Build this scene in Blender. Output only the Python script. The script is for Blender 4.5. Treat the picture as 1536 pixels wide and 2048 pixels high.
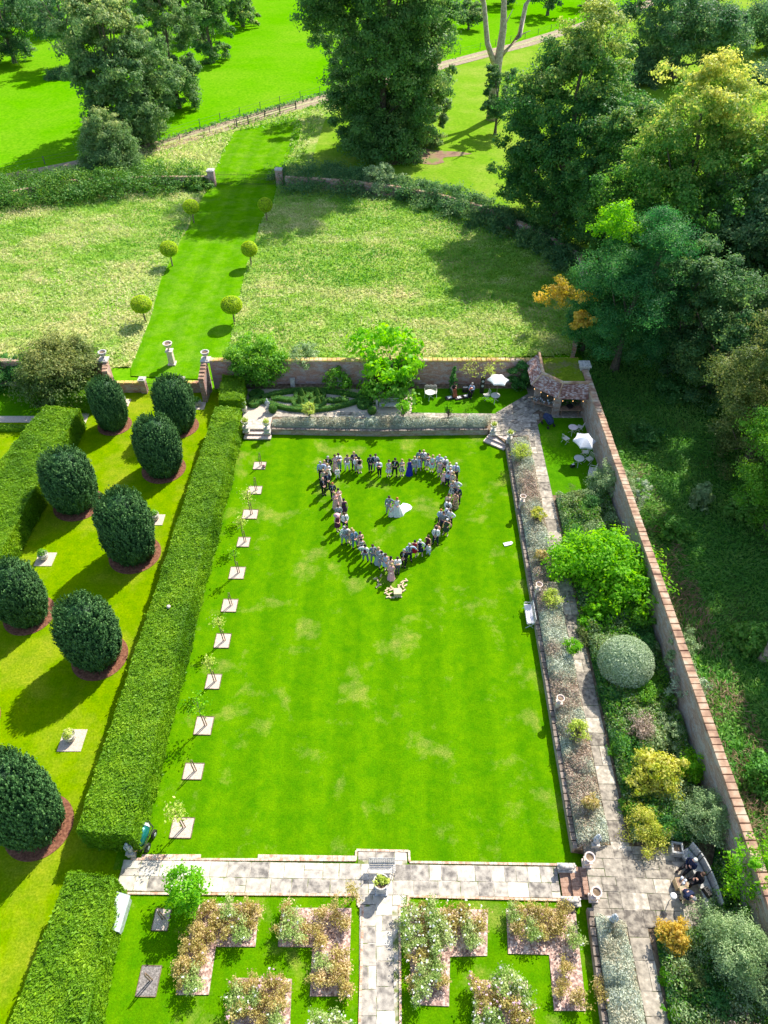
import bpy, bmesh, math, random
import numpy as np
from mathutils import Vector, Matrix
C = bpy.context; D = bpy.data
for o in list(D.objects): D.objects.remove(o)
scn = C.scene
COL = scn.collection
H = 38.0; F = 1420.0
# ---------------- camera, sky, sun ----------------
cd = D.cameras.new("camera"); cam = D.objects.new("camera", cd); COL.objects.link(cam)
cd.sensor_fit = 'VERTICAL'; cd.sensor_height = 24; cd.lens = F/2048*24; cd.clip_end = 3000; cd.clip_start = .5
cam.location = (0, 0, H); cam.rotation_euler = (math.radians(45), 0, 0); scn.camera = cam
SUN_EL = math.radians(45); SAZ = (.6, .8)      # horizontal direction towards the sun
w = D.worlds.new("World"); scn.world = w; w.use_nodes = True
nt = w.node_tree; nt.nodes.clear()
wo = nt.nodes.new('ShaderNodeOutputWorld'); bg = nt.nodes.new('ShaderNodeBackground'); sk = nt.nodes.new('ShaderNodeTexSky')
sk.sky_type = 'NISHITA'; sk.sun_disc = False; sk.sun_elevation = SUN_EL; sk.sun_rotation = math.atan2(SAZ[0], SAZ[1])
bg.inputs[1].default_value = .15
nt.links.new(sk.outputs[0], bg.inputs[0]); nt.links.new(bg.outputs[0], wo.inputs[0])
sl = D.lights.new("sun", 'SUN'); sl.energy = 4.4; sl.angle = math.radians(.5); sl.color = (1, .95, .86)
so = D.objects.new("sun", sl); COL.objects.link(so)
sdir = Vector((SAZ[0]*math.cos(SUN_EL), SAZ[1]*math.cos(SUN_EL), math.sin(SUN_EL)))
so.rotation_euler = sdir.to_track_quat('Z', 'Y').to_euler(); so.location = (40, 60, 80)
scn.view_settings.view_transform = 'Standard'; scn.view_settings.look = 'None'
scn.view_settings.gamma = 1; scn.view_settings.exposure = .85
scn.cycles.max_bounces = 6; scn.cycles.diffuse_bounces = 4; scn.cycles.transparent_max_bounces = 4
# ---------------- helpers ----------------
c45 = math.sqrt(.5)
def G(px, py, z=0.0):
    """world point at height z seen at photo pixel (px,py) - used only to survey the place"""
    u = (px-768)/F; v = (py-1024)/F
    dy = c45*(1-v); dz = -c45*(1+v); t = (z-H)/dz
    return Vector((t*u, t*dy, z))
def SC(px, py, z=0.0):
    v = (py-1024)/F; return ((H-z)/(c45*(1+v)))/F
def HT(py_base, py_top, z=0.0):
    vb = (py_base-1024)/F; y = (H-z)*(1-vb)/(1+vb); vt = (py_top-1024)/F
    return H-y*(1+vt)/(1-vt)-z
YAW = -.0159
AX = Vector((math.cos(YAW), math.sin(YAW), 0)); AY = Vector((-math.sin(YAW), math.cos(YAW), 0))
def lnk(o): COL.objects.link(o); return o
def tag(o, label=None, cat=None, group=None, kind=None):
    if label: o['label'] = label
    if cat: o['category'] = cat
    if group: o['group'] = group
    if kind: o['kind'] = kind
    return o
def thing(name, label, cat, loc=(0,0,0), rz=0, group=None):
    o = D.objects.new(name, None); lnk(o); o.location = loc; o.rotation_euler = (0,0,rz); o.empty_display_size = .2
    return tag(o, label, cat, group)
def obj(name, me, mats=None, parent=None, loc=None):
    o = D.objects.new(name, me); lnk(o)
    if mats is not None and not len(me.materials):
        for m in (mats if isinstance(mats, (list, tuple)) else [mats]): me.materials.append(m)
    if parent is not None: o.parent = parent
    if loc is not None: o.location = loc
    return o
def dup(o, parent=None):
    c = o.copy(); lnk(c)
    if parent is not None: c.parent = parent
    for ch in o.children: dup(ch, c)
    return c
class MB:
    def __init__(s): s.v = []; s.f = []; s.m = []; s.c = []
    def add(s, vs, fs, mi=0, cv=.5):
        b = len(s.v); s.v += [tuple(p) for p in vs]; s.f += [tuple(b+i for i in f) for f in fs]
        s.m += [mi]*len(fs); s.c += [cv]*len(fs); return s
    def box(s, c, d, rz=0, mi=0, cv=.5, tap=1.0, ry=0, rx=0):
        x, y, z = d[0]/2, d[1]/2, d[2]/2
        P = [(-x,-y,-z),(x,-y,-z),(x,y,-z),(-x,y,-z),(-x*tap,-y*tap,z),(x*tap,-y*tap,z),(x*tap,y*tap,z),(-x*tap,y*tap,z)]
        R = Matrix.Rotation(rz,3,'Z') @ Matrix.Rotation(ry,3,'Y') @ Matrix.Rotation(rx,3,'X'); c = Vector(c)
        return s.add([R @ Vector(p)+c for p in P], [(0,3,2,1),(4,5,6,7),(0,1,5,4),(1,2,6,5),(2,3,7,6),(3,0,4,7)], mi, cv)
    def bar(s, a, b, t, mi=0, t2=None, cv=.5):
        a = Vector(a); b = Vector(b); return s.tube([a,b], [t, t2 if t2 else t], 5, mi, cv)
    def tube(s, pts, rs, n=8, mi=0, cv=.5, caps=True):
        pts = [Vector(p) for p in pts]
        if not isinstance(rs, (list, tuple)): rs = [rs]*len(pts)
        vs = []; N = len(pts)
        for i, p in enumerate(pts):
            d = (pts[min(i+1,N-1)]-pts[max(i-1,0)])
            if d.length < 1e-9: d = Vector((0,0,1))
            d.normalize(); a = d.cross(Vector((0,0,1)) if abs(d.z) < .9 else Vector((1,0,0))).normalized(); b = d.cross(a)
            for k in range(n):
                t = 2*math.pi*k/n; vs.append(p+(a*math.cos(t)+b*math.sin(t))*rs[i])
        fs = [(i*n+k, i*n+(k+1)%n, (i+1)*n+(k+1)%n, (i+1)*n+k) for i in range(N-1) for k in range(n)]
        if caps: fs += [tuple(range(n))[::-1], tuple((N-1)*n+k for k in range(n))]
        return s.add(vs, fs, mi, cv)
    def lathe(s, prof, c=(0,0,0), n=16, mi=0, cv=.5, sq=None):
        vs = []; N = len(prof)
        for r, z in prof:
            for k in range(n):
                t = 2*math.pi*(k+.5*(sq is not None))/n; vs.append((c[0]+r*math.cos(t), c[1]+r*math.sin(t), c[2]+z))
        fs = [(i*n+k, i*n+(k+1)%n, (i+1)*n+(k+1)%n, (i+1)*n+k) for i in range(N-1) for k in range(n)]
        fs += [tuple(range(n))[::-1], tuple((N-1)*n+k for k in range(n))]
        return s.add(vs, fs, mi, cv)
    def poly(s, pts, z=None, mi=0, cv=.5):
        vs = [Vector((p[0], p[1], p[2] if z is None else z)) for p in pts]
        a = sum(vs[i].x*vs[(i+1)%len(vs)].y-vs[(i+1)%len(vs)].x*vs[i].y for i in range(len(vs)))
        f = tuple(range(len(vs))); return s.add(vs, [f if a > 0 else f[::-1]], mi, cv)
    def slab(s, pts, z0, z1, mi=0, cv=.5):
        n = len(pts); a = sum(pts[i][0]*pts[(i+1)%n][1]-pts[(i+1)%n][0]*pts[i][1] for i in range(n))
        if a < 0: pts = pts[::-1]
        vs = [(p[0],p[1],z0) for p in pts]+[(p[0],p[1],z1) for p in pts]
        return s.add(vs, [tuple(range(n))[::-1], tuple(range(n,2*n))]+[(i,(i+1)%n,n+(i+1)%n,n+i) for i in range(n)], mi, cv)
    def mesh(s, name, org=(0,0,0), smooth=False):
        me = D.meshes.new(name); ox, oy, oz = org
        me.from_pydata([(x-ox,y-oy,z-oz) for x,y,z in s.v], [], s.f)
        me.polygons.foreach_set('material_index', s.m)
        at = me.attributes.new('v', 'FLOAT', 'FACE'); at.data.foreach_set('value', s.c)
        if smooth: me.polygons.foreach_set('use_smooth', [True]*len(s.f))
        me.update(); return me
    def build(s, name, mats, parent=None, loc=None, org=(0,0,0), smooth=False):
        o = obj(name, s.mesh(name, org, smooth), mats, parent, loc)
        if loc is None and tuple(org) != (0,0,0): o.location = org
        return o
def grid_mesh(name, P, smooth=True, cyc=False):
    """P: array (n,m,3)"""
    n, m = P.shape[:2]; me = D.meshes.new(name)
    i, j = np.meshgrid(np.arange(n-1), np.arange(m if cyc else m-1), indexing='ij'); j2 = (j+1) % m
    q = np.stack([i*m+j, i*m+j2, (i+1)*m+j2, (i+1)*m+j], -1).reshape(-1, 4)
    fill(me, P.reshape(-1, 3), q); 
    if smooth: me.polygons.foreach_set('use_smooth', np.ones(len(q), bool))
    return me
def fill(me, V, Q):
    k = Q.shape[1]
    me.vertices.add(len(V)); me.vertices.foreach_set('co', np.asarray(V, np.float32).ravel())
    me.loops.add(Q.size); me.loops.foreach_set('vertex_index', Q.astype(np.int32).ravel())
    me.polygons.add(len(Q)); me.polygons.foreach_set('loop_start', np.arange(0, Q.size, k, dtype=np.int32))
    try: me.polygons.foreach_set('loop_total', np.full(len(Q), k, np.int32))
    except Exception: pass
    me.update(calc_edges=True)
def unit(a): return a/np.maximum(np.linalg.norm(a, axis=-1, keepdims=True), 1e-9)
def cards(name, P, N, S, V, asp=.55, T=None, rng=None, mat=None):
    """diamond leaves: P centres, N normals, S length, V tone, T preferred long axis"""
    n = len(P); rng = rng or np.random.default_rng(1); N = unit(N)
    R = rng.normal(size=(n,3)) if T is None else T+rng.normal(size=(n,3))*.25
    A = unit(R-N*(R*N).sum(-1, keepdims=True)); B = np.cross(N, A)
    S = np.broadcast_to(S, (n,))[:, None]
    fold = N*S*.12
    vs = np.stack([P-A*S*.5, P+B*S*asp*.5+fold, P+A*S*.5, P-B*S*asp*.5+fold], 1).reshape(-1, 3)
    me = D.meshes.new(name); fill(me, vs, np.arange(4*n).reshape(n, 4))
    at = me.attributes.new('v', 'FLOAT', 'FACE'); at.data.foreach_set('value', np.clip(V, 0, 1).astype(np.float32))
    if mat: me.materials.append(mat)
    return me
def vnoise(x, y, seed=0):
    """cheap smooth value noise, arrays"""
    xi = np.floor(x).astype(np.int64); yi = np.floor(y).astype(np.int64); fx = x-xi; fy = y-yi
    fx = fx*fx*(3-2*fx); fy = fy*fy*(3-2*fy)
    def h(a, b):
        k = (a*374761393+b*668265263+seed*1442695041) & 0xffffffff
        k = ((k ^ (k >> 13))*1274126177) & 0xffffffff
        return ((k ^ (k >> 16)) & 0xffff)/65535.0
    return (h(xi,yi)*(1-fx)+h(xi+1,yi)*fx)*(1-fy)+(h(xi,yi+1)*(1-fx)+h(xi+1,yi+1)*fx)*fy
def fbm(x, y, seed=0, o=3): return sum(vnoise(x*2**k, y*2**k, seed+k)*.5**k for k in range(o))/sum(.5**k for k in range(o))
def inpoly(x, y, poly):
    r = np.zeros(x.shape, bool); n = len(poly)
    for i in range(n):
        x1, y1 = poly[i][0], poly[i][1]; x2, y2 = poly[(i+1)%n][0], poly[(i+1)%n][1]
        if y1 == y2: continue
        c = ((y1 > y) != (y2 > y)) & (x < (x2-x1)*(y-y1)/(y2-y1)+x1); r ^= c
    return r
def scatter(poly, dens, rng):
    xs = [p[0] for p in poly]; ys = [p[1] for p in poly]
    n = int((max(xs)-min(xs))*(max(ys)-min(ys))*dens)
    x = rng.uniform(min(xs), max(xs), n); y = rng.uniform(min(ys), max(ys), n); k = inpoly(x, y, poly)
    return x[k], y[k]
# ---------------- materials ----------------
MATS = {}
def _base(name):
    m = D.materials.new(name); m.use_nodes = True; n = m.node_tree; b = n.nodes['Principled BSDF']; return m, n, b
def rampn(n, src, cols, lo=.3, hi=.7):
    r = n.nodes.new('ShaderNodeValToRGB'); e = r.color_ramp.elements
    while len(e) < len(cols): e.new(.5)
    for i, c in enumerate(cols):
        e[i].position = lo+(hi-lo)*i/max(1, len(cols)-1); e[i].color = (*c, 1)
    n.links.new(src, r.inputs[0]); return r
def noise(n, scale, detail=4, coord='Object', stretch=None, dist=0, rough=.55):
    t = n.nodes.new('ShaderNodeTexNoise'); t.inputs['Scale'].default_value = scale; t.inputs['Detail'].default_value = detail
    t.inputs['Distortion'].default_value = dist; t.inputs['Roughness'].default_value = rough
    if coord == 'World': g = n.nodes.new('ShaderNodeNewGeometry').outputs['Position']
    else: g = n.nodes.new('ShaderNodeTexCoord').outputs[coord]
    if stretch:
        mp = n.nodes.new('ShaderNodeMapping'); mp.inputs['Scale'].default_value = stretch; n.links.new(g, mp.inputs[0]); g = mp.outputs[0]
    n.links.new(g, t.inputs['Vector']); return t
def mixc(n, a, b, fac, mode='MIX'):
    m = n.nodes.new('ShaderNodeMix'); m.data_type = 'RGBA'; m.blend_type = mode
    for s, i in ((fac, 0), (a, 6), (b, 7)):
        if hasattr(s, 'links'): n.links.new(s, m.inputs[i])
        elif i == 0: m.inputs[0].default_value = s
        else: m.inputs[i].default_value = (*s, 1)
    return m.outputs[2]
def bump(n, b, src, strength=.3, dist=.05):
    u = n.nodes.new('ShaderNodeBump'); u.inputs['Strength'].default_value = strength; u.inputs['Distance'].default_value = dist
    n.links.new(src, u.inputs['Height']); n.links.new(u.outputs[0], b.inputs['Normal'])
def M(name, cols, scale=3, rough=.8, bmp=.2, bscale=None, coord='World', stretch=None, lo=.35, hi=.65, metal=0, spec=.3, useV=0, dist=.02, detail=5):
    if name in MATS: return MATS[name]
    if not isinstance(cols[0], (list, tuple)): cols = [cols, tuple(x*.8 for x in cols)]
    m, n, b = _base(name); t = noise(n, scale, detail, coord, stretch)
    src = t.outputs['Fac']
    if useV:
        a = n.nodes.new('ShaderNodeAttribute'); a.attribute_name = 'v'
        mm = n.nodes.new('ShaderNodeMix'); mm.data_type = 'FLOAT'; mm.inputs[0].default_value = useV
        n.links.new(src, mm.inputs[2]); n.links.new(a.outputs['Fac'], mm.inputs[3]); src = mm.outputs[0]
    r = rampn(n, src, cols, lo, hi); n.links.new(r.outputs[0], b.inputs['Base Color'])
    b.inputs['Roughness'].default_value = rough; b.inputs['Metallic'].default_value = metal
    b.inputs['Specular IOR Level'].default_value = spec
    if bmp:
        t2 = noise(n, bscale or scale*6, 4, coord); bump(n, b, t2.outputs['Fac'], bmp, dist)
    MATS[name] = m; return m
def leafmat(name, c0, c1, c2, tr=.3, rough=.55, nscale=.35, namp=.35, spec=.25):
    """foliage: tone attribute from leaf to leaf and clump to clump, translucent leaves"""
    if name in MATS: return MATS[name]
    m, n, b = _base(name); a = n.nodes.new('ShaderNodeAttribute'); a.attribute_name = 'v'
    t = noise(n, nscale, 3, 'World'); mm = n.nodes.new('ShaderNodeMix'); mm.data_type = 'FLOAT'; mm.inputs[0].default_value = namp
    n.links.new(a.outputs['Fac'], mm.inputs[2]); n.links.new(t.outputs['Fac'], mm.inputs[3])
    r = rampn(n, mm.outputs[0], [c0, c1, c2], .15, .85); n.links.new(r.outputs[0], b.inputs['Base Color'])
    b.inputs['Roughness'].default_value = rough; b.inputs['Specular IOR Level'].default_value = spec
    if tr:
        tl = n.nodes.new('ShaderNodeBsdfTranslucent'); mx = n.nodes.new('ShaderNodeMixShader'); mx.inputs[0].default_value = tr
        hs = n.nodes.new('ShaderNodeHueSaturation'); hs.inputs['Value'].default_value = 1.5; hs.inputs['Saturation'].default_value = 1.1; hs.inputs['Hue'].default_value = .49
        n.links.new(r.outputs[0], hs.inputs['Color']); n.links.new(hs.outputs[0], tl.inputs[0])
        out = [x for x in n.nodes if x.type == 'OUTPUT_MATERIAL'][0]
        n.links.new(b.outputs[0], mx.inputs[1]); n.links.new(tl.outputs[0], mx.inputs[2]); n.links.new(mx.outputs[0], out.inputs[0])
    MATS[name] = m; return m
def grassmat(name, g0, g1, dry, plo, phi, pscale=.3, fine=9, stripe=0, bmp=.5, amt=.8, dist=.05, grain=.75):
    m, n, b = _base(name)
    f = noise(n, fine, 6, 'World', None, 0, .7); mid = noise(n, 1.1, 7, 'World', None, .1, .75)
    r1 = rampn(n, mid.outputs['Fac'], [g0, g1], .35, .65)
    p = noise(n, pscale, 6, 'World', None, .15, .66); r2 = rampn(n, p.outputs['Fac'], [(0,0,0),(1,1,1)], plo, phi)
    f2 = rampn(n, f.outputs['Fac'], [(.55,)*3, (1.3,)*3], .3, .7)
    k = n.nodes.new('ShaderNodeMath'); k.operation = 'MULTIPLY'; k.inputs[1].default_value = amt; n.links.new(r2.outputs[0], k.inputs[0])
    k2 = n.nodes.new('ShaderNodeMath'); k2.operation = 'MULTIPLY'; n.links.new(k.outputs[0], k2.inputs[0])
    f3 = rampn(n, f.outputs['Fac'], [(.3,)*3, (1,)*3], .35, .6); n.links.new(f3.outputs[0], k2.inputs[1])
    c = mixc(n, r1.outputs[0], dry, k2.outputs[0]); c = mixc(n, c, f2.outputs[0], grain, 'MULTIPLY')
    f4 = noise(n, 2.6, 5, 'World', None, 0, .7); f5 = rampn(n, f4.outputs['Fac'], [(.84,.9,.85),(1.14,1.06,1)], .35, .65); c = mixc(n, c, f5.outputs[0], .7, 'MULTIPLY')
    if stripe:
        w_ = n.nodes.new('ShaderNodeTexWave'); w_.inputs['Scale'].default_value = stripe; w_.inputs['Distortion'].default_value = 1.2; w_.inputs['Detail'].default_value = 1
        g = n.nodes.new('ShaderNodeNewGeometry'); mp = n.nodes.new('ShaderNodeMapping'); mp.inputs['Rotation'].default_value = (0,0,-YAW)
        n.links.new(g.outputs['Position'], mp.inputs[0]); n.links.new(mp.outputs[0], w_.inputs['Vector'])
        sr = rampn(n, w_.outputs['Fac'], [(.84,.90,.9),(1.08,1.05,1)], .3, .7); c = mixc(n, c, sr.outputs[0], .8, 'MULTIPLY')
    n.links.new(c, b.inputs['Base Color']); b.inputs['Roughness'].default_value = 1; b.inputs['Specular IOR Level'].default_value = 0
    bump(n, b, f.outputs['Fac'], bmp, dist); MATS[name] = m; return m
def brickmat(name, cols, mortar=(.42,.38,.32), stain=(.5,.48,.45), bs=1.0):
    m, n, b = _base(name); g = n.nodes.new('ShaderNodeNewGeometry'); s = n.nodes.new('ShaderNodeSeparateXYZ'); n.links.new(g.outputs['Position'], s.inputs[0])
    ad = n.nodes.new('ShaderNodeMath'); ad.operation = 'ADD'; n.links.new(s.outputs[0], ad.inputs[0]); n.links.new(s.outputs[1], ad.inputs[1])
    cb = n.nodes.new('ShaderNodeCombineXYZ'); n.links.new(ad.outputs[0], cb.inputs[0]); n.links.new(s.outputs[2], cb.inputs[1])
    br = n.nodes.new('ShaderNodeTexBrick'); br.inputs['Scale'].default_value = 1; br.inputs['Brick Width'].default_value = .225*bs; br.inputs['Row Height'].default_value = .078*bs
    br.inputs['Mortar Size'].default_value = .008; br.inputs['Color1'].default_value = (*cols[0],1); br.inputs['Color2'].default_value = (*cols[1],1); br.inputs['Mortar'].default_value = (*mortar,1)
    n.links.new(cb.outputs[0], br.inputs['Vector'])
    t = noise(n, 1.3, 6, 'World', (1,1,2.5), .5, .65); r = rampn(n, t.outputs['Fac'], [(0,0,0),(1,1,1)], .44, .62)
    c = mixc(n, br.outputs['Color'], stain, r.outputs[0]); t2 = noise(n, 7, 5, 'World', (1,1,3)); r2 = rampn(n, t2.outputs['Fac'], [(.5,)*3,(1.35,)*3], .3, .7)
    c = mixc(n, c, r2.outputs[0], .7, 'MULTIPLY'); n.links.new(c, b.inputs['Base Color']); b.inputs['Roughness'].default_value = .9; bump(n, b, t2.outputs['Fac'], .5, .03)
    MATS[name] = m; return m
m_lawn = grassmat('lawn_grass', (.062,.21,.001), (.12,.275,.001), (.46,.39,.10), .55, .71, .30, 12, stripe=.12, amt=.65)
m_lawn2 = grassmat('yew_lawn_grass', (.12,.25,.0), (.205,.32,.0), (.44,.38,.04), .48, .7, .25, 9, amt=.55)
m_lawn3 = grassmat('shade_lawn_grass', (.055,.20,.002), (.09,.26,.003), (.2,.27,.03), .55, .7, .4, 10, amt=.5)
m_mown = grassmat('avenue_grass', (.075,.25,.001), (.125,.32,.002), (.28,.38,.06), .45, .7, .5, 8, stripe=.1, amt=.45)
m_park = grassmat('park_grass', (.075,.29,.0), (.125,.35,.001), (.22,.36,.02), .42, .68, .035, 2.2, amt=.75, bmp=.3, dist=.1, grain=.35)
m_paddock = grassmat('paddock_grass', (.13,.29,.01), (.20,.35,.02), (.36,.38,.08), .45, .65, .12, 3, amt=.6, bmp=.5, dist=.12, grain=.45)
m_meadow = grassmat('meadow_ground', (.13,.32,.02), (.26,.40,.05), (.50,.44,.2), .42, .6, .13, 2.5, amt=.85, bmp=.8, dist=.2)
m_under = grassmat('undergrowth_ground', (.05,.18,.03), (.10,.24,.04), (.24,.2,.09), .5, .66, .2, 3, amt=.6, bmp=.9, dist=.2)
m_soil = M('soil', [(.10,.07,.04),(.19,.13,.08),(.3,.22,.15)], 4, .95, .8, 20)
m_gravel = M('gravel', [(.40,.31,.24),(.58,.47,.37),(.70,.60,.50)], 18, .95, .6, 60, lo=.3, hi=.7)
m_gravel_d = M('dark_gravel', [(.10,.09,.08),(.25,.22,.2),(.45,.4,.36)], 16, .95, .6, 60, lo=.3, hi=.75)
m_bark_bed = M('red_bark_mulch', [(.13,.05,.03),(.22,.09,.05),(.30,.14,.08)], 8, .95, .8, 40)
m_mulch = M('wood_chip_mulch', [(.16,.09,.08),(.46,.30,.24),(.80,.62,.52)], 9, .95, .9, 30, lo=.33, hi=.66)
m_track = M('track_gravel', [(.26,.19,.12),(.40,.31,.2)], 1.5, .95, .4, 8)
m_slab = M('paving_stone', [(.17,.15,.13),(.40,.355,.295),(.56,.50,.41),(.68,.62,.54)], 3.2, .85, .5, 9, useV=.3, lo=.3, hi=.7, dist=.02, detail=9)
m_slab_d = M('old_paving_stone', [(.13,.11,.09),(.30,.26,.205),(.43,.37,.29),(.68,.6,.48)], 3.6, .9, .6, 9, useV=.22, lo=.32, hi=.72, dist=.02, detail=9)
m_mortar = M('paving_joint', [(.16,.2,.05),(.4,.36,.26),(.62,.54,.46)], 2.2, .95, .3, lo=.4, hi=.6)
m_mortar_d = M('dark_joint', [(.10,.14,.04),(.16,.14,.10),(.4,.36,.3)], 2.4, .95, .3)
m_edge = M('brick_edging', [(.5,.26,.16),(.66,.46,.34),(.72,.6,.48)], 5, .9, .4)
m_brick = brickmat('old_brick', [(.40,.14,.10),(.52,.26,.19)], stain=(.50,.40,.38))
m_brick_r = brickmat('garden_wall_brick', [(.30,.16,.12),(.42,.26,.19)], stain=(.42,.38,.35))
m_cope = M('lichened_coping', [(.26,.15,.10),(.44,.28,.18),(.52,.42,.30)], 1.4, .9, .5, 10, lo=.35, hi=.65)
m_cope_y = M('yellow_lichen_coping', [(.45,.24,.15),(.56,.42,.10),(.62,.46,.3)], 1.1, .9, .5, 10)
m_stone = M('weathered_stone', [(.34,.32,.28),(.55,.5,.44),(.66,.62,.56)], 6, .85, .5, 20, coord='Object')
m_terra = M('pale_terracotta', [(.6,.46,.38),(.75,.62,.54)], 5, .8, .3, 20, coord='Object')
m_lead = M('lead_grey', [(.30,.32,.34),(.62,.64,.66)], 6, .45, .3, 20, coord='Object', metal=.2)
m_bark = M('bark', [(.09,.07,.05),(.2,.16,.12)], 5, .95, .9, 12, dist=.08)
m_deadwood = M('bleached_dead_wood', [(.36,.27,.2),(.62,.5,.4)], 3, .9, .7, 8, dist=.08)
m_twig = M('twig', [(.16,.11,.07),(.3,.22,.15)], 6, .9, .3)
m_steptile = M('brick_step', [(.27,.15,.10),(.42,.27,.19)], 9, .9, .6, 18)
m_iron = M('wrought_iron', [(.03,.03,.03),(.06,.055,.05)], 9, .5, .1, metal=.5)
m_white = M('white_paint', [(.74,.72,.68),(.82,.80,.77)], 7, .5, .1)
m_cream = M('cream_metal', [(.62,.58,.50),(.72,.68,.62)], 7, .5, .1)
m_canvas = M('white_canvas', [(.8,.79,.77),(.86,.85,.83)], 5, .8, .15, 60)
m_teak = M('grey_teak', [(.34,.33,.31),(.56,.54,.5)], 5, .8, .3, coord='Object', stretch=(1,8,1))
m_wood = M('brown_wood', [(.22,.13,.08),(.38,.25,.16)], 5, .7, .3, coord='Object')
m_fence = M('weathered_fence_wood', [(.1,.09,.075),(.22,.19,.16)], 4, .9, .3)
# foliage
L_lime = leafmat('lime_leaves', (.035,.14,.035), (.14,.28,.07), (.50,.52,.16), .46)
L_limeg = leafmat('grey_green_leaves', (.05,.15,.05), (.18,.31,.10), (.58,.58,.22), .42)
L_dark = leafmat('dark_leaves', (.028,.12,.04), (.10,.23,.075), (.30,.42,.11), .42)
L_gold = leafmat('yellowing_leaves', (.025,.13,.03), (.13,.32,.05), (.70,.66,.16), .48)
L_beech = leafmat('beech_leaves', (.02,.11,.03), (.085,.24,.05), (.50,.54,.13), .42)
L_oak = leafmat('oak_leaves', (.032,.12,.045), (.10,.22,.08), (.32,.43,.15), .4)
L_blue = leafmat('soft_blue_green_leaves', (.018,.12,.035), (.055,.22,.06), (.19,.38,.09), .45)
L_olive = leafmat('olive_leaves', (.05,.11,.03), (.14,.21,.05), (.38,.38,.11), .35)
L_yew = leafmat('yew_sprays', (.015,.065,.018), (.06,.16,.045), (.19,.36,.10), .12, nscale=.8, namp=.25)
L_hedge = leafmat('hedge_leaves', (.04,.14,.004), (.16,.34,.006), (.36,.54,.015), .32, nscale=.4, namp=.55)
L_hedgeb = leafmat('blue_hedge_leaves', (.04,.13,.04), (.11,.24,.09), (.2,.36,.14), .25)
L_bright = leafmat('bright_leaves', (.06,.26,.006), (.19,.50,.01), (.42,.70,.04), .5)
L_lemon = leafmat('lemon_leaves', (.25,.36,.04), (.5,.6,.1), (.74,.78,.25), .4)
L_mid = leafmat('mid_green_leaves', (.04,.18,.012), (.15,.38,.03), (.36,.60,.08), .42)
L_deep = leafmat('deep_shrub_leaves', (.018,.11,.025), (.075,.24,.05), (.22,.42,.10), .38)
L_box = leafmat('box_leaves', (.03,.13,.02), (.09,.24,.03), (.28,.42,.05), .25)
L_silver = leafmat('silver_leaves', (.18,.28,.13), (.40,.50,.30), (.70,.74,.52), .2)
L_lav = leafmat('lavender_foliage', (.24,.22,.14), (.50,.47,.33), (.78,.74,.58), .2, nscale=1.1, namp=.55)
L_lavb = leafmat('lavender_silver_foliage', (.26,.30,.21), (.50,.55,.42), (.78,.80,.67), .2, nscale=1.1, namp=.4)
L_lavs = leafmat('lavender_brown_stalks', (.24,.17,.12), (.46,.35,.26), (.7,.56,.44), .2)
L_yellow = leafmat('golden_leaves', (.20,.36,.03), (.55,.56,.07), (.85,.74,.3), .4)
L_orange = leafmat('amber_leaves', (.30,.30,.04), (.62,.46,.06), (.85,.64,.18), .4)
L_willow = leafmat('willow_grey_leaves', (.10,.20,.06), (.30,.43,.18), (.60,.68,.36), .3)
L_rose = leafmat('rose_leaves', (.26,.24,.05), (.52,.44,.13), (.85,.66,.40), .35)
L_roseg = leafmat('green_rose_leaves', (.14,.28,.05), (.34,.48,.12), (.66,.66,.34), .35)
L_pet_w = leafmat('white_petals', (.7,.68,.6), (.78,.76,.7), (.85,.84,.8), .2)
L_pet_p = leafmat('pink_petals', (.6,.3,.36), (.75,.5,.58), (.85,.72,.78), .2)
L_straw = leafmat('dry_grass_blades', (.08,.30,.015), (.30,.50,.07), (.78,.68,.38), .35, nscale=.11, namp=.45)
L_wild = leafmat('undergrowth_leaves', (.045,.22,.035), (.15,.38,.055), (.38,.54,.13), .4, nscale=.25, namp=.55)
L_brown = leafmat('dead_grass', (.16,.11,.06), (.3,.2,.12), (.5,.36,.22), .3)
# ---------------- the ground ----------------
TZ = .5
def sheet(name, pts, z, mat, kind='structure', pz=None):
    """flat sheet; pts photo pixels surveyed at height z"""
    P = [G(p[0], p[1], z) for p in pts]; mb = MB(); mb.poly(P, z); o = mb.build(name, mat)
    return tag(o, kind=kind)
mb = MB(); mb.poly([(-900,-200),(900,-200),(900,1400),(-900,1400)], -.08); tag(mb.build('ground', m_park), kind='structure')
sheet('paddock', [(560,352),(640,232),(705,190),(900,135),(1060,92),(1260,25),(1536,-60),(1900,100),(1900,500),(1536,620),(1170,540),(1080,480),(900,400),(720,372)], -.05, m_paddock)
sheet('rough_verge', [(-150,420),(-150,385),(0,352),(170,332),(330,292),(480,246),(560,222),(680,190),(705,200),(650,240),(620,330),(560,372),(420,372),(130,380)], -.045, m_meadow)
sheet('mown_ride', [(432,368),(428,345),(445,300),(470,262),(520,250),(590,234),(604,245),(598,280),(575,320),(556,350),(556,368)], -.03, m_mown)
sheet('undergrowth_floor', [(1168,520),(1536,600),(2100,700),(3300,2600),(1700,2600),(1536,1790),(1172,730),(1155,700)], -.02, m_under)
TR = [(-220,392),(0,360),(90,343),(170,327),(330,288),(480,243),(600,210),(700,184),(870,134),(1050,87),(1150,56),(1260,20),(1400,-30)]
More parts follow.
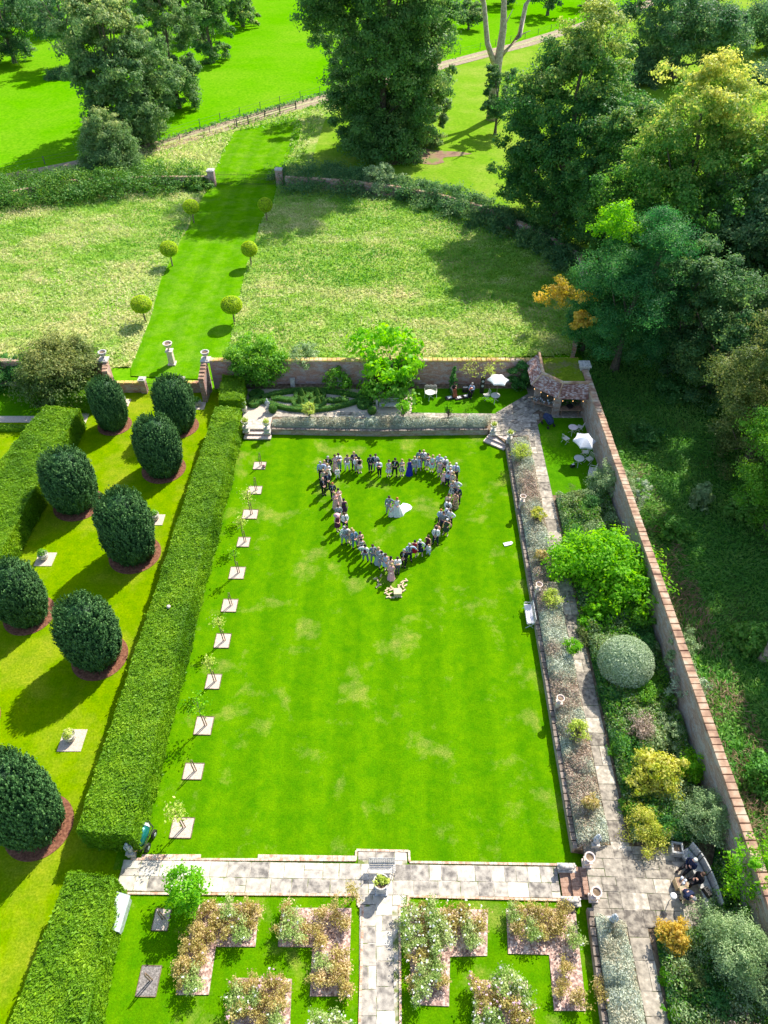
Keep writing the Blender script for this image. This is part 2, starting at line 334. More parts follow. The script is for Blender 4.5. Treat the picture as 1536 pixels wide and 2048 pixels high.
def ribbon(name, line, wd, z, mat, z0=None):
    P = [G(a, b, 0) for a, b in line]; L = []; R = []
    for i, p in enumerate(P):
        d = (P[min(i+1,len(P)-1)]-P[max(i-1,0)]); d.z = 0; d.normalize(); n = Vector((-d.y, d.x, 0))*wd/2
        L.append(p+n); R.append(p-n)
    mb = MB()
    for i in range(len(P)-1): mb.add([(*R[i][:2],z),(*R[i+1][:2],z),(*L[i+1][:2],z),(*L[i][:2],z)], [(0,1,2,3)])
    return tag(mb.build(name, mat), kind='structure')
ribbon('farm_track', TR, 4.2, -.02, m_track)
ribbon('track_grass_strip', TR, .9, .005, grassmat('track_centre', (.3,.36,.12), (.4,.38,.2), (.5,.42,.3), .4, .6, .3, 3))
# wheel of soil under the big park tree
mb = MB(); c_ = G(838,312,0); mb.poly([(c_.x-1+7*math.cos(t)*(1+.3*math.sin(3*t)+.15*math.sin(7*t)), c_.y+3.6*math.sin(t)*(1+.2*math.sin(5*t)), -.02) for t in np.linspace(0, 6.1, 24)], -.02)
tag(mb.build('bare_earth', M('leaf_litter', [(.2,.11,.07),(.28,.17,.1),(.16,.24,.03)], .5, .95, .5)), kind='structure')
# rough meadow sheet with relief
MEADOW = [G(*p) for p in [(-420,790),(-300,420),(-60,396),(0,395),(130,374),(300,368),(420,372),(560,372),(700,380),(800,390),(900,414),(1000,446),(1080,486),(1166,535),(1190,600),(1150,712),(415,735),(230,735),(200,760)]]
AVE = [G(*p) for p in [(262,752),(262,735),(300,640),(322,560),(352,500),(402,400),(424,366),(556,366),(548,402),(520,450),(487,560),(470,640),(455,722),(440,760)]]
def relief(name, poly, step, amp, sc_, mat, z0, hole=None):
    xs = [p[0] for p in poly]; ys = [p[1] for p in poly]
    gx = np.arange(min(xs), max(xs)+step, step); gy = np.arange(min(ys), max(ys)+step, step)
    X, Y = np.meshgrid(gx, gy, indexing='ij')
    n = fbm(X*sc_, Y*sc_, 3, 4); Z = z0+amp*(n-.4)
    inside = inpoly(X, Y, poly)
    if hole is not None: Z = np.where(inpoly(X, Y, hole), z0-.1, Z)
    i, j = np.meshgrid(np.arange(len(gx)-1), np.arange(len(gy)-1), indexing='ij'); m = len(gy)
    k = inside[:-1,:-1] & inside[1:,:-1] & inside[:-1,1:] & inside[1:,1:]
    q = np.stack([i*m+j, (i+1)*m+j, (i+1)*m+j+1, i*m+j+1], -1)[k]
    V = np.stack([X,Y,Z],-1).reshape(-1,3); u = np.unique(q); mp = np.full(len(V), -1); mp[u] = np.arange(len(u))
    me = D.meshes.new(name); fill(me, V[u], mp[q]); me.polygons.foreach_set('use_smooth', np.ones(len(q), bool)); me.materials.append(mat)
    return tag(obj(name, me), kind='structure')
relief('meadow', MEADOW, .45, .30, .55, m_meadow, .02, AVE)
mb = MB(); mb.poly(AVE, .01); tag(mb.build('mown_avenue', m_mown), kind='structure')
# gardens at lawn level
sheet('yew_garden_lawn', [(-500,2600),(-500,900),(-60,760),(200,762),(296,782),(420,782),(490,800),(486,868),(265,1715),(100,2600)], 0, m_lawn2)
sheet('main_lawn', [(470,868),(1016,868),(1020,900),(1150,1700),(1180,1740),(225,1740)], .004, m_lawn)
sheet('rose_garden_lawn', [(225,1780),(1182,1790),(1230,2300),(100,2300)], .008, m_lawn)
sheet('shaded_lawn', [(-60,766),(150,766),(150,834),(-60,834)], .012, m_lawn3)
sheet('gravel_walk', [(-60,832),(84,832),(78,845),(-60,845)], .016, m_gravel)
for pts in ([(138,812),(190,800),(165,862),(60,1060),(20,1128),(-30,1210),(-40,1180),(40,1030)],):
    sheet('gravel_edge', pts, .012, m_gravel)
sheet('soil_strip', [(482,870),(486,870),(404,1120),(362,1318),(268,1712),(258,1712),(352,1318),(395,1120)], .010, m_soil)
# terrace
W0 = G(1013,897,0); W1 = G(1146,1706,0); W2 = G(1176,1822,0); W3 = G(1205,2048,0); W4 = W3+(W3-W2)*1.2
R_IN = [G(1163,735,3.4), G(1510,1740,3.4)]; rd = (R_IN[1]-R_IN[0]); rd.z = 0; rd.normalize()
RA = Vector((R_IN[0].x, R_IN[0].y, 0)); RB = RA+rd*((RA.y+8)/-rd.y)
RN = Vector((-rd.y, rd.x, 0)); RN = RN if RN.x > 0 else -RN
yb = 53.95
TF = [G(p, r, 0) for p, r in ((545,866),(640,868),(760,870),(860,868),(975,867))]
STL = G(486,866,0)
ter = [Vector((STL.x, STL.y+.6,0)), Vector((TF[0].x, STL.y+.6,0))]+TF+[W0]+[W1, Vector((W1.x+1.1,W1.y-.1,0)), Vector((W2.x+.55, W2.y+.1,0)), W2, W3, W4, RB, Vector((RA.x, yb+.1, 0)), Vector((STL.x, yb+.1, 0))]
mb = MB(); mb.slab([(p.x,p.y) for p in ter], -.05, TZ); tag(mb.build('terrace', m_soil), kind='structure')
def tsheet(name, pts, dz, mat): return sheet(name, pts, TZ+dz, mat)
tsheet('parterre_gravel', [(486,852),(486,778),(830,778),(822,828),(545,832),(540,856)], .008, m_gravel)
tsheet('band_lawn', [(822,829),(826,800),(826,777),(1057,777),(1060,800),(1018,830)], .012, m_lawn3)
tsheet('tea_lawn', [(1075,850),(1092,834),(1192,834),(1240,992),(1104,990)], .012, m_lawn3)
# paving
def slabs(name, o, ax, L, Wd, rows, mats, seed, z, lo=.6, hi=1.3, gap=.018, poly=None):
    rng = random.Random(seed); ax = Vector(ax).normalized(); ay = Vector((-ax.y, ax.x, 0)); o = Vector(o); mb = MB()
    P = [o, o+ax*L, o+ax*L+ay*Wd, o+ay*Wd]; mb.slab([(p.x,p.y) for p in P], z-.06, z, 1)
    ys = [0]; 
    for r in range(rows): ys.append(ys[-1]+rng.uniform(.85, 1.15))
    ys = [y/ys[-1]*Wd for y in ys]
    for r in range(rows):
        x = -rng.random()*.3*hi
        while x < L:
            x2 = x+rng.uniform(lo, hi)
            a, b = max(x, 0)+gap, min(x2, L)-gap
            cells = [(ys[r]+gap, ys[r+1]-gap)]
            if rng.random() < .22 and rows < 9: m_ = (ys[r]+ys[r+1])/2+rng.uniform(-.1,.1); cells = [(ys[r]+gap, m_-gap), (m_+gap, ys[r+1]-gap)]
            if b-a > .08:
                for y0, y1 in cells:
                    q = [o+ax*a+ay*y0, o+ax*b+ay*y0, o+ax*b+ay*y1, o+ax*a+ay*y1]
                    cc = sum(q, Vector())/4
                    if poly is None or inpoly(np.array([cc.x]), np.array([cc.y]), poly)[0]:
                        mb.slab([(p.x+rng.uniform(-.008,.008),p.y+rng.uniform(-.008,.008)) for p in q], z-.01, z+.012+rng.uniform(0,.008), 0, rng.random())
            x = x2
    return tag(mb.build(name, mats), kind='structure')
S2 = [m_slab, m_mortar]; SD = [m_slab_d, m_mortar_d]
pa = G(232,1782,0); pb = G(1122,1797,0); Lp = (pb-pa).length; 
wp = (G(700,1724,0)-G(700,1786,0)).length
slabs('flagstone_path', pa, pb-pa, Lp, wp, 2, S2, 3, .05, .55, 1.25)
q = G(728,2300,0); q2 = G(728,1808,0)
slabs('flagstone_path', G(797,2300,0), q2-q+Vector((0,-.05,0)), (q2-q).length, (G(797,1900,0)-G(729,1900,0)).length, 2, S2, 4, .05, .6, 1.1)
_a = [G(*q_) for q_ in ((716,1704),(814,1704),(814,1812),(797,1812),(797,2300),(728,2300),(728,1812),(716,1812))]; _m = MB(); _m.slab([(q_.x,q_.y) for q_ in _a], -.02, .045); tag(_m.build('path_bed', m_mortar), kind='structure')
pc = G(716,1722,0); slabs('flagstone_path', pc+AY*.03, AX, (G(812,1722,0)-pc).length, .42, 1, S2, 5, .05)
pc = G(719,1810,0); slabs('flagstone_path', pc, AX, (G(812,1810,0)-pc).length, .46, 1, S2, 6, .05)
# brick kerbs of the paths
def kerb(pts, name='brick_edging', w_=.11, z=.085, mat=None):
    P = [G(a, b, 0) for a, b in pts]; mb = MB()
    for a, b in zip(P[:-1], P[1:]):
        d = (b-a); L = d.length; rz = math.atan2(d.y, d.x); n = max(1, int(L/.23))
        rr = random.Random(int(L*1000))
        for i in range(n):
            c = a+d*((i+.5)/n); mb.box((c.x, c.y, z-.06+rr.uniform(0,.01)), (L/n-.012, w_, .12), rz, 0, rr.random())
    return tag(mb.build(name, mat or m_edge), kind='structure')
kerb([(262,1719),(712,1721)]); kerb([(711,1722),(713,1702)]); kerb([(713,1701),(817,1703)]); kerb([(818,1702),(819,1724)]); kerb([(819,1725),(1118,1730)])
kerb([(236,1787),(716,1791)]); kerb([(716,1790),(716,1812)]); kerb([(716,1813),(727,1813)]); kerb([(726,1812),(712,2300)]); kerb([(799,1812),(803,2300)]); kerb([(799,1812),(816,1812)]); kerb([(816,1812),(817,1792)]); kerb([(817,1793),(1124,1801)])
kerb([(284,1714),(402,1714)], w_=.2); kerb([(516,1714),(712,1717)], w_=.2); 
# paths on the terrace
def vp(x, y, r): return x+(x-800)/(y+396)*(r-y)     # a line along the garden axis
pl = [vp(1292,2043,r) for r in (960,2400)]; pr = [vp(1336,2043,r) for r in (960,2400)]
a0 = G(pr[1],2400,TZ); a1 = G(pr[0],880,TZ); a1 = G(vp(1336,2043,872),872,TZ); wv = (G(1336,2043,TZ)-G(1292,2043,TZ)).length
slabs('garden_path', a0, a1-a0, (a1-a0).length, wv, 1, SD, 8, TZ+.03, .7, 1.2)
b0 = G(1190,1852,TZ); b1 = G(1385,1860,TZ); slabs('paved_court', b0, b1-b0, (b1-b0).length+1.0, (G(1190,1692,TZ)-b0).length, 5, SD, 9, TZ+.04, .6, 1.1)
b0 = G(545,834,TZ); b1 = G(1078,834,TZ); slabs('top_path', b0, AX, (b1-b0).length, .75, 1, [m_slab_d, m_mortar], 10, TZ+.03, .6, 1.2)
b0 = G(985,872,TZ); b1 = G(1080,872,TZ); slabs('top_path', b0+AY*.0, AX, (b1-b0).length, (G(985,836,TZ)-b0).length, 4, SD, 11, TZ+.034, .6, 1.1)
b0 = G(1030,850,TZ); b1 = G(1110,838,TZ); slabs('loggia_path', b0, G(1075,790,TZ)-b0 if 0 else Vector((.75,.66,0)), 4.3, 2.2, 4, SD, 12, TZ+.046, .5, .9)
slabs('step_landing', G(486,858,TZ), AX, 2.2, 1.3, 2, S2, 13, TZ+.02)
# ---------------- walls ----------------
def wall(name, pts, z0, z1, th, mat, cope, label, ct=.09, cw=.06, cat='wall', closed=False):
    """pts: world xy along the wall's centre line"""
    o0 = Vector((pts[0][0], pts[0][1], z0)); t = thing(name, label, cat, o0); mb = MB(); cb = MB()
    P = [Vector((p[0], p[1], 0)) for p in pts]; z1s = z1 if isinstance(z1, (list, tuple)) else [z1]*len(P)
    def off(i, w_):
        d = (P[min(i+1,len(P)-1)]-P[max(i-1,0)]).normalized(); return Vector((-d.y, d.x, 0))*w_
    N = len(P); rr = random.Random(7)
    for m_, hw, za, zb in ((mb, th/2, lambda i: z0, lambda i: z1s[i]), (cb, th/2+cw, lambda i: z1s[i], lambda i: z1s[i]+ct)):
        vs = []
        for i in range(N):
            n = off(i, hw); vs += [(*(P[i]+n)[:2], za(i)), (*(P[i]-n)[:2], za(i)), (*(P[i]-n)[:2], zb(i)), (*(P[i]+n)[:2], zb(i))]
        fs = []
        for i in range(N-1):
            a = i*4; b = a+4; fs += [(a,b,b+3,a+3),(a+3,b+3,b+2,a+2),(a+2,b+2,b+1,a+1),(a+1,b+1,b,a)]
        fs += [(0,3,2,1), (4*N-4,4*N-3,4*N-2,4*N-1)]
        if m_ is cb:      # coping as separate stones
            L = 0
            for i in range(N-1):
                seg = P[i+1]-P[i]; n = max(1, round(seg.length/rr.uniform(.36,.5))); rz = math.atan2(seg.y, seg.x)
                for k in range(n):
                    f = (k+.5)/n; c = P[i]+seg*f; zc = z1s[i]*(1-f)+z1s[i+1]*f
                    cb.box((c.x+rr.uniform(-.012,.012), c.y+rr.uniform(-.012,.012), zc+ct/2+rr.uniform(-.006,.01)), (seg.length/n-.008, th+2*cw, ct+.05), rz+rr.uniform(-.008,.008), 0, rr.random(), .86)
        else: m_.add(vs, fs)
    b = mb.build('brickwork', mat, t, org=o0); b.location = (0,0,0)
    b = cb.build('coping', cope, t, org=o0); b.location = (0,0,0)
    return t
bw = [(G(418,724,2.9).x, yb+.25), (G(700,724,2.9).x, yb+.25), (RA.x+.2, yb+.25)]
wall('garden_wall', bw, -.05, 2.9, .42, m_brick, m_cope_y, 'long red brick wall with lichened coping behind the parterre and the musicians')
wc = [RA+RN*.24+rd*s for s in (0, 10, 20, 30, 40, 50, 62)]
wall('garden_wall', wc, -.05, [3.4]*7, .46, m_brick_r, m_cope, 'long straight brick wall with orange tile coping along the right side of the garden', ct=.07)
cp = MB(); c0 = RA+RN*.24; cp.box((c0.x, c0.y, 1.8), (.75,.75,3.7)); cp.box((c0.x, c0.y, 3.72), (.95,.95,.16)); tag(cp.build('wall_pier', m_stone, org=(c0.x,c0.y,0)), 'square stone-capped pier at the corner where the two tall garden walls meet', 'pier')
ow = [G(1150,690,1.4), G(1168,620,1.2), G(1175,560,1.2), G(1160,510,1.4), G(1100,475,1.4), G(1040,445,1.4), G(960,412,1.4), G(880,390,1.4), G(800,375,1.4), G(700,362,1.4), G(570,354,1.4)]
wall('boundary_wall', [(p.x,p.y) for p in ow], -.1, 1.4, .4, m_brick, m_cope, 'low curving boundary wall half under ivy, running from the iron gate to the right-hand trees')
ow = [G(-300,432,1.2), G(-120,404,1.2), G(0,389,1.3), G(130,362,1.3), G(300,354,1.3), G(420,354,1.3)]
wall('boundary_wall', [(p.x,p.y) for p in ow], -.1, 1.3, .4, m_brick, m_cope, 'low boundary wall covered in ivy left of the iron gate')
# ivy wall left of the yew garden
wall('garden_wall', [(G(-260,722,2.6).x, G(0,724,2.6).y+.2), (G(205,724,2.6).x, G(0,724,2.6).y+.2)], -.05, 2.6, .4, m_brick, m_cope, 'brick wall smothered in ivy at the far left behind the shaded lawn')
# curved ramped walls & piers at the yew garden gate
pl_ = G(208,716,3.0); pr_ = G(412,716,3.0)
pbL = G(225,783,0); pbR = G(412,783,0)
wall('gate_wall', [(pl_.x+.1, yb+.4), (pl_.x+.35, 52.8), (pbL.x, pbL.y+.3)], -.02, [2.7,2.5,1.3], .4, m_brick, m_cope, 'short brick wing wall ramping down beside the left stone urn')
lw = [(G(228,783,0).x, G(0,783,0).y), (G(290,783,0).x, G(0,783,0).y)]
wall('low_wall', lw, -.02, .95, .34, m_brick, m_cope_y, 'low brick wall with pale coping left of the small garden gate')
lw2 = [(G(372,783,0).x, G(0,783,0).y), (G(424,783,0).x, G(0,783,0).y)]
wall('low_wall', lw2, -.02, .95, .34, m_brick, m_cope_y, 'low brick wall right of the small garden gate beside the tall yew')
wall('gate_wall', [(pbR.x+.25, 51.9), (pbR.x+.25, yb+.3)], -.02, [2.3, 2.9], .42, m_brick, m_cope, 'short brick wing wall below the right stone urn of the gateway')
def pier(name, px, py, z, w_, h, label, mat=None, capm=None):
    p = G(px, py, z); t = thing(name, label, 'pier', (p.x, p.y, z), YAW)
    MB().box((0,0,h/2), (w_,w_,h)).build('shaft', mat or m_brick, t); MB().box((0,0,h+.06), (w_+.14,w_+.14,.12)).box((0,0,h+.16), (w_,w_,.1), tap=.7).build('cap', capm or m_stone, t); return t
pier('gate_pier', 291, 784, 0, .5, 1.35, 'short brick pier with stone cap at the left side of the small garden gate')
pier('gate_pier', 368, 784, 0, .5, 1.35, 'short brick pier with stone cap half hidden behind the second tall yew')
pier('gate_pier', 426, 371, 0, .9, 2.0, 'brick pier with a carved finial at the left of the far iron gate')
pier('gate_pier', 560, 369, 0, .9, 2.0, 'brick pier in shade at the right of the far iron gate')
def urn(name, px, py, z, s, label, ped=0, mat=None, plant=None, group=None, cat='urn'):
    p = G(px, py, z); t = thing(name, label, cat, (p.x, p.y, z), YAW, group)
    if ped: MB().box((0,0,.07), (.62*s,.62*s,.14)).box((0,0,.14+ped/2), (.45*s,.45*s,ped), tap=.93).box((0,0,.19+ped), (.58*s,.58*s,.1)).build('pedestal', mat or m_stone, t)
    z0 = ped+.24 if ped else 0
    MB().lathe([(.17*s,z0),(.17*s,z0+.05),(.07*s,z0+.1),(.07*s,z0+.18*s),(.2*s,z0+.28*s),(.3*s,z0+.45*s),(.3*s,z0+.55*s),(.38*s,z0+.62*s),(.38*s,z0+.66*s),(.29*s,z0+.66*s),(.25*s,z0+.5*s)], n=20).build('bowl', mat or m_stone, t, smooth=False)
    MB().lathe([(.26*s,z0+.5*s),(.26*s,z0+.56*s)], n=14).build('soil', m_soil, t)
    if plant:
        rng = np.random.default_rng(int(px)); n = 260; P = rng.normal(size=(n,3))*[.15*s,.15*s,.12*s]+[0,0,z0+.72*s]
        obj('plant', cards('plant', P, rng.normal(size=(n,3))+[0,0,1], .1*s, rng.random(n), .8, rng=rng, mat=plant), None, t)
    return t
urn('stone_urn', 208, 716, 2.95, 1.0, 'pale stone urn on top of the left gateway pier'); urn('stone_urn', 412, 716, 2.95, 1.0, 'pale stone urn on top of the right gateway pier beside the brick wall')
pier('gate_pier', 208, 722, 2.75, .7, .1, 'flat stone pier cap carrying the left gateway urn', m_stone); pier('gate_pier', 412, 722, 2.75, .7, .1, 'flat stone pier cap carrying the right gateway urn', m_stone)
urn('stone_urn', 345, 728, 0, 1.15, 'tall stone urn on a pedestal standing on the mown avenue beyond the gate', ped=1.3, mat=m_terra)
# iron gates
def irongate(name, x0, x1, y, h, n, label):
    t = thing(name, label, 'gate', ((x0+x1)/2, y, 0)); w_ = x1-x0
    for s in (-1, 1):
        mb = MB(); a = -w_/2 if s < 0 else 0.04; b = -.04 if s < 0 else w_/2
        for k in range(n+1):
            x = a+(b-a)*k/n; hh = h*(1+.25*math.sin(math.pi*k/n/1)) if n > 8 else h; mb.bar((x,0,.05), (x,0,hh), .014)
        for zz in (.15, h*.55, h*.92): mb.bar((a,0,zz), (b,0,zz), .02)
        mb.build('leaf', m_iron, t)
    return t
g0 = G(430,370,0); g1 = G(556,370,0); irongate('iron_gate', g0.x, g1.x, g0.y, 1.5, 22, 'wide openwork iron gate across the far end of the mown avenue')
g0 = G(297,784,0); g1 = G(362,784,0); irongate('iron_gate', g0.x, g1.x, g0.y, 1.0, 14, 'small iron garden gate between the low brick walls by the yews')
# retaining wall (brick facing + stone edge), two runs
def facing(name, P, label, th=.22):
    wall(name, [(p.x, p.y) for p in P], -.04, TZ-.02, th, m_brick_r, M('dull_coping', [(.16,.12,.09),(.33,.27,.22)], 2, .9, .5), label, ct=.07, cw=.03)
facing('retaining_wall', [p-AY*.08 for p in TF], 'low dark retaining wall under the lavender at the top end of the lawn')
facing('retaining_wall', [W0, W1], 'long low retaining wall under the lavender along the right side of the lawn')
facing('retaining_wall', [W2, W3, W4], 'low retaining wall beside the rose garden at lower right')
# steps
def steps(name, c, ang, w_, n, tread, label, mats, base=0, dz=None):
    t = thing(name, label, 'steps', c, ang); dz = dz or TZ/n
    for i in range(n):
        rr = random.Random(i); mb = MB(); z = (i+1)*dz; 
        mb.box((0, tread*i+tread*1.25, z/2-.01), (w_-.06-i*.12, tread*2.5, z-.04))
        k = max(3, int(w_/.24))
        for j in range(k):
            ww = (w_-i*.12)/k; mb.box((-w_/2+i*.06+ww*(j+.5), tread*i+tread/2, z-.03+rr.uniform(0,.008)), (ww-.01, tread+.05, .06), 0, 1, rr.random())
        mb.build('step', mats, t)
    return t
s_ = G(515,880,0); steps('garden_steps', (s_.x, s_.y, 0), YAW, 2.3, 3, .42, 'pale stone steps between two planted urns at the top left corner of the lawn', [m_brick_r, m_terra])
s_ = G(987,893,0); steps('garden_steps', (s_.x, s_.y, 0), -.62, 2.0, 3, .42, 'angled brick steps at the top right corner of the lawn', [m_brick_r, m_terra])
s_ = G(1121,1767,0); w_s = (G(1118,1735,0)-G(1124,1800,0)).length
steps('garden_steps', (s_.x, s_.y, 0), YAW-math.pi/2, w_s, 3, .5, 'red brick steps guarded by stone lions beside the paved court', [m_brick_r, m_steptile])
# ---------------- foliage builders ----------------
def clump_cards(rng, C_, R_, per, size, sq=.75, bias=.35, cv=.5, inner=.6):
    """leaf positions, normals, tones for clumps at C_ with radii R_"""
    K = len(C_); m_ = 7; q = max(4, per//m_); n = K*m_*q
    cs = np.repeat(np.arange(K), m_); ds = unit(rng.normal(size=(K*m_,3))+[0,0,bias]); rs = (inner+(1-inner)*rng.random(K*m_)**.5)*R_[cs]*rng.uniform(.75,1.25,K*m_)
    SC_ = C_[cs]+ds*rs[:,None]*[1,1,sq]; ci = np.repeat(np.arange(K*m_), q)
    J = rng.normal(size=(n,3))*[1,1,.6]; P = SC_[ci]+J*(R_[cs][ci]*.30)[:,None]; d = ds[ci]
    N = d*.8+unit(J)*.5+rng.normal(size=(n,3))*.5+[0,0,.3]
    tone = rng.random(K)[cs][ci]*cv*.6+rng.random(K*m_)[ci]*cv*.4+rng.random(n)*(1-cv); S = size*(.55+.8*rng.random(n))
    return P, N, S, tone
PROF = {
 'lime': lambda t: np.where(t < .3, .72+.28*(t/.3), np.sqrt(np.clip(1-((t-.3)/.72)**2.2, 0, 1))),
 'big': lambda t: np.where(t < .6, .66+.34*(t/.6), np.sqrt(np.clip(1-((t-.6)/.42)**2.2, 0, 1))),
 'point': lambda t: np.where(t < .35, .78+.22*(t/.35), np.clip(1-((t-.35)/.68)**1.9, 0.08, 1)),
 'oak': lambda t: np.where(t < .4, .55+.45*(t/.4), np.sqrt(np.clip(1-((t-.4)/.62)**2, 0, 1))),
 'cone': lambda t: np.clip(1.02-t, 0, 1)**.75,
 'ball': lambda t: np.sqrt(np.clip(1-(2*t-1)**2, 0, 1)),
 'dome': lambda t: np.sqrt(np.clip(1-t**2, 0.0, 1)),
 'vase': lambda t: np.where(t < .65, .45+.55*(t/.65), np.sqrt(np.clip(1-((t-.65)/.36)**2, 0, 1))),
}
MESHC = {}
def crown_mesh(key, h, wd, t0, prof, nclump, per, leaf, mat, seed, cr=.13, tip=None, uneven=.25, sq=.75, asp=.6, rmin=.45, lobes=0):
    if key in MESHC: return MESHC[key]
    rng = np.random.default_rng(seed); pf = PROF[prof]
    t = rng.random(nclump*4); keep = rng.random(len(t)) < pf(t)+.08; t = t[keep][:nclump]; K = len(t)
    a = rng.random(K)*2*np.pi; un = 1+uneven*(fbm(a*1.1+seed, t*3.3, seed, 2)-.5)*2
    rr = pf(t)*wd/2*(rmin+(1-rmin)*rng.random(K)**.6)*un*.92
    C_ = np.stack([np.cos(a)*rr, np.sin(a)*rr, h*(t0+(1-t0)*t)*.97], -1)
    R_ = wd*cr*(.6+.8*rng.random(K))*(1-.35*t)
    if lobes:     # boughs: clumps gathered on the outside of big lobes
        tl = np.sort(rng.random(lobes*3)); tl = tl[rng.random(lobes*3) < pf(tl)+.12][:]; tl = rng.permutation(tl)[:lobes]; M_ = len(tl); al = np.arange(M_)*2.4+rng.random(M_)*.7
        rl = pf(tl)*wd/2*rng.uniform(.45,.8,M_)*(1+uneven*rng.uniform(-.4,.5,M_)); LC = np.stack([np.cos(al)*rl, np.sin(al)*rl, h*(t0+(1-t0)*tl)*.93], -1); LR = wd*rng.uniform(.13,.22,M_)*(.75+.35*pf(tl))
        li = rng.integers(0, M_, K); dl = unit(rng.normal(size=(K,3))+[0,0,.45]+.5*np.stack([np.cos(al), np.sin(al), 0*al], -1)[li]); C2 = LC[li]+dl*(LR[li]*rng.uniform(.7,1.1,K))[:,None]*[1,1,.62]
        mixk = rng.random(K) < (.6 if prof in ('lime','big','point') else .8); C_ = np.where(mixk[:,None], C2, C_*[.8,.8,.96]); R_ = R_*.8
    P, N, S, tone = clump_cards(rng, C_, R_, per, leaf, sq)
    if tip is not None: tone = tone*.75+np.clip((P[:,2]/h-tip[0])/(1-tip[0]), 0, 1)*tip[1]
    P[:,2] = np.maximum(P[:,2], .05)
    me = cards(key, P, N, S, tone, asp, rng=rng, mat=mat); MESHC[key] = (me, C_[::max(1,K//14)]); return MESHC[key]
def trunk_mesh(h, r, C_, seed, lean=.03):
    rr = random.Random(seed); mb = MB(); n = 6
    pts = [(rr.uniform(-1,1)*lean*h*k/n, rr.uniform(-1,1)*lean*h*k/n, h*.75*k/n) for k in range(n+1)]
    mb.tube(pts, [r*(1.35 if k == 0 else 1)*(1-.75*k/n) for k in range(n+1)], 9)
    for c in C_:
        k = min(n-1, max(1, int(c[2]/h*n*.75))); p = Vector(pts[k]); e = Vector(c); m_ = p.lerp(e, .5)+Vector((rr.uniform(-.3,.3),rr.uniform(-.3,.3),-.05*h*rr.random()))
        mb.tube([p, m_, e], [r*.35, r*.2, r*.06], 6, caps=False)
    return mb.mesh('trunk')
def tree(name, label, loc, h, wd, mat, prof='lime', t0=.08, seed=1, nclump=150, per=160, leaf=.5, cat='tree', tr=None, group=None, rz=0, trunk=True, bark=None, key=None, **kw):
    key = key or '%s_%d' % (name, seed); me, C_ = crown_mesh(key, h, wd, t0, prof, nclump, per, leaf, mat, seed, **kw)
    t = thing(name, label, cat, loc, rz, group); obj('crown', me, None, t)
    if trunk: obj('trunk', MESHC.setdefault(key+'_t', trunk_mesh(h, tr or wd*.03+.05, C_, seed)), bark or m_bark, t)
    return t
# ---- park trees ----
def ptree(px, py, top, wpx, label, mat, seed, z=0, hmul=1, **kw):
    p = G(px, py, z); h = (HT(py, top, z) if top is not None else kw.pop('h'))*hmul; wd = wpx*SC(px, py, z)
    kw['leaf'] = kw.get('leaf', .5)*.74; kw['per'] = int(kw.get('per', 160)*1.55)
    kw.setdefault('lobes', 0 if kw.get('prof') == 'dome' else max(14, int(kw.get('nclump',150)**.5*(3.2 if kw.get('prof','lime') in ('lime','big','point') else 2.2))))
    return tree(kw.pop('name','park_tree'), label, (p.x,p.y,z-.05), h, wd, mat, seed=seed, **kw)
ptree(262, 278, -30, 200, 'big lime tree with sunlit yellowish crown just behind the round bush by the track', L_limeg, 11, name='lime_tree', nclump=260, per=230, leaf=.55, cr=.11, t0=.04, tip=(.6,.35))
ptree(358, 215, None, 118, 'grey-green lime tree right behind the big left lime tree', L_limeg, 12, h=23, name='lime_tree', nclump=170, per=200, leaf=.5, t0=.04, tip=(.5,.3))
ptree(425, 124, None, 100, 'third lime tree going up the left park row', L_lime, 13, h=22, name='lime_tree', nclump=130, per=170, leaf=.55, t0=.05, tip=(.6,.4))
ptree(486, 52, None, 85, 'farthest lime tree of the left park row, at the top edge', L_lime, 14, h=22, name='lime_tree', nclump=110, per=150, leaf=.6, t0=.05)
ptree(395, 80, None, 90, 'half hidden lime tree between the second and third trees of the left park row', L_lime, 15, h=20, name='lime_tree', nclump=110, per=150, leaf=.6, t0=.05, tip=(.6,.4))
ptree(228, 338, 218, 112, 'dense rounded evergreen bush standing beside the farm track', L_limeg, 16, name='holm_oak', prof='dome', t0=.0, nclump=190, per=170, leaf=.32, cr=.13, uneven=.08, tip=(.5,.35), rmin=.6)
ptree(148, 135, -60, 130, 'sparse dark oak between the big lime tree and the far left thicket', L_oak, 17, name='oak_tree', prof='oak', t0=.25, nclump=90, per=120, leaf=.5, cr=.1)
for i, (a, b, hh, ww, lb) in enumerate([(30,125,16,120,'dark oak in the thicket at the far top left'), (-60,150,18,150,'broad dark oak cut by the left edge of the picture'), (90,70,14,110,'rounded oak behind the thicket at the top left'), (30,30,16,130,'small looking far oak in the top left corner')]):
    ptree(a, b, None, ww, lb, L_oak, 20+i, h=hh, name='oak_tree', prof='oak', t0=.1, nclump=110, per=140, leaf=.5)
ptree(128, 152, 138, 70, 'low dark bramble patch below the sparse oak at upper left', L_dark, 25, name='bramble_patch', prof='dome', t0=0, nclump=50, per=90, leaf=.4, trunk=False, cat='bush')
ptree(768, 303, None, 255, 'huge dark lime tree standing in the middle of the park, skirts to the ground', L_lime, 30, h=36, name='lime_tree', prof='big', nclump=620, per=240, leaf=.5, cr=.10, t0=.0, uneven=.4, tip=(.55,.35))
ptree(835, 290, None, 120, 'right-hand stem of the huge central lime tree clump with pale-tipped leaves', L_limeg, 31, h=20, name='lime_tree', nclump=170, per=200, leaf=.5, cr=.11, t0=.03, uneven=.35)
ptree(690, 225, None, 110, 'ragged tree with drooping branches on the left side of the central clump', L_dark, 32, h=17, name='lime_tree', nclump=70, per=150, leaf=.45, t0=.35, uneven=.5, prof='oak')
